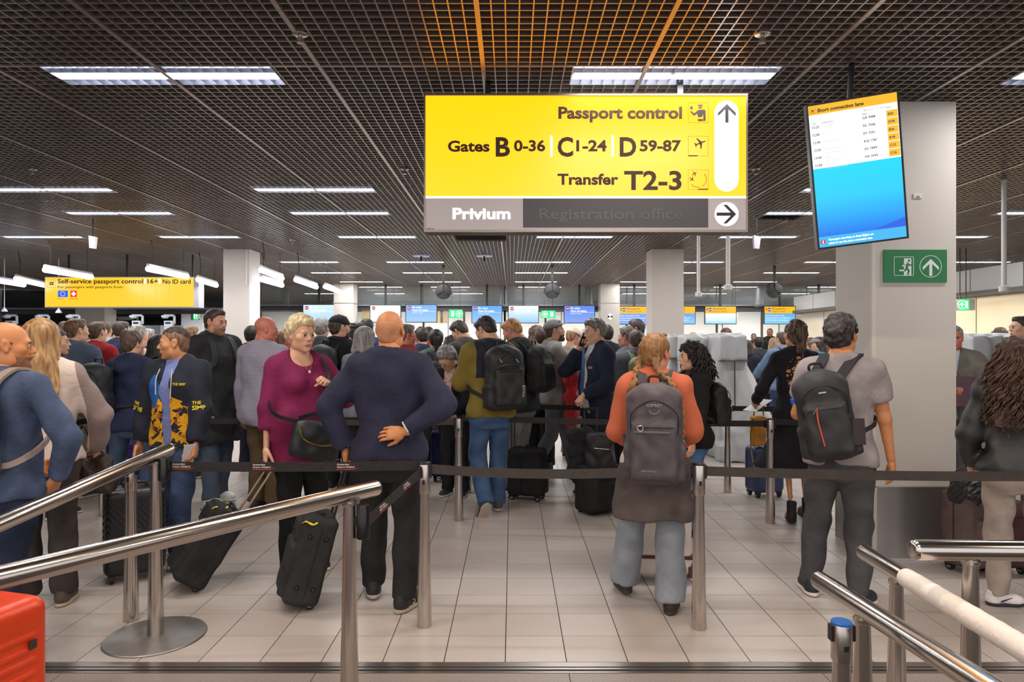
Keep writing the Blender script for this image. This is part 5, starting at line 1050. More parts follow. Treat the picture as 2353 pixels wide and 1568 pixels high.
def belt(a, b, label, m=DARKB, sag=.02, w=.053, txt=(), name='belt'):
    a = P(*a); b = P(*b); c = (a+b)/2; t = thing('barrier_belt', label, 'belt', c, 0, 'barrier belts'); n = 12; dv = b-a; nr = Vector((dv.y, -dv.x, 0)).normalized()
    if nr.y > 0: nr = -nr
    pts = [a+dv*(k/n)-Vector((0, 0, 4*sag*(k/n)*(1-k/n)))-c for k in range(n+1)]
    mb = MB(); mb.ribbon(pts, nr, w, .002); autosmooth(mb.obj('strap', m, t), 20)
    for q in (a, b): mb = MB(); mb.box(q-c, (.012, .012, w+.012)); mb.obj('belt_clip', BLACKP, t)
    ang = math.atan2(dv.y, dv.x); tl = math.atan2(dv.z, math.hypot(dv.x, dv.y))
    for f in txt:
        p = a+dv*f-Vector((0, 0, 4*sag*f*(1-f)))-c+nr*.0016; M = Matrix.Translation(p) @ Matrix.Rotation(ang, 4, 'Z') @ Matrix.Rotation(-tl, 4, 'Y')
        wi = mat('belt_print', '#d9cfc6', .7); rd = mat('belt_print_red', '#c23a2c', .7)
        text('Amsterdam', .0145, wi, t, M @ Matrix.Translation((0, 0, .008)), .02, ext=.0002); text('Airport Schiphol', .0145, wi, t, M @ Matrix.Translation((0, 0, -.006)), .02, ext=.0002)
        mb = MB(); mb.prism([(-.002, -.0165), (.09, -.0165), (.128, -.006), (.09, -.0125), (-.002, -.0125)], -.0004, 0, M); mb.obj('red_swoosh', rd, t)
    return t
belt((384, 1072, 3.74), (962, 1070, 3.83), 'dark printed belt in front of the plum top and the navy jumper', DARKB, .006, txt=(.02, .335, .67))
belt((988, 1078, 3.83), (1592, 1077, 3.8), 'brown belt crossing the skirt of the girl with the plaits', BROWNB, .030); belt((1622, 1083, 3.8), (2440, 1095, 3.72), 'brown belt crossing the man in the grey t-shirt', BROWNB, .01)
belt((846, 1197, 3.06), (967, 1086, 3.80), 'short printed belt slanting from the handrail post to the belt post', DARKB, .0, txt=(.18, .62))
belt((252, 964, 6.24), (612, 967, 6.62), 'dark belt behind the printed hoodie man', DARKB, .01); belt((634, 968, 6.62), (1044, 970, 6.08), 'dark belt passing behind the plum top and the navy jumper', BROWNB, .01)
belt((1064, 961, 6.3), (1758, 974, 6.03), 'dark belt in front of the olive jumper man and the man on the phone', DARKB, .012); belt((1084, 932, 7.3), (1660, 940, 7.2), 'dark belt behind the man on the phone', DARKB, .01)
belt((1684, 939, 7.2), (1800, 941, 7.0), 'short dark belt before the grey covered kiosks', DARKB, 0); belt((900, 938, 8.4), (1092, 938, 8.3), 'dark belt behind the hand on the hip of the navy jumper man', DARKB, .01); belt((1106, 919, 8.3), (1420, 919, 8.8), 'far dark belt behind the grey capped man', DARKB, .01)
belt((150, 978, 6.6), (225, 962, 6.24), 'dark belt end behind the knitted waistcoat', DARKB, .0); belt((1758, 851, 14.0), (1900, 853, 14.0), 'far dark belt beside the lace blouse', DARKB, .01); belt((1782, 970, 6.0), (2420, 972, 6.4), 'dark belt passing behind the big column to the tweed jacket', DARKB, .01)

def handrail(a, b, r, label, posts, ext=1., cap0=True, plate=None, recv=None):
    a = P(*a); b = P(*b); b = a+(b-a)*ext; t = thing('handrail', label, 'handrail', a); dv = b-a; u = dv.normalized()
    mb = MB(); mb.tube([u*(-r*.55), u*(-r*.5), u*(-r*.25), u*0., dv], [r*.55, r*.78, r*.95, r, r], 28); autosmooth(mb.obj('tube', RAILM, t), 50)
    for i, px in enumerate(posts):
        # point of the rail seen at column px
        k = (px-CX)/FPX; f = (k*a.y-a.x)/((b.x-a.x)-k*(b.y-a.y)); q = a+(b-a)*f; mb = MB(); z = q.z
        mb.lathe([(.041, 0), (.042, .004), (.036, z*.35), (.030, z*.7), (.0255, z-.05), (.0255, z-.012)], 26); o = autosmooth(mb.obj('post', STEEL, t), 50); o.location = Vector((q.x, q.y, 0))-a
        mb = MB(); mb.lathe([(.028, z-.052), (.031, z-.048), (.031, z-.035)], 20); o = mb.obj('bracket', STEEL, t); o.location = Vector((q.x, q.y, 0))-a
        if plate == i: mb = MB(); mb.lathe([(.252, .001), (.256, .004), (.252, .010), (.15, .016), (.0435, .018)], 48); o = autosmooth(mb.obj('base_plate', mat('base_plate', '#a39f9b', .42, .8, 'steel', 10, .02, .05), t)); o.location = Vector((q.x, q.y, 0))-a
        if recv and recv[0] == i:
            _, px2, y0, y1 = recv; c = P(px2, (y0+y1)/2, q.y); h = (y1-y0)*q.y/FPX; mb = MB(); mb.lathe([(.026, -h/2), (.029, -h/2+.004), (.029, h/2-.006), (.026, h/2)], 20); o = autosmooth(mb.obj('belt_receiver', mat('receiver_black', '#171415', .25), t)); o.location = c-a
            mb = MB(); mb.bb((-.02, -.012, -.02), (.02, .012, .02)); o = mb.obj('clamp', BLACKP, t); o.location = (c+Vector((q.x, q.y, c.z)))/2-a
    return t, a, b
handrail((388, 1033, 3.78), (0, 1203, 2.9), .0365, 'steel handrail over the round base plate, upper of the two at the left', [358], 1.25, plate=0, recv=(0, 376, 1053, 1104))
handrail((862, 1122, 3.12), (0, 1327, 2.05), .0365, 'long steel handrail crossing the left foreground, lower of the two', [803], 1.2, recv=(0, 834, 1160, 1238))
handrail((1884, 1335, 2.7), (2250, 1568, 1.83), .036, 'steel handrail with rounded end above the blue capped post', [1982], 1.15)
t4, a4, b4 = handrail((1986, 1270, 3.1), (2353, 1492, 2.05), .035, 'steel handrail with a white taped sleeve', [2060], 1.2)
def tape():
    k = (2082-CX)/FPX; a, b = a4, b4; f = (k*a.y-a.x)/((b.x-a.x)-k*(b.y-a.y)); p0 = (b-a)*f; p1 = (b-a); n = 40; pts = []; rs = []
    for i in range(n+1): pts.append(p0+(p1-p0)*i/n); rs.append(.0385+(.0006*math.sin(i*2.3)+.0005*math.sin(i*5.1)) if 0 < i else .037)
    mb = MB(); mb.tube(pts, rs, 22); autosmooth(mb.obj('tape_sleeve', mat('white_tape', '#efe6dc', .6, 0, 'plastic', 60, .3, .03), t4), 60)
tape()
handrail((2106, 1264, 2.5), (2420, 1267, 2.5), .037, 'level steel handrail at the right edge', [2230], 1.3)

# ================================================================ COVERED KIOSKS, GATES
def kiosks():
    PL = mat('grey_cover', '#b3b4b6', .38, 0, 'plastic', 30, .15, .05, spec=.6); SEAM = mat('cover_seam', '#4c4e52', .6)
    for px0, px1, ytop, d, lb, slope in ((1532, 1563, 767, 10.5, 'pale grey plastic cover over a kiosk, narrow one right of the plaits', 0), (1566, 1641, 768, 9.9, 'grey plastic cover over a kiosk with a dark vertical seam, second from the right', 0), (1643, 1702, 765, 9.3, 'grey plastic kiosk cover flaring to the right with a wrinkled skirt', 1), (2205, 2276, 766, 8.6, 'grey plastic kiosk cover behind the tweed jacket', 0), (2276, 2352, 766, 8.6, 'grey plastic kiosk cover behind the curly brown hair', 0)):
        w = (px1-px0)*d/FPX; zt = PZ(ytop, d); t = thing('kiosk_cover', lb, 'covered kiosk', (PX((px0+px1)/2, d), d, 0), 0, 'plastic covered kiosks'); F = Fld((-w, -.5, -.02), (w*2+.2, .5, zt+.15), .021)
        F.rbox((0, .1, zt/2-.1), (w/2, .26, zt/2+.1), .025); F.rbox((0, .02, zt*.88), (w/2+.012, .27, zt*.105), .035, k=.01); F.rbox((0, 0, .1), (w/2+.03, .34, .14), .04, k=.05)
        if slope: F.rc((w*.1, .05, zt*.75), (w*.85, -.05, .25), .22, .40, k=.12); F.rbox((w*.5, 0, .22), (w*.9, .36, .24), .08, k=.06)
        F.cut(lambda x, y, z: .0-z+0*x+0*y); F.disp(lambda x, y, z: .009*np.sin(26*x+3*z+14*y+2*np.sin(3*z+x))+.006*np.abs(np.sin(17*x-8*z+2.2*np.sin(5*z)))+.005*np.abs(np.sin(9*z+13*x+7*y+2*np.sin(7*x))))
        V, Q = F.mesh(1); meshobj('cover', V, Q, PL, t, True)
        m = MB(); m.bb((w*.02, -.262, .15), (w*.02+.012, -.235, zt*.78)); m.obj('seam', SEAM, t)
        m = MB(); m.bb((-w/2-.016, -.262, zt*.775), (w/2+.016, -.2, zt*.782)); m.obj('band_line', SEAM, t)
kiosks()
def gates():
    W = mat('gate_white', '#d9dce2', .35); D = mat('gate_dark', '#1c1d22', .3)
    for i, px in enumerate((34, 107, 177, 322, 395)):
        d = 17.5; t = thing('passport_scanner', f'white camera arm of a passport gate, {["first", "second", "third", "fourth", "fifth"][i]} from the left', 'scanner', (PX(px, d), d, 0), 0, 'passport gates'); k = d/FPX
        m = MB(); m.bb((-.16, -.12, 0), (.16, .25, PZ(748, d))); o = m.obj('cabinet', mat('gate_cabinet', '#4a4c52', .4), t); m = MB(); m.bb((-9*k, -.2, PZ(758, d)), (9*k, -.08, PZ(738, d))); m.obj('scanner_box', W, t); m = MB(); m.bb((-6*k, -.215, PZ(745, d)), (6*k, -.2005, PZ(741, d))); m.obj('scanner_window', D, t)
        m = MB(); m.tube([(8*k, -.05, PZ(745, d)), (8*k, -.05, PZ(727, d)), (6*k, -.05, PZ(725.5, d)), (-13*k, -.12, PZ(725.5, d))], .03, 8); m.obj('arm', W, t); m = MB(); m.lathe([(.05, -.05), (.09, -.02), (.09, .03)], 12, (-10*k, -.12, PZ(728, d))); m.obj('camera_head', W, t)
    gl = mat('pale_glass', '#cfe0ea', .1, alpha=.22)
    for i, (a, b) in enumerate(((205, 262), (262, 322), (322, 372), (372, 428))):
        d = 15.5; t = thing('glass_screen', f'clear glass gate screen, {["first", "second", "third", "fourth"][i]} from the left behind the hooded men', 'glass screen', (PX((a+b)/2, d), d, 0), 0, 'glass gate screens'); w = (b-a)/2*d/FPX; z = PZ(748, d)
        m = MB(); m.bb((-w+.02, 0, .1), (w-.02, .015, z)); m.obj('pane', gl, t); m = MB(); m.bb((-w-.02, -.02, 0), (-w+.02, .03, z)); m.obj('post', STEEL, t)
    for px, ya, lb in ((10, 712, 'small white pendant lamp at the far left'), (135, 715, 'small white pendant lamp under the long yellow sign')):
        d = 14.7; t = thing('pendant_lamp', lb, 'lamp', (PX(px, d), d, PZ(ya, d))); m = MB(); m.lathe([(.065, -.04), (.05, .0), (.02, .03), (.012, .06)], 16); autosmooth(m.obj('shade', W, t)); m = MB(); m.bb((-.006, -.006, .05), (.006, .006, CEIL-PZ(ya, d)-.005)); m.obj('rod', W, t)
    for i, (px, d) in enumerate(((1731, 21.5), (1769, 21.5))):
        pass
gates()

# ================================================================ LUGGAGE
def frame_to(t, M): t.matrix_world = M
def suitcase(px, ybase, w, dp, h, yaw, label, col, kind='soft', tilt=0, d=None, wheels=4, handle=0., fine=False, trim=None, ribdir='x', name='suitcase', group=None, hcol='#3a3a3c', lift=0):
    d = d or DF(ybase); lift = lift+max(0, math.sin(R(tilt)))*(dp/2-.02); t = thing(name, label, 'suitcase', (PX(px, d), d, lift), R(yaw), group); t.rotation_euler = (R(-tilt), 0, R(yaw)); wr = .032 if wheels == 4 else .03; z0 = wr*1.5 if wheels == 4 else .02
    hh = .0095 if fine else .018; F = Fld((-w/2-.06, -dp/2-.08, -.01), (w/2+.06, dp/2+.06, h+.05), hh); F.rbox((0, 0, z0+(h-z0)/2), (w/2, dp/2, (h-z0)/2), .05 if kind == 'hard' else .035)
    hm = mat('case_'+col.strip('#')+kind, col, .35 if kind == 'hard' else .75, 0, 'plastic' if kind == 'hard' else 'cloth', 60, .15, .06, spec=.5 if kind == 'hard' else .3)
    if kind == 'soft': F.rbox((0, -dp/2-.012, z0+(h-z0)*.36), (w/2-.045, .022, (h-z0)*.30), .02, k=.02); F.rbox((0, -dp/2-.004, z0+(h-z0)*.80), (w/2-.06, .018, (h-z0)*.12), .015, k=.015)
    if kind == 'hard':
        if ribdir == 'x': F.disp(lambda x, y, z: .0042*np.clip(np.sin(x*2*math.pi/.034)*2, -1, 1)*np.clip((h-.08-z)*12, 0, 1)*np.clip((z-.12)*12, 0, 1)*np.clip((w/2-.03-np.abs(x))*30, 0, 1)+0*y)
        if ribdir == 'd': F.disp(lambda x, y, z: .004*np.clip(np.sin((x*np.sign(.001+(np.sin(z*0)))+z*.8)*2*math.pi/.036)*2, -1, 1)*np.clip((h-.07-z)*12, 0, 1)*np.clip((z-.1)*12, 0, 1)+0*y)
        if ribdir == 'z': F.disp(lambda x, y, z: .0045*np.clip(np.sin(z*2*math.pi/.043)*2.5, -1, 1)*np.clip((w/2-.035-np.abs(x))*40, 0, 1)*np.clip((h-.07-z)*20, 0, 1)+0*y)
    else: F.disp(wrink(.002, 1.4, px*.01))
    V, Q = F.mesh(1); meshobj('shell', V, Q, hm, t, True)
    m = MB(); m.tube(bezier([(-w*.18, 0, h-.002), (-w*.16, 0, h+.022), (w*.16, 0, h+.022), (w*.18, 0, h-.002)], 12), .010, 8); autosmooth(m.obj('carry_handle', mat('case_handle', '#1a1a1c', .5), t), 60)
    tr = mat('case_trim_'+(trim or '#111214').strip('#'), trim or '#111214', .5)
    if kind == 'soft':
        for q in (.36, .80): m = MB(); m.tube([(-w/2+.06, -dp/2-.034, z0+(h-z0)*(q+.0)), (w/2-.06, -dp/2-.034, z0+(h-z0)*(q+.0))], .0035, 5); m.obj('zip', tr, t)
        m = MB(); m.tube([(-w/2-.001, dp*.05, z0+.05), (-w/2-.001, dp*.05, h-.05), (-w/2+.04, dp*.05, h-.001), (w/2-.04, dp*.05, h-.001), (w/2+.001, dp*.05, h-.05), (w/2+.001, dp*.05, z0+.05)], .004, 5); m.obj('piping', tr, t)
    if kind == 'hard':
        m = MB(); m.tube([(-w/2-.001, dp*.2, z0+.06), (-w/2-.001, dp*.2, h-.05), (-w/2+.05, dp*.2, h), (w/2-.05, dp*.2, h), (w/2+.001, dp*.2, h-.05), (w/2+.001, dp*.2, z0+.06)], .004, 6); m.obj('zip', tr, t)
        m = MB(); m.bb((-.035, -dp/2-.012, h*.55), (.035, -dp/2-.004, h*.58)) if ribdir == 'd' else m.bb((w/2-.09, -dp/2-.010, h*.77), (w/2-.065, -dp/2-.004, h*.81)); m.obj('badge', mat('case_badge', '#55504a', .3, .7), t)
    for sx in (-1, 1):
        for sy in ((-1, 1) if wheels == 4 else (1,)):
            m = MB(); m.lathe([(wr*.6, -.014), (wr, -.011), (wr, .011), (wr*.6, .014)], 18, (sx*(w/2-.05), sy*(dp/2-.045), wr), Matrix.Rotation(R(90), 3, 'Y')); wh = autosmooth(m.obj('wheel', mat('wheel_black', '#161618', .5), t)); m = MB(); m.lathe([(wr*.5, -.0165), (wr*.5, .0165)], 14, (sx*(w/2-.05), sy*(dp/2-.045), wr), Matrix.Rotation(R(90), 3, 'Y')); m.obj('hub', mat('hub_grey', '#8a8a8d', .4, .3), wh)
            if wheels == 4: m = MB(); m.bb((sx*(w/2-.05)-.022, sy*(dp/2-.045)-.024, wr*1.1), (sx*(w/2-.05)+.022, sy*(dp/2-.045)+.024, z0+.025)); m.obj('wheel_mount', tr, t)
    if handle:
        hmt = mat('handle_'+hcol.strip('#'), hcol, .4, .5); y = dp/2-.03
        for sx in (-1, 1): m = MB(); m.tube([(sx*w*.2, y, h-.02), (sx*w*.2, y, h+handle)], .008, 8); m.obj('telescopic_tube', hmt, t)
        m = MB(); m.tube([(-w*.24, y, h+handle), (w*.24, y, h+handle)], .014, 8); m.obj('grip', BLACKP, t)
    return t
def bag_mesh(fn, lo, hi, h, m, t, name='bag_body', wr=.003, seed=0, smooth=1):
    F = Fld(lo, hi, h); fn(F); F.disp(wrink(wr, 1.6, seed)); V, Q = F.mesh(smooth); return meshobj(name, V, Q, m, t, True)
def backpack(S, label, col, size=(.30, .17, .47), zc=.30, mt=None, x0=0., straps=(1, -1), details=(), yo=0., roll=0, strapcol=None, pouch=True, name='backpack', pitch=0):
    w, dp, h = size; back = .118*S.b+.022+S.belly*.0; c = np.array((x0, -back-dp/2-.012-yo, zc)); sc = S.sc; T = thing(name, label, 'backpack', wpt(S, S.T(c))); T.rotation_euler = (S.obj.matrix_basis.to_3x3().normalized() @ Matrix(S.Rt @ rot3(0, pitch, roll))).to_euler(); T.scale = (sc,)*3
    m = mt or mat('pack_'+col.strip('#'), col, .6, 0, 'leather', 90, .12, .08); hh = .010 if S.near else .019
    def fn(F):
        F.rbox((0, 0, -.01), (w/2, dp/2, h/2-.01), .07); F.ell((0, -.01, h*.36), (w*.46, dp*.5, h*.17), k=.03)
        if pouch: F.rbox((0, -dp/2-.008, -h*.14), (w/2-.03, .04, h*.29), .035, k=.02); F.ell((0, -dp*.45, h*.25), (w*.34, .035, h*.16), k=.03)
        for s in (-1, 1): F.rbox((s*(w/2-.005), 0, -h*.28), (.02, dp*.36, h*.17), .018, k=.02)
    bag_mesh(fn, (-w/2-.06, -dp/2-.09, -h/2-.04), (w/2+.06, dp/2+.04, h/2+.09), hh, m, T, 'pack_body', .003, zc*9)
    tr = mat('pack_trim', '#101012', .5)
    if S.near or h > .4:
        q = MB(); q.tube(bezier([(-w*.4, -dp/2-.012, h*.02), (-w*.38, -dp/2-.022, h*.24), (0, -dp/2-.022, h*.36), (w*.38, -dp/2-.022, h*.24), (w*.4, -dp/2-.012, h*.02)], 16), .0035, 5); q.obj('zip', tr, T)
        if pouch: q = MB(); q.tube([(-w*.33, -dp/2-.050, h*.10), (w*.33, -dp/2-.050, h*.10)], .0035, 5); q.obj('pocket_zip', tr, T)
        q = MB(); q.tube(bezier([(-.035, dp*.25, h/2+.0), (-.03, dp*.25, h/2+.045), (.03, dp*.25, h/2+.045), (.035, dp*.25, h/2+.0)], 10), .008, 6); autosmooth(q.obj('grab_loop', tr, T), 60)
    if S.key == 'plaits':
        g = mat('pack_grey_print', '#a39a9c', .7); text('OSPREY', .026, g, T, Matrix.Translation((0, -dp/2-.043, h*.30)) @ Matrix.Rotation(R(12), 4, 'X'), .01, 'CENTER', name='lettering'); text('DAYLITE PLUS', .014, g, T, Matrix.Translation((-.03, -dp/2-.055, -h*.335)), .01, 'CENTER', name='lettering')
        q = MB(); ring(q, (0, h*.285), .030, .033, -dp/2-.0445, -dp/2-.042, 200, 340, 12); q.obj('logo_arc', g, T); q = MB(); q.bb((-.115, -dp/2-.060, h*.045), (.09, -dp/2-.046, h*.065)); q.obj('web_band', mat('web_band', '#6d6260', .7), T)
        q = MB(); q.tube(bezier([(-.085, -dp/2-.062, h*.06), (-.10, -dp/2-.066, h*.10), (-.07, -dp/2-.066, h*.115), (-.065, -dp/2-.066, h*.08), (-.082, -dp/2-.064, h*.055)], 16), .0035, 6); q.obj('carabiner', mat('silver', '#c9c5c2', .3, .8), T)
    if S.key == 'olive_jumper':
        text('THULE', .034, mat('pack_white_print', '#b9b9b9', .6), T, Matrix.Translation((w*.36, -dp/2-.05, -h*.30)) @ Matrix.Rotation(R(-90), 4, 'Y') @ Matrix.Rotation(R(18), 4, 'X'), .02, 'LEFT', name='lettering')
        for sx in (-.10, .05): q = MB(); q.tube([(sx, -dp/2-.045, h*.30), (sx+.018, -dp/2-.055, h*.245)], .004, 6); q.obj('zip_pull', mat('blue_pull', '#6fa8c4', .5), T)
        q = MB(); q.ribbon(bezier([(-w*.47, -dp*.3, h*.12), (-w*.2, -dp/2-.03, h*.20), (w*.2, -dp/2-.03, h*.20), (w*.47, -dp*.3, h*.12)], 14), (0, -1, .2), .018, .004); q.obj('compression_strap', tr, T)
    if S.key == 'grey_tee':
        q = MB(); q.ribbon(bezier([(-.045, -dp/2-.055, h*.13), (-.05, -dp/2-.058, -.02), (-.04, -dp/2-.055, -h*.30)], 14), (0, -1, 0), .008, .003); q.obj('red_zip', mat('red_zip', '#c2502c', .5), T); q = MB(); q.tube([(-.045, -dp/2-.06, h*.13), (-.07, -dp/2-.066, h*.07)], .005, 6); q.obj('zip_pull', CHROME, T)
        q = MB(); q.bb((-.02, -dp/2-.047, h*.275), (.02, -dp/2-.043, h*.29)); q.obj('logo_mark', mat('pack_white_print', '#b9b9b9', .6), T); q = MB(); q.lathe([(.016, 0), (.017, .03), (.014, .034)], 14, (-w*.52, -dp*.1, h*.18)); q.obj('blue_bottle_cap', mat('bottle_blue', '#2155c8', .4), T)
        q = MB(); q.box((w/2-.005, -dp*.40, -h*.20), (.09, .03, .15), Matrix.Rotation(R(40), 3, 'Z') @ Matrix.Rotation(R(10), 3, 'Y')); q.obj('side_pouch', mat('pouch', '#3a2c2e', .3), T)
    # straps follow the wearer's shoulders and chest
    o = S.T(c); Minv = Matrix(S.Rt @ rot3(0, pitch, roll)).transposed(); sm = mat('strap_'+(strapcol or col).strip('#'), strapcol or col, .75, 0, 'cloth', 80, .15, .05); b = S.b; sw = S.sw/.19
    for s in straps:
        pts = [(s*.07, -.15*b-.02, .47), (s*.085*sw, -.115, .555), (s*.10*sw, -.03, .598), (s*.105*sw, .07, .565), (s*.115*sw, .135*b, .46), (s*.125*sw, .150*b, .36), (s*.165*S.w, .10*b, .25), (s*.186*S.w, -.01, .185), (s*.165*S.w, -.10*b-.02, .14), (s*.12, -.15*b-.02, .10)]
        pts[0] = (pts[0][0]+x0, pts[0][1], pts[0][2]+min(0, zc-.27)); pts[1] = (pts[1][0]+x0*.35,)+pts[1][1:]; pts[-1] = (pts[-1][0]+x0, pts[-1][1], pts[-1][2]+zc-.27); pts[-2] = (pts[-2][0]+x0*.6,)+pts[-2][1:]
        nr = [(0, -1, .3), (0, -.7, 1), (0, 0, 1), (0, .6, 1), (s*.1, 1, .3), (s*.3, 1, .1), (s*.8, .6, 0), (s, 0, 0), (s*.6, -1, 0), (0, -1, 0)]
        bp = bezier(pts, 36); bn = bezier(nr, 36); loc = [Minv @ (Vector(S.T(p))-Vector(o)) for p in bp]; ln = [Minv @ (Matrix(S.Rt) @ Vector(n)) for n in bn]
        q = MB(); q.ribbon(loc, ln, [.055 if j < len(loc)*.58 else .028 for j in range(len(loc))], .014); autosmooth(q.obj('shoulder_strap', sm, T), 60)
    return T
# ================================================================ THE QUEUE: nearest people
JE = dict(col='#46587a', col2='#2a3650', kind='denim'); JD = dict(col='#2c3850', col2='#1c2436', kind='denim'); BK = dict(col='#1f1f22'); GR = dict(col='#55565a'); KH = dict(col='#77694f')
WS = dict(col='#e6e3de', sole='#e9e6e0'); SN = dict(col='#2c2d31', sole='#cfc9c0'); BS = dict(col='#1c1b1b', sole='#262424')
p = person('blue_jumper', 18, 3.35, 742, -8, 'bald man with stubble in a blue jumper, facing right at the left edge', 'm', w=1.02, head=(-50, -3, 0), skin='orange', hair=('side', '#7a5238'), beard='#8a5f45', top=dict(name='jumper', col='#485673', collar='crew', hem=-.05, wr=.005), pants=dict(JD), shoes=BS, near=True, eyes=True, aR=((.235, .06, .96), (1, -.2, .1), 'relax'), aL='low', legs=((.04, -.14, -10, 0, (0, 1, 0)), (-.14, .0, -8, 0, (0, 1, 0))))
backpack(p, 'grey backpack with beige straps on the bald man in blue', '#4a4850', strapcol='#a08f86')
# printed hoodie: abstract yellow and blue patches, sleeve lettering
YP = mat('print_yellow', '#e3a615', .85, 0, 'cloth', 60, .2, .12); BP = mat('print_blue', '#1f5fae', .85, 0, 'cloth', 60, .2, .2); NP = mat('print_navy', '#1b2030', .85, 0, 'cloth', 60, .2, .1)
OP = mat('print_ochre', '#b5611c', .85, 0, 'cloth', 60, .2, .12)
def clampm(op, v, k=300.): return op('MINIMUM', op('MAXIMUM', op('MULTIPLY', v, k), 0.), 1.)
def front(op, X, Y, Z, nz): return op('MULTIPLY', op('MULTIPLY', op('GREATER_THAN', Y, .02), op('LESS_THAN', op('ABSOLUTE', X), .165)), op('MULTIPLY', op('GREATER_THAN', Z, .84), op('LESS_THAN', op('ADD', Z, op('MULTIPLY', op('ABSOLUTE', X), .5)), 1.26)))
def yel(op, X, Y, Z, nz): return op('MULTIPLY', front(op, X, Y, Z, nz), clampm(op, op('SUBTRACT', nz(17, .9), .47)))
def och(op, X, Y, Z, nz): return op('MULTIPLY', front(op, X, Y, Z, nz), clampm(op, op('SUBTRACT', nz(23, 1.4), .62)))
def blu(op, X, Y, Z, nz):
    a = op('DIVIDE', op('SUBTRACT', X, .098), .045); b = op('DIVIDE', op('SUBTRACT', Z, 1.27), .125); e = op('ADD', op('MULTIPLY', a, a), op('MULTIPLY', b, b)); return op('MULTIPLY', op('GREATER_THAN', Y, .02), clampm(op, op('SUBTRACT', op('ADD', 1., op('MULTIPLY', op('SUBTRACT', nz(40), .5), .5)), e), 60))
HOODP = split_mat('printed_cloth', mat('hoodie_navy', '#1d2230', .85, 0, 'cloth', 60, .2, .1), [(YP, yel), (OP, och), (BP, blu)])
VEST = split_mat('knitted_vest', mat('vest_cream', '#d3c4b8', .9, 0, 'knit', 62, .5), [(mat('mauve_sleeve', '#8f7d79', .85, 0, 'cloth', 60, .2), lambda op, X, Y, Z, nz: clampm(op, op('SUBTRACT', op('ADD', op('ABSOLUTE', X), op('MULTIPLY', op('MAXIMUM', op('SUBTRACT', Z, 1.22), 0.), .22)), .238)))])
YOKE = split_mat('olive_yoke', mat('olive_fleece', '#7d6a2a', .9, 0, 'cloth', 60, .2, .1), [(mat('navy_yoke', '#1d2030', .85, 0, 'cloth', 60, .2, .1), lambda op, X, Y, Z, nz: op('MULTIPLY', clampm(op, op('SUBTRACT', Z, 1.20)), clampm(op, op('SUBTRACT', .165, op('ABSOLUTE', X)))))])
p = person('knit_vest', 96, 4.08, 738, 24, 'woman with long straight blond hair in a cream knitted waistcoat, seen from behind', 'f', w=1.16, b=1.08, head=(-6, 0, 0), skin='pink', hair=('long', '#c29a63', '#7a5230'), inner=None, top=dict(name='knitted_top', col='#d8c9bd', col2='#b9a99e', kind='knit', sc=62, bump=.5, mat=VEST, collar='crew', hem=-.02, wr=.004, off=.024, loose=.012), pants=dict(col='#4c4540', col2='#2b2725', kind='denim', cut='straight'), shoes=dict(col='#4a413a', sole='#b5a48c'), near=True, aR=((.27, .16, .93), (1, -.5, 0), 'grip'), aL='low', legs=((.11, .05, 10, 0, (0, 1, 0)), (-.09, .12, -8, 0, (0, 1, 0))))
p = person('printed_hoodie', 400, 5.06, 754, 172, 'man with a shaved crop in a dark hoodie printed with yellow and blue patches', 'm', head=(-58, -4, 0), skin='warm', hair=('buzz', '#86644c'), inner=dict(name='shirt', col='#8490c4', kind='check', sc=30, col2='#6c79b2', off=.012, collar='polo'), top=dict(name='hoodie', col='#1d2230', open=(.030, .042), collar='hood', hem=-.08, off=.026, loose=.016, h=.0105, wr=.005, mat=HOODP), pants=dict(JE, cut='jog'), shoes=dict(WS, col='#d8d2cc', lace='#23242c'), near=True, eyes=True, aR=((.27, .05, .86), (.5, -1, .1), 'relax'), aL=((.25, .14, .88), (.6, -1, .1), 'pinch'), legs=((.13, -.02, 10, 0, (0, 1, 0)), (-.14, .20, -24, 0, (-.2, 1, 0))))
ph = p
V_, Q_ = hair_tpl('fade', .0055); meshobj('hair', p.HM(V_), Q_, mat('hair_crop', '#40322a', .6, 0, 'hair', 90, .5, .3), p.obj, True)
yl = mat('sleeve_print', '#e6cf1e', .7)
for i, rows in ((1, ('THE', 'SIMP')), (0, ('THE', 'SONS'))):
    s = 1 if i == 0 else -1; e = Vector(p.el[i]); sh = Vector(p.sh[i]); c = sh.lerp(e, .97); ax = (e-sh).normalized()
    fr = Vector((s*.45, 1, 0)); fr = (fr-ax*fr.dot(ax)).normalized(); xx = fr.cross(ax); M = Matrix.Translation(c+fr*.083) @ Matrix((tuple((xx.x, -fr.x, -ax.x, 0)), (xx.y, -fr.y, -ax.y, 0), (xx.z, -fr.z, -ax.z, 0), (0, 0, 0, 1)))
    for q, w_ in enumerate(rows): text(w_, .046 if q else .034, yl, p.top, M @ Matrix.Translation((-.045, 0, .02-.042*q)), .025, ext=.0008, sx=1.0, name='sleeve_lettering')
text('THE SIMP', .026, yl, p.top, Matrix.Translation(tpt(p, (-.075, .163, .40))) @ Matrix.Rotation(R(180), 4, 'Z'), .02, ext=.0008, name='chest_lettering')
m = MB(); [m.tube(bezier([tpt(p, (s*.05, .125, .52)), tpt(p, (s*.062, .155, .44)), tpt(p, (s*.058, .160, .30))], 10), .004, 6) for s in (-1,)]; m.obj('drawstring', mat('drawstring', '#d8cfc4', .8), p.top); m = MB(); m.tube(bezier([tpt(p, (.05, .125, .52)), tpt(p, (.062, .155, .44)), tpt(p, (.06, .160, .33))], 10), .004, 6); m.obj('drawstring', mat('drawstring', '#d8cfc4', .8), p.top)
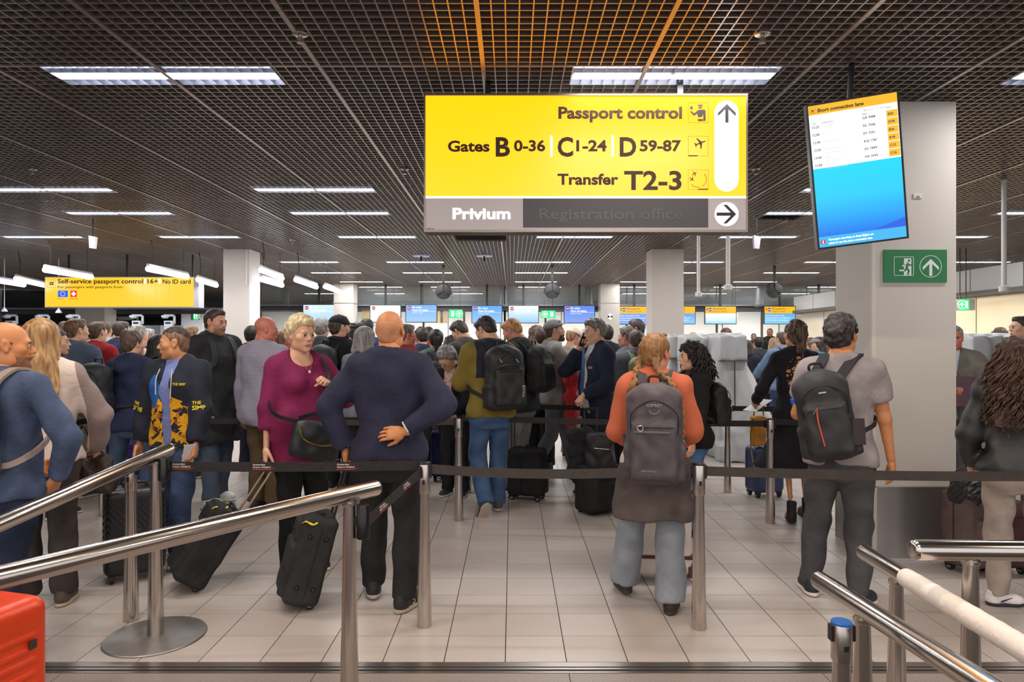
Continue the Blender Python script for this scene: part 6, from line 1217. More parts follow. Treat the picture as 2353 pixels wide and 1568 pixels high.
m = MB(); m.lathe([(.004, -.02), (.006, 0), (.003, .006)], 8, tuple(p.HM(np.array([[.083, .004, -.036]]))[0])); m.obj('earring', CHROME, p.obj)

p = person('bearded_coat', 496, 6.75, 711, -118, 'tall man with greying beard in a dark wool coat, looking right', 'm', w=1.08, head=(8, -6, 0), skin='pink', hair=('short', '#43342b'), beard='#8a6a55', top=dict(name='coat', col='#2b2b2d', collar='hood', hem=-.36, flare=.03, off=.034, loose=.018, wr=.006), pants=dict(col='#4b5566', kind='denim'), shoes=dict(WS, mark=('swoosh', '#20222c')), near=True, eyes=True, aL='pocket', aR='pocket', legs=((.13, .12, 10, 0, (0, 1, 0)), (-.10, -.06, -8, 0, (0, 1, 0))))
backpack(p, 'dark grey rucksack on the tall man in the wool coat', '#2c2e32')
p = person('check_shirt', 612, 6.5, 728, -22, 'heavy bald man with red skin in a grey checked shirt, seen from behind', 'm', w=1.2, b=1.15, belly=.05, head=(-48, -8, 0), skin='red', hair=(None, '#8a7468'), fat=1, top=dict(name='shirt', col='#aaa4b2', col2='#8d8798', kind='check', sc=17, collar='polo', hem=-.15, off=.022, loose=.012, wr=.004), pants=dict(col='#5d4a35', kind='cloth', cut='loose'), shoes=dict(col='#3a2f26'), near=True, aL='hang', aR='pocket')
p = person('plum_top', 692, 4.8, 731, -138, 'elderly woman with short blond hair in a plum red top', 'f', w=1.24, b=1.2, belly=.085, bust=.055, head=(8, -4, 0), skin='fair', hair=('crop', '#e3d3ad', '#b89a6c'), fat=1, top=dict(name='plum_blouse', col='#7a1d4a', kind='cloth', sleeve='34', scoop=.022, hem=-.17, flare=.05, off=.018, loose=.012, var=.06), pants=dict(col='#161617', cut='skinny'), shoes=dict(col='#1d1e22', sole='#d8cdbf'), near=True, eyes=True, aR=((.27, .06, .84), (.7, -1, .1), 'relax'), aL=((.125, .185, 1.29), (.9, 0, -1), 'fist'), thick=1.15)
pw = p
m = MB(); m.lathe([(.010*math.sin(math.pi*q/6)+1e-4, -.012*math.cos(math.pi*q/6)) for q in range(7)], 10, tpt(p, (0, .150, .455))); m.obj('necklace_pendant', mat('pearl', '#d9d4cc', .25, .3), p.obj)
m = MB(); m.tube(bezier([tpt(p, (-.055, -.0, .575)), tpt(p, (-.04, .09, .53)), tpt(p, (0, .142, .465)), tpt(p, (.04, .09, .53)), tpt(p, (.055, -.0, .575))], 16), .0015, 5); m.obj('necklace', mat('fine_chain', '#c9c2b6', .3, .8), p.obj)
p = person('navy_jumper', 897, 4.13, 715, -4, 'bald man in a navy zip collar jumper, hand on his hip, seen from behind', 'm', w=1.14, b=1.08, head=(-6, 2, 0), skin='orange', hair=('bald', '#cb8c64'), top=dict(name='navy_jumper', col='#2b2c42', kind='cloth', collar='stand', hem=-.045, off=.020, loose=.014, wr=.005, var=.05), pants=dict(col='#262626', kind='denim', cut='straight'), shoes=dict(col='#1c1c1e', sole='#a99d90', lace='#2a2a2c', mark=('s', '#cfcac4')), near=True, aR=((.13, -.19, 1.06), (1, -.15, -.1), 'relax', (-1, -.05, -.1), (0, 1, -.3)), aL=((.26, -.03, .93), (1, -.28, .15), 'grip', (0, .15, -1), (-1, .2, 0)), legs=((.10, -.05, 20, 0, (0, 1, 0)), (-.14, .14, -20, 0, (0, 1, 0))))
pn = p
for i in (0, 1):
    u = (p.wr[i]-p.el[i]); u /= np.linalg.norm(u); c = p.el[i]+(p.wr[i]-p.el[i])*.925; q = np.array([c-u*.004, c+u*.004]); m = MB(); m.tube([q[0], q[1]], .0535, 20); m.obj('white_cuff_band', mat('cuff_band', '#d6cabd', .8), p.top)
p = person('olive_jumper', 1116, 6.4, 733, 24, 'dark haired man in an olive jumper with navy yoke, head bent, seen from behind', 'm', w=1.08, lean=(3, 0), head=(28, -30, 0), skin='fair', hair=('short', '#2a2224'), top=dict(name='fleece_jumper', col='#7d6a2a', kind='cloth', collar='hood', hem=-.07, off=.026, loose=.022, wr=.005, mat=YOKE), pants=dict(col='#4f6d92', col2='#324a6c', kind='denim'), shoes=dict(col='#4c4a4a', sole='#b9ab9b', pitch=(0, 58)), near=True, aR='read', aL='read', legs=((.11, .10, 20, 0, (0, 1, 0)), (-.10, -.14, -4, .06, (0, 1, 0))))
backpack(p, 'big black hiking backpack on the olive jumper man', '#1f2021', size=(.33, .20, .54), zc=.27, x0=.03)
p = person('plaits', 1508, 4.12, 769, -12, 'girl with two braided plaits in an orange ribbed jumper, seen from behind', 'f', w=1.06, b=1.0, head=(-34, 2, 4), skin='pink', hair=('braids', '#a87a4c', '#7a5430'), top=dict(name='orange_jumper', col='#d0714f', col2='#c0603f', kind='knit', sc=40, bump=.25, collar='turtle', hem=.02, off=.024, loose=.022, wr=.004), pants=dict(col='#9aa0a6', col2='#7a8088', kind='denim', cut='wide'), shoes=dict(col='#2a2523', sole='#3a302c'), near=True, aR=((.13, .24, 1.02), (.6, -.9, -.2), 'grip'), aL=((.13, .24, 1.02), (.6, -.9, -.2), 'grip'), legs=((.10, -.07, 8, 0, (0, 1, 0)), (-.20, .18, -22, 0, (-.2, 1, 0))))
pg = p
pg.garment('tied_sweatshirt', dict(col='#574d4a', kind='cloth', hem=-.33, flare=.05, neck=.06, skirt=True, off=.035, wr=.006, name='tied_sweatshirt'))
pg.garment('white_tee_hem', dict(col='#cfc6bf', kind='cloth', hem=-.005, neck=.10, skirt=True, off=.030, wr=.002))
hm = bpy.data.materials['hair_a87a4c#7a5430']; H3 = lambda q: tuple(pg.HM(np.array([q]))[0])
plait(pg, [H3((.055, -.075, -.01)), H3((.075, -.095, -.08)), tpt(pg, (.12, -.155, .50)), tpt(pg, (.165, -.165, .36)), tpt(pg, (.175, -.16, .16))], .021, .010, hm)
plait(pg, [H3((-.05, -.075, -.01)), H3((-.07, -.09, -.08)), tpt(pg, (-.125, -.14, .52)), tpt(pg, (-.155, -.10, .47)), tpt(pg, (-.155, .02, .50))], .021, .016, hm)
for a in (-1, 1): plait(pg, [H3((a*.034, .035, .107)), H3((a*.040, -.045, .100)), H3((a*.045, -.090, .05)), H3((a*.055, -.083, -.012))], .015, .019, hm)
backpack(p, 'charcoal hiking rucksack on the girl with plaits', '#4c4448', size=(.335, .21, .60), zc=.22)
p = person('phone_suit', 1366, 7.0, 735, 110, 'grey haired man in a navy suit talking on his phone', 'm', w=1.06, belly=.03, head=(-4, -10, 0), skin='fair', hair=('shorttop', '#8f8983', '#5f5a55'), inner=dict(name='shirt', col='#dcdad8', off=.010, collar='polo'), top=dict(name='suit_jacket', col='#20243a', kind='cloth', collar='coat', open=(.085, .055), hem=-.13, off=.024, loose=.012, wr=.004, var=.06), pants=dict(col='#1d2236', kind='cloth'), shoes=dict(col='#3f4653', sole='#d5cdc2'), near=True, eyes=True, aR=((.135, .13, 1.46), (.5, .6, -1), 'grip', (-.16, -.36, 1), (-1, -.1, 0)), aL=((.20, .24, 1.02), (.5, -1, -.4), 'fist', (.1, .7, -.7), (-.2, -.6, -.6)))
ps = p
m = MB(); m.prism([(-.022, 0), (.022, 0), (.030, -.38), (0, -.43), (-.030, -.38)], -.002, .002, Matrix.Translation(tpt(p, (0, .138, .53))) @ Matrix.Rotation(R(180), 4, 'Z') @ Matrix.Rotation(R(-4), 4, 'X')); m.obj('tie', mat('tie_blue', '#4a62a8', .6), p.obj)
m = MB(); m.box(tpt(p, (-.125, .125, .36)), (.05, .03, .025)); m.obj('pocket_square', mat('pocket_square', '#a9788e', .8), p.top)
p = person('dark_curls', 1588, 5.7, 792, 100, 'woman with shoulder long black curls and a black jacket, looking left', 'f', w=1.0, head=(-2, 0, 0), skin='fair', hair=('curlbob', '#1d1716'), top=dict(name='jacket', col='#19181a', collar='coat', open=(.02, .03), hem=-.12, off=.03, loose=.016), inner=dict(name='top', col='#3a3238', off=.01), pants=dict(col='#5f7fa6', col2='#41628c', kind='denim'), shoes=BS, near=True, eyes=True, aL='hang2', aR='low')
m = MB(); m.tube([tuple(p.HM(np.array([[-.083, .008, -.006]]))[0]), tuple(p.HM(np.array([[-.085, .02, -.032]]))[0])], .0045, 6); m.obj('earbud', mat('white_plastic', '#ece8e4', .3), p.obj)
curls(p, 130, bpy.data.materials['hair_1d1716'], (.12, .24), .0075, .018, 5, spread=.05)
backpack(p, 'black leather rucksack on the woman with black curls', '#161517', size=(.28, .15, .40), zc=.27)
p = person('lace_blouse', 1826, 6.2, 742, 2, 'woman in a black lace back dress with streaked hair pinned up', 'f', w=1.0, head=(6, 6, 0), skin='warm', hair=('updo', '#6b5240', '#1b1412'), top=dict(name='lace_dress', col='#17151a', collar=None, hem=-.46, flare=.16, off=.016, h=.011, regions=[(lambda x, y, z, c: (y < -.02) & (((x+.02)/.10)**2+((z-.36)/.17)**2 < 1), mat('lace_on_skin', '#b9825a', 1, 0, 'lace', 22, .15, .3, col2='#17151a'))]), pants=None, shoes=dict(kind='boot', col='#161517', sole='#1a1918'), near=True, aL=((.27, .22, 1.02), (.6, -1, -.3), 'pinch'), aR='low', legs=((.10, .0, 10, 0, (0, 1, 0)), (-.12, -.20, 20, 0, (0, 1, 0))))
pl_ = p
p = person('grey_tee', 1934, 4.22, 729, -20, 'man with short dark curls in a grey t-shirt, looking up to the right', 'm', w=1.02, b=1.04, sw=.178, head=(-30, 6, 0), skin='orange', hair=('curlshort', '#3d3532', '#1f1a19'), top=dict(name='t_shirt', col='#a79d9d', col2='#8f8586', kind='cloth', sleeve=.66, collar='crew', hem=-.07, off=.018, loose=.014, wr=.006), pants=dict(col='#4b4a4c', kind='cloth', cut='jog', wr=.006), shoes=dict(col='#26262a', sole='#d9cfcd'), near=True, bare=True, aR=((.29, .05, .83), (.4, -1, .1), 'relax'), aL=((.16, .30, 1.08), (.6, -1, -.5), 'grip'), legs=((.09, -.09, 34, 0, (.1, 1, 0)), (-.17, .06, -12, 0, (0, 1, 0))))
pt = p
backpack(p, 'black leather look backpack on the man in the grey t-shirt', '#28272a', size=(.30, .19, .52), zc=.24, x0=-.11, roll=-10)
p = person('leather_jacket', 2334, 4.14, 787, -32, 'woman with long brown curls, black leather jacket and pale joggers', 'f', w=1.08, head=(10, 0, 0), skin='fair', hair=('curlfall', '#5a3d2c', '#2b1b14'), top=dict(name='leather_jacket', col='#201f20', kind='leather', rough=.36, spec=.6, collar='coat', hem=-.035, off=.028, loose=.018, bump=.3, wr=.005), pants=dict(col='#a89a90', col2='#94867d', cut='jog', wr=.006), shoes=dict(col='#e3dbdb', sole='#2b2838', lace='#2b2838', mark=('swoosh', '#2b2838')), near=True, aR='low', aL=((.25, .10, .90), (.7, -1, 0), 'grip'), legs=((.20, .10, 10, 0, (.1, 1, 0)), (-.10, -.06, 60, 0, (0, 1, 0))))
pj = p
curls(pj, 480, mat('brown_strands', '#5e4231', .45, 0, 'hair', 50, .3, .2, col2='#352219'), (.18, .44), .0046, .020, 3, spread=.08, wave=2.2)
p = person('tweed', 2190, 6.6, 750, 142, 'man in a grey tweed jacket holding a burgundy folder behind the big column', 'm', w=1.08, head=(10, 0, 0), skin='red', hair=('short', '#8a8784'), inner=dict(name='shirt', col='#b9bcc4', off=.01), top=dict(name='tweed_jacket', col='#7d776d', col2='#5d584f', kind='cloth', collar='coat', open=(.04, .05), hem=-.16, off=.03, loose=.016), pants=dict(col='#4a4b50'), shoes=BS, near=True, aL=((.13, .28, 1.14), (.8, -.4, -.8), 'grip'), aR='low', eyes=True)
ptw = p
p = person('right_edge', 2345, 7.6, 728, 84, 'dark haired man in profile cut off by the right edge', 'm', head=(0, 0, 0), skin='fair', hair=('short', '#2a2422'), top=dict(name='jacket', col='#2b2f3a', collar='coat'), pants=BK, shoes=BS, near=False, eyes=True)

# ================================================================ left half of the crowd behind
def mid(key, px, d, yt, yaw, label, sex='m', **k):
    k.setdefault('pants', BK); k.setdefault('shoes', SN); return person(key, px, d, yt, yaw, label, sex, **k)
def hoodie(c, **k): return dict(name='hoodie', col=c, collar='hood', off=.026, loose=.016, **k)
def jacket(c, **k): k.setdefault('collar', 'coat'); return dict(name='jacket', col=c, off=.03, loose=.016, **k)
def shirt(c, **k): k.setdefault('collar', 'polo'); return dict(name='shirt', col=c, off=.016, **k)
mid('a1', 130, 6.2, 758, -70, 'woman with glasses pushed up on her hair, facing right behind the blond woman', 'f', skin='fair', hair=('pulled', '#3a2f29'), top=jacket('#2b2f3a'), aR='read', aL='read', eyes=True)
q = mid('a2', 177, 7.0, 734, -14, 'broad man in a slate blue hoodie seen from behind', 'm', w=1.15, skin='fair', head=(-18, 0, 0), hair=('short', '#6b4d38'), top=hoodie('#566074', hem=-.10), pants=dict(col='#77745c'), aR='low', aL='front')
q = mid('a3', 225, 7.9, 741, -16, 'man in a red hoodie seen from behind', 'm', skin='fair', hair=('short', '#5c4232'), top=hoodie('#a3262b'), pants=JD, aR='front', aL='front')
mid('a4', 242, 9.9, 739, 10, 'brown haired man just behind the red hoodie', 'm', skin='fair', hair=('short', '#5d4737'), top=hoodie('#a9a7a5'))
mid('a5', 281, 9.2, 739, -10, 'man in a navy hooded top with a rucksack beyond the red hoodie', 'm', skin='fair', hair=('short', '#4d4038'), head=(-12, 0, 0), top=hoodie('#33405f'), pants=JD)
q = mid('a6', 306, 6.3, 763, -8, 'woman with a messy bun in a dark blue hoodie, legs apart', 'f', w=1.12, skin='fair', hair=('bun', '#6a5444', '#453428'), head=(-20, -4, 0), top=hoodie('#28304d', hem=-.12), pants=dict(col='#4a5a72', col2='#33435c', kind='denim', cut='straight'), shoes=SN, aL='low', aR='front', legs=((.16, .05, 10, 0, (0, 1, 0)), (-.26, .0, -14, 0, (-.2, 1, 0))))
backpack(q, 'black rucksack hanging off the shoulder of the woman with the bun', '#23252a', size=(.30, .2, .46), zc=.30, x0=-.16, straps=(1,), yo=.03)
mid('a7', 320, 8.4, 753, -30, 'grey haired woman in a beige flowered shirt', 'f', skin='fair', hair=('crop', '#a8a19a'), top=shirt('#a8907d', kind='spots', sc=30, col2='#d9c8b4', sleeve='short'), pants=KH)
q = mid('a8', 341, 9.8, 757, -28, 'white haired man in a blue polo shirt with dark rucksack', 'm', skin='pink', hair=('short', '#b5b0a9'), head=(-14, 0, 0), top=shirt('#3a5a8a', sleeve='short'), pants=KH, bare=False, aR='cross')
backpack(q, 'dark rucksack on the white haired man in blue', '#20242e')
mid('a9', 149, 10.4, 738, 5, 'man with a shaved bald head far left behind the slate hoodie', 'm', skin='pink', hair=('buzz', '#7a5c4c'), top=jacket('#3c4250'))
mid('a10', 116, 8.8, 752, 20, 'dark curly haired man left of the slate hoodie', 'm', skin='tan', hair=('curlshort', '#1d1817'), top=jacket('#26262c'))
mid('a11', 131, 9.9, 753, -10, 'person with dark waves half hidden by the slate hoodie', 'f', skin='tan', hair=('curlbob', '#231c1a'), top=jacket('#33303a'))
mid('a12', 440, 8.0, 752, -20, 'sandy haired man in a beige jacket behind the printed hoodie', 'm', skin='fair', hair=('short', '#a37a55'), head=(-30, 0, 0), top=jacket('#b3a596'), pants=KH)
q = mid('a13', 364, 7.2, 773, 10, 'short person with black hair behind the printed hoodie', 'f', skin='tan', hair=('bob', '#1b1718'), top=jacket('#22242e'))
mid('a14', 580, 8.4, 749, -8, 'balding man with dark hair left of the checked shirt', 'm', skin='fair', hair=('recede', '#2e2622'), top=jacket('#1f2228'), pants=dict(col='#2b3340'))
mid('a15', 656, 7.6, 762, -60, 'rosy faced man looking down between check shirt and plum top', 'm', skin='red', hair=('short', '#8a6a50'), top=shirt('#8e8a99'))
mid('a16', 255, 10.4, 744, 0, 'dark haired man far behind the red hoodie', 'm', skin='fair', hair=('short', '#352c27'), top=jacket('#4a4c55'))
# ---------------- centre
mid('b1', 740, 8.8, 734, -12, 'man with wavy silver hair behind the blond woman', 'm', skin='fair', hair=('curlshort', '#a39e9a', '#716c69'), top=jacket('#35363a'))
q = mid('b2', 781, 7.3, 727, -26, 'man in a black cap and black jacket with headphones round his neck', 'm', w=1.06, skin='fair', head=(-24, 0, 0), beard='#4a382c', hair=('cap', '#4a3d34'), cap=('cap', '#1b1c1e'), top=jacket('#1d1e20', collar='hood', regions=[(lambda x, y, z, c: (x > .12) & (z < .44) & (z > .33) & (np.abs(c[:, 1]) < .1), mat('teal_patch', '#4e7f80', .8))]), aR='front', aL='low')
backpack(q, 'dark rucksack on the man in the black cap', '#2c2c30'); m = MB(); m.tube(bezier([q.T((.085, .06, .58)), q.T((.10, -.05, .60)), q.T((0, -.12, .615)), q.T((-.10, -.05, .60)), q.T((-.085, .06, .58))], 16), .012, 8); autosmooth(m.obj('headphone_band', BLACKP, q.obj), 60)
for s in (-1, 1): m = MB(); m.lathe([(.02, -.016), (.036, -.012), (.036, .012), (.02, .016)], 14, q.T((s*.085, .075, .565)), Matrix.Rotation(R(90), 3, 'X')); autosmooth(m.obj('ear_cup', BLACKP, q.obj), 60)
mid('b3', 823, 8.0, 742, -18, 'man in a black flat cap and grey t-shirt', 'm', skin='fair', head=(-20, 0, 0), hair=('flatcap', '#4d4540'), cap=('flat', '#232326'), top=shirt('#6d6d74', collar='crew', sleeve='short'), aR='read')
mid('b4', 840, 6.75, 754, -6, 'woman with a grey bob right of the flat cap', 'f', skin='fair', head=(-22, 0, 0), hair=('bob', '#9b958f', '#6f6a66'), top=shirt('#7d7f88', collar='crew'))
mid('b5', 843, 9.0, 733, 4, 'dark haired man with a blue collar beyond the grey bob', 'm', skin='fair', hair=('short', '#28221f'), top=jacket('#33446a'))
mid('b6', 934, 7.1, 747, -55, 'grey haired man with glasses peering past the navy jumper', 'm', skin='red', head=(-10, -4, 0), hair=('short', '#6f675f'), top=jacket('#9c2f2c'), eyes=True)
q = mid('b7', 968, 8.9, 755, 14, 'man with black headphones and a navy jacket', 'm', skin='fair', head=(20, -10, 0), hair=('short', '#3b312b'), top=jacket('#2f3c56'))
m = MB(); m.tube(bezier([q.HM(np.array([[s*.09, -.005, z]]))[0] for s, z in ((-1, 0), (-.98, .07), (0, .138), (.98, .07), (1, 0))], 16), .010, 6); autosmooth(m.obj('headphone_band', BLACKP, q.obj), 60)
for s in (-1, 1): m = MB(); m.lathe([(.02, -.012), (.035, -.008), (.035, .012), (.02, .016)], 14, tuple(q.HM(np.array([[s*.088, -.005, -.005]]))[0]), Matrix.Rotation(R(90), 3, 'Y')); autosmooth(m.obj('ear_cup', BLACKP, q.obj), 60)
mid('b8', 984, 9.9, 752, 0, 'dark haired man behind the headphone wearer', 'm', skin='fair', hair=('short', '#2d2522'), top=jacket('#b0232a'))
q = mid('b9', 1002, 7.8, 758, 8, 'woman with a dark ponytail in a pale green quilted jacket', 'f', skin='fair', hair=('pony', '#2d2424', '#191415'), top=jacket('#68807a', kind='quilt', sc=9, bump=.6), pants=dict(col='#55565e', cut='skinny'), aR='front', legs=((.10, .0, 8, 0, (0, 1, 0)), (-.18, -.10, -8, 0, (0, 1, 0))))
backpack(q, 'slim dark rucksack on the pale green quilted jacket', '#2a3338', size=(.26, .12, .38), zc=.28)
q = mid('b10', 1056, 8.5, 744, 52, 'young man looking down in a dark olive jacket', 'm', skin='fair', lean=(4, 0), head=(10, -34, 0), hair=('shorttop', '#3d3028'), top=jacket('#4a4a42', collar='hood'), pants=JE, aR='read', aL='read')
backpack(q, 'dark rucksack on the young man in dark olive', '#33322f')
mid('b11', 1040, 9.3, 776, -30, 'woman with thin black braids in a denim shirt', 'f', skin='brown', head=(-20, -16, 0), hair=('curlbob', '#181414'), top=shirt('#5f7ea3'), pants=JE)
q = mid('b12', 1028, 6.9, 806, 160, 'small grey haired woman with glasses looking down at her hands', 'f', w=1.05, lean=(16, 0), head=(-18, -26, 0), skin='fair', hair=('crop', '#a09a95', '#6f6a67'), inner=dict(name='blouse', col='#8a3c40', kind='spots', sc=40, col2='#c9b0a8', off=.012), top=jacket('#1c1d22', open=(.05, .05), collar=None), aR=((.03, .32, 1.03), (.8, -.4, -.8), 'pinch'), aL=((.06, .34, 1.0), (.8, -.4, -.8), 'pinch'), eyes=True)
mg = mat('glasses_frame', '#2a2422', .4); 
def glasses(S, up=0):
    for s in (-1, 1):
        m = MB(); c = S.HM(np.array([[s*.033+.021*math.cos(R(30*a)), .108, .002+up+.016*math.sin(R(30*a))] for a in range(13)])); m.tube(list(c), .0018, 5); m.obj('glasses_rim', mg, S.obj); m = MB(); m.tube(list(S.HM(np.array([[s*.054, .106, .004+up], [s*.078, .06, .004+up], [s*.082, .0, .004+up]]))), .0016, 5); m.obj('glasses_arm', mg, S.obj)
glasses(q); glasses(PEOPLE['b6']); glasses(PEOPLE['a1'], .06)
q = mid('b13', 1177, 7.3, 738, 58, 'red blond man looking down in a black hooded jacket', 'm', skin='pink', lean=(4, 0), head=(8, -30, 0), hair=('short', '#b5845c'), top=jacket('#2e2f33', collar='hood', hem=-.12), pants=dict(col='#77767a', cut='loose'), aR='read', aL='read')
backpack(q, 'black rucksack on the red blond man', '#191a1c', zc=.30)
q = mid('b14', 1275, 7.9, 737, -84, 'man in a grey cap and grey hoodie facing right', 'm', w=.95, skin='fair', head=(-4, 6, 0), beard='#5a3f2c', hair=('greycap', '#5a4636'), cap=('cap', '#77777a', 14), top=hoodie('#8f8b89', hem=-.10), pants=dict(col='#6a6d72', col2='#55585e', kind='denim'), shoes=dict(col='#3c3c40'), aR=((.16, .40, 1.03), (.4, -.6, -1), 'grip'), aL='reach', legs='walk2', eyes=True)
mid('b15', 1318, 9.3, 756, -40, 'man in a sand coloured shirt and pale cap behind the phone hand', 'm', w=1.15, skin='pink', head=(-20, -14, 0), hair=('short', '#a5795a'), cap=('cap', '#cdbda5'), top=shirt('#a39883', hem=-.14), pants=dict(col='#a39a80', cut='loose'), aR='low')
mid('b16', 1336, 10.2, 757, -30, 'white haired man beyond the phone caller', 'm', skin='fair', hair=('short', '#c3bfba'), top=jacket('#8b8f98'), pants=BK)
mid('b17', 1232, 9.6, 752, 12, 'curly brown haired person left of the grey cap', 'f', skin='fair', hair=('curlbob', '#5d4536'), top=jacket('#3a3a40'))
mid('b18', 1244, 8.4, 755, 5, 'brown haired man with a big dark rucksack left of the grey cap', 'm', skin='fair', hair=('short', '#4a382d'), top=jacket('#2a2a2e'))
mid('b19', 1439, 8.2, 754, 60, 'man with curly grey hair beside the steel clad column', 'm', skin='pink', hair=('curlshort', '#7b736d', '#4d4743'), top=jacket('#5d6068'))
q = mid('b20', 1461, 7.6, 760, 6, 'balding man with an olive rucksack behind the plaits', 'm', skin='pink', hair=('recede', '#4f433b'), top=jacket('#6b6f78'))
backpack(q, 'pale olive rucksack on the balding man', '#8b8a6c')
mid('b21', 1461, 9.2, 736, 70, 'tall man with glasses and dark grey hair left of the pale column', 'm', skin='red', head=(6, -6, 0), hair=('shorttop', '#4a4140'), top=jacket('#4a4e58'))
mid('b22', 1392, 8.8, 747, 20, 'dark haired person hidden behind the phone caller', 'm', skin='fair', hair=('short', '#3a302b'), top=jacket('#23262e'))
# ---------------- right
mid('c1', 1741, 12.0, 776, 8, 'person in a dark grey hooded coat at the far desks', 'm', skin='fair', hair=('short', '#1f1b1a'), top=jacket('#3a3c42', collar='hood', hem=-.2))
mid('c2', 1717, 11.2, 784, -40, 'woman with dark brown hair beside the dark grey hooded coat', 'f', skin='fair', hair=('bob', '#3a2a24'), top=jacket('#2a2c38'))
q = mid('c3', 1796, 10.4, 764, 20, 'man in a pale denim jacket with rucksack left of the lace dress', 'm', skin='fair', hair=('short', '#4a3b32'), top=jacket('#7088a8', kind='denim'), pants=JE, aL='reach')
backpack(q, 'black rucksack on the pale denim jacket', '#26262a')
mid('c4', 1880, 10.6, 777, 75, 'woman in a turquoise jacket and grey headband between the two dark backs', 'f', skin='fair', hair=('long', '#3a2823'), cap=('flat', '#8d8b88'), top=jacket('#3d97a5'))
mid('c5', 1902, 11.4, 772, 20, 'man in a burgundy jacket behind the grey t-shirt', 'm', skin='fair', hair=('short', '#4a382f'), top=jacket('#5d2b36'))
mid('c6', 1862, 12.2, 777, 10, 'man in a blue grey anorak near the turquoise jacket', 'm', skin='fair', hair=('short', '#6a5444'), top=jacket('#56637a'))
mid('c7', 1668, 11.8, 757, 0, 'person with reddish curls behind the grey kiosk covers', 'm', skin='fair', hair=('curlshort', '#5d3a2a'), top=jacket('#33353c'))
mid('c8', 1592, 12.6, 763, 10, 'bald man far behind the kiosk covers', 'm', skin='fair', hair=('bald', '#a08a7a'), top=jacket('#50545c'))
mid('c9', 1732, 20.5, 766, 170, 'officer in black behind the far desk, shorter one', 'm', skin='brown', hair=('buzz', '#141414'), top=jacket('#111113'))
mid('c10', 1769, 20.0, 754, 160, 'officer in black behind the far desk, taller one', 'm', skin='brown', hair=('buzz', '#141414'), top=jacket('#121214'))
mid('c11', 2294, 9.8, 757, 10, 'person with streaked hair behind the right hand kiosk covers', 'f', skin='fair', hair=('updo', '#7a6248', '#2d221c'), top=jacket('#3a3a42'))
mid('c12', 1612, 13.2, 768, -10, 'grey haired person far behind the kiosk covers', 'm', skin='fair', hair=('short', '#8b8885'), top=jacket('#6a6d75'))
mid('c13', 1778, 13.0, 778, -5, 'person in a sand jacket at the far desk', 'f', skin='fair', hair=('bob', '#a58a66'), top=jacket('#c3a98a'), aR='strap')

T = thing('fire_call_point', 'small dark red fire call point on the pale column beside the bearded man', 'alarm', P(533, 836, 13.08)); m = MB(); m.bb((-.05, -.03, -.08), (.05, .0, .08)); m.obj('case', mat('alarm_red', '#8a1f22', .4), T); m = MB(); m.bb((-.03, -.034, -.03), (.03, -.0305, .03)); m.obj('window', mat('alarm_window', '#d8d4d0', .4), T)
# ================================================================ WHAT THEY CARRY
def held(name, label, cat, S, i, off, rot=(0, 0, 0)):
    """an Empty at the palm of hand i (0 right, 1 left)"""
    c = S.wr[i]+S.Rhand[i] @ np.array(off); t = thing(name, label, cat, wpt(S, c)); return t, Vector(c)
bk = mat('bag_leather', '#1d2023', .38, 0, 'leather', 60, .2, .1, spec=.6); gold = mat('gold_clasp', '#c9a24d', .25, .9)
# plum top's black crossbody
T = thing('handbag', 'black leather crossbody bag with gold zip on the plum top', 'handbag', wpt(pw, pw.T((.02, .30, .03))), pw.obj.rotation_euler[2]+R(-14)); T.scale = (pw.sc,)*3; T.rotation_euler[1] = R(-14)
def f(F): F.rbox((0, 0, -.03), (.165, .05, .125), .045); F.ell((0, .028, .03), (.155, .045, .085), k=.02)
bag_mesh(f, (-.22, -.1, -.2), (.22, .12, .16), .009, bk, T); m = MB(); m.tube(bezier([(-.14, .062, .05), (-.10, .082, -.02), (0, .090, -.045), (.10, .082, -.02), (.14, .062, .05)], 16), .004, 6); m.obj('gold_zip', gold, T)
m = MB(); m.lathe([(.012, -.003), (.016, 0), (.012, .003)], 10, (-.15, .03, .10), Matrix.Rotation(R(90), 3, 'X')); m.obj('ring', gold, T)
Mi = Matrix(np.array(T.matrix_basis.to_3x3()/pw.sc).tolist()).transposed(); o = Vector(T.location)
def tol(pt_): return Mi @ (wpt(pw, pw.T(pt_))-o)/pw.sc
pts = bezier([(-.15, .02, .10), tol((.235, .22, .17)), tol((.235, .02, .30)), tol((.12, -.10, .50)), tol((-.02, -.02, .60)) if 0 else tol((-.06, -.10, .575)), tol((-.125, .03, .56)), tol((-.12, .19, .42)), tol((-.10, .24, .22)), (.15, .02, .10)], 44)
m = MB(); m.ribbon(pts, [(p_-Vector((0, -.2, .2))).normalized() for p_ in pts], .026, .005); autosmooth(m.obj('strap', bk, T), 60)
# knitted waistcoat's dark handbag on the right arm
S = PEOPLE['knit_vest']; T = thing('handbag', 'dark brown patterned shoulder bag at the elbow of the knitted waistcoat', 'handbag', P(212, 1085, 4.35), R(8))
def f(F): F.rbox((0, 0, 0), (.125, .06, .11), .05); F.rbox((.02, 0, -.08), (.12, .07, .06), .04, k=.03)
bag_mesh(f, (-.2, -.12, -.2), (.2, .12, .17), .011, mat('brown_bag', '#3d2f2b', .5, 0, 'spots', 30, .2, .12), T, wr=.005); m = MB(); m.tube(bezier([(-.10, 0, .09), (-.085, -.01, .20), (-.045, -.02, .30), (.0, -.01, .20), (.09, 0, .09)], 20), .008, 6); autosmooth(m.obj('strap', mat('brown_strap', '#2a201d', .5), T), 60)
m = MB(); m.lathe([(.014, -.004), (.02, 0), (.014, .004)], 12, (-.09, -.01, .12), Matrix.Rotation(R(90), 3, 'X')); m.obj('ring', CHROME, T)
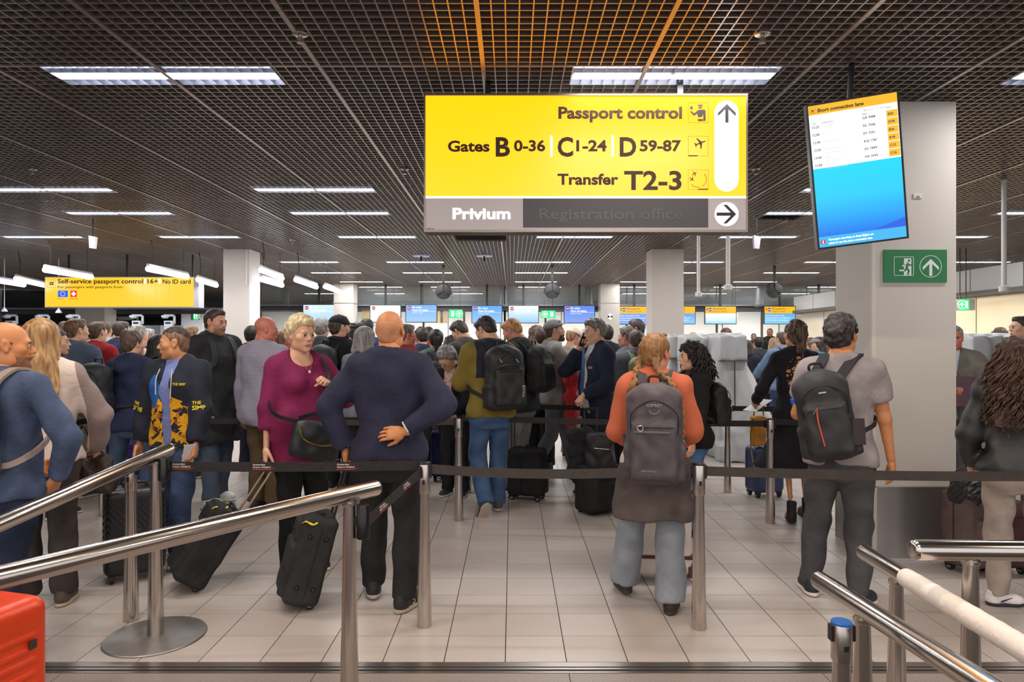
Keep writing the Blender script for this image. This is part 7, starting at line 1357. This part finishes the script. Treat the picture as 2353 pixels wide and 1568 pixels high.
# papers and phone
def sheet(name, label, S, i, off, w, h, yaw=0, pit=0, cat='papers', m=None, th=.004):
    T, c = held(name, label, cat, S, i, off); T.rotation_euler = (R(pit), 0, S.obj.rotation_euler[2]+R(yaw)); m = m or mat('paper', '#e6e3e6', .6); q = MB(); q.bb((-w/2, -th/2, -h/2), (w/2, th/2, h/2)); q.obj('sheet', m, T)
    return T
T = sheet('boarding_papers', 'white boarding papers in the hand of the printed hoodie man', ph, 1, (.02, .035, .10), .085, .20, 60, -18); m = MB(); m.bb((-.042, -.004, .03), (-.03, -.0022, .095)); m.obj('purple_stripe', mat('purple_print', '#5a4a8a', .6), T)
sheet('folded_papers', 'white folded papers held out by the woman in the lace dress', pl_, 1, (.01, .05, .12), .15, .26, -60, -68)
T = sheet('phone', 'black phone at the ear of the man in the suit', ps, 0, (.0, .034, .10), .072, .15, 75, 12, 'phone', mat('phone_black', '#101012', .25), .009); T.rotation_euler = (Matrix.Rotation(ps.obj.rotation_euler[2], 3, 'Z') @ Matrix(ps.Rhand[0])).to_euler(); m = MB(); m.bb((-.02, .0047, .03), (.0, .006, .06)); m.obj('phone_camera', mat('phone_glass', '#22252c', .1), T)
T = sheet('folder', 'burgundy leather folder held by the man in tweed', ptw, 1, (.0, .05, .12), .38, .28, 10, 14, 'folder', mat('burgundy_leather', '#4a1f33', .5, 0, 'leather', 60, .15), .02); m = MB(); m.bb((-.05, -.018, .10), (.02, -.0101, .125)); m.obj('clip', CHROME, T)
sheet('passport', 'small passport in the hands of the grey haired woman with glasses', PEOPLE['b12'], 1, (0, .04, .09), .09, .13, 20, 40, 'passport', mat('passport_blue', '#9fb4cc', .6), .006)
T = sheet('folded_papers', 'white slip in the hand of the woman with glasses pushed up', PEOPLE['a1'], 0, (0, .03, .10), .08, .14, 0, 40)
# folded red and grey coats on the arm of the grey hoodie man; coat over the black case
T = thing('red_jacket', 'bright red jacket carried over the arm of the grey capped man', 'jacket', P(1312, 905, 7.72))
def f(F): F.rbox((0, 0, -.08), (.075, .08, .30), .05); F.ell((0, 0, .2), (.10, .10, .07), k=.04)
bag_mesh(f, (-.16, -.16, -.45), (.16, .16, .32), .014, mat('red_cloth', '#d12f36', .8, 0, 'cloth', 50, .25), T, 'cloth', .012, 1)
# ---------------- luggage
CASE1 = suitcase(-116, 1640, .50, .26, .715, 74, 'orange hard shell case in the bottom left corner', '#e0400c', 'hard', d=2.2, fine=True, ribdir='z', trim='#2a2322')
suitcase(310, 1322, .37, .24, .62, 30, 'black ribbed hard shell case behind the two left posts', '#19191b', 'hard', d=4.62, fine=True, ribdir='d')
suitcase(418, 1366, .35, .21, .53, -58, 'black soft case tipped over with a yellow ribbon, left one', '#202022', 'soft', tilt=34, d=4.4, wheels=2, handle=.45, hcol='#a58d76', fine=True)
CASE4 = suitcase(682, 1402, .35, .21, .54, -70, 'black soft case leaning with a yellow ribbon, pulled by the navy jumper man', '#2b2b2c', 'soft', tilt=15, d=4.15, wheels=2, handle=.46, hcol='#3a302c', fine=True)
for nm, (px, py, d, rz) in (('left', (505, 1168, 4.42, 20)), ('right', (712, 1203, 4.0, -10))):
    T = thing('luggage_ribbon', f'yellow ribbon tied to the {nm} one of the two leaning black cases', 'ribbon', P(px, py, d), R(rz)); m = MB(); m.ribbon(bezier([(-.045, 0, .0), (-.02, -.01, .012), (.0, 0, 0), (.03, -.012, -.004), (.05, 0, .006)], 12), (0, -.3, 1), .014, .003); m.obj('ribbon', mat('ribbon_yellow', '#e3c21f', .6), T)
suitcase(1030, 1100, .40, .26, .56, 6, 'dark blue fabric case beside the steel post in the middle', '#2c3364', 'soft', d=7.9)
suitcase(1211, 1144, .24, .36, .52, 70, 'small black cabin case behind the olive jumper man', '#1e1e20', 'soft', d=6.9, handle=.3)
suitcase(1372, 1176, .36, .26, .46, 30, 'black wheeled case of the man in the suit', '#1d1d1e', 'soft', d=6.37, wheels=2, handle=.50)
suitcase(1512, 1348, .42, .24, .68, -6, 'cream retro case with burgundy straps behind the legs of the girl with plaits', '#cfc3b6', 'hard', d=4.6, fine=True, ribdir='n', trim='#4a1f2c')
T = bpy.data.objects[[o.name for o in SC.objects if o.get('label', '').startswith('cream retro')][0]]
for z in (.17, .55, .60): m = MB(); m.bb((-.215, -.126, z), (.215, .126, z+.022)); m.obj('burgundy_strap', mat('burgundy_trim', '#4a2030', .5), T)
for sx in (-1, 1): m = MB(); m.bb((sx*.215-.03 if sx > 0 else -.218, -.124, .05), (.218 if sx > 0 else -.185, .124, .12)); m.obj('corner_guard', mat('burgundy_trim', '#4a2030', .5), T)
suitcase(1756, 1138, .34, .24, .52, 12, 'navy hard case under the mustard bag', '#2f3d63', 'hard', d=7.05, ribdir='d')
suitcase(2234, 1335, .33, .24, .56, 20, 'brown fabric case under the quilted black bag', '#5d4c48', 'soft', d=4.75, fine=True)
suitcase(2302, 1345, .30, .20, .50, 10, 'dark red case behind the pale joggers', '#4a2b2b', 'soft', d=4.72)
suitcase(314, 1108, .36, .25, .50, 10, 'purple case behind the printed hoodie man', '#57408c', 'soft', d=7.7)
suitcase(216, 1040, .40, .26, .62, 0, 'navy case behind the knitted waistcoat', '#2b3452', 'soft', d=9.0)
suitcase(1180, 1020, .30, .22, .62, 0, 'wine red case beyond the jeans of the olive jumper man', '#7a3048', 'hard', d=9.4, ribdir='x')
suitcase(968, 1080, .36, .25, .55, -12, 'black case behind the navy jumper man', '#1c1c20', 'soft', d=8.4)
for y_, z_ in ((-.045, .13), (.05, .13), (-.045, .43), (.05, .43)): m = MB(); m.lathe([(.014, 0), (.014, .004), (.009, .013), (.003, .016)], 12, (.175, y_, z_), Matrix.Rotation(R(90), 3, 'Y')); autosmooth(m.obj('rubber_foot', BLACKP, CASE4))
# bags resting on cases
T = thing('rucksack', 'dark rucksack and strap lying on the black wheeled case', 'backpack', P(1378, 1040, 6.3))
def f(F): F.rbox((0, 0, 0), (.135, .10, .19), .08); F.ell((.02, -.09, -.02), (.09, .05, .12), k=.02)
bag_mesh(f, (-.22, -.2, -.28), (.22, .2, .28), .013, mat('pack_black', '#19191a', .6, 0, 'cloth', 70, .2), T, 'pack_body', .007, 2); m = MB(); m.tube([(-.07, -.15, .06), (.07, -.15, .05)], .004, 5); m.obj('zip', CHROME, T)
T = thing('coat', 'black coat draped beside the rucksack on the wheeled case', 'coat', P(1336, 1045, 6.45))
def f(F): F.rbox((0, 0, -.02), (.13, .07, .24), .06); F.ell((0, 0, .18), (.12, .09, .08), k=.04)
bag_mesh(f, (-.22, -.18, -.32), (.22, .18, .32), .014, mat('black_coat', '#1a1a20', .85, 0, 'cloth', 50, .25), T, 'cloth', .011, 5)
T = thing('handbag', 'mustard yellow handbag with a chain on the navy hard case', 'handbag', P(1742, 990, 6.95), R(10))
def f(F): F.rbox((0, 0, 0), (.075, .05, .155), .03)
bag_mesh(f, (-.14, -.1, -.21), (.14, .1, .21), .012, mat('mustard_leather', '#b57a22', .5, 0, 'leather', 50, .2), T); m = MB(); m.tube(bezier([(-.075, -.03, .13), (-.11, -.05, -.1), (-.06, -.06, -.42), (.03, -.06, -.46)], 20), .006, 6); m.obj('chain', gold, T); m = MB(); m.tube(bezier([(-.05, 0, .15), (-.03, 0, .23), (.04, 0, .25), (.06, 0, .15)], 12), .007, 6); m.obj('handle', mat('mustard_trim', '#6b4a1c', .5), T)
T = thing('quilted_bag', 'black quilted bag lying on the brown fabric case', 'handbag', P(2238, 1108, 4.72), R(20))
def f(F): F.ell((0, 0, -.02), (.155, .12, .15)); F.rbox((0, 0, -.10), (.15, .11, .07), .06, k=.04)
bag_mesh(f, (-.24, -.2, -.24), (.24, .2, .22), .010, mat('quilted_black', '#17171b', .35, 0, 'quilt', 9, .9, .05, spec=.6), T, wr=.006); m = MB(); m.tube(bezier([(-.08, 0, .11), (-.04, -.02, .20), (.05, -.02, .20), (.09, 0, .10)], 12), .009, 6); m.obj('handle', BLACKP, T)
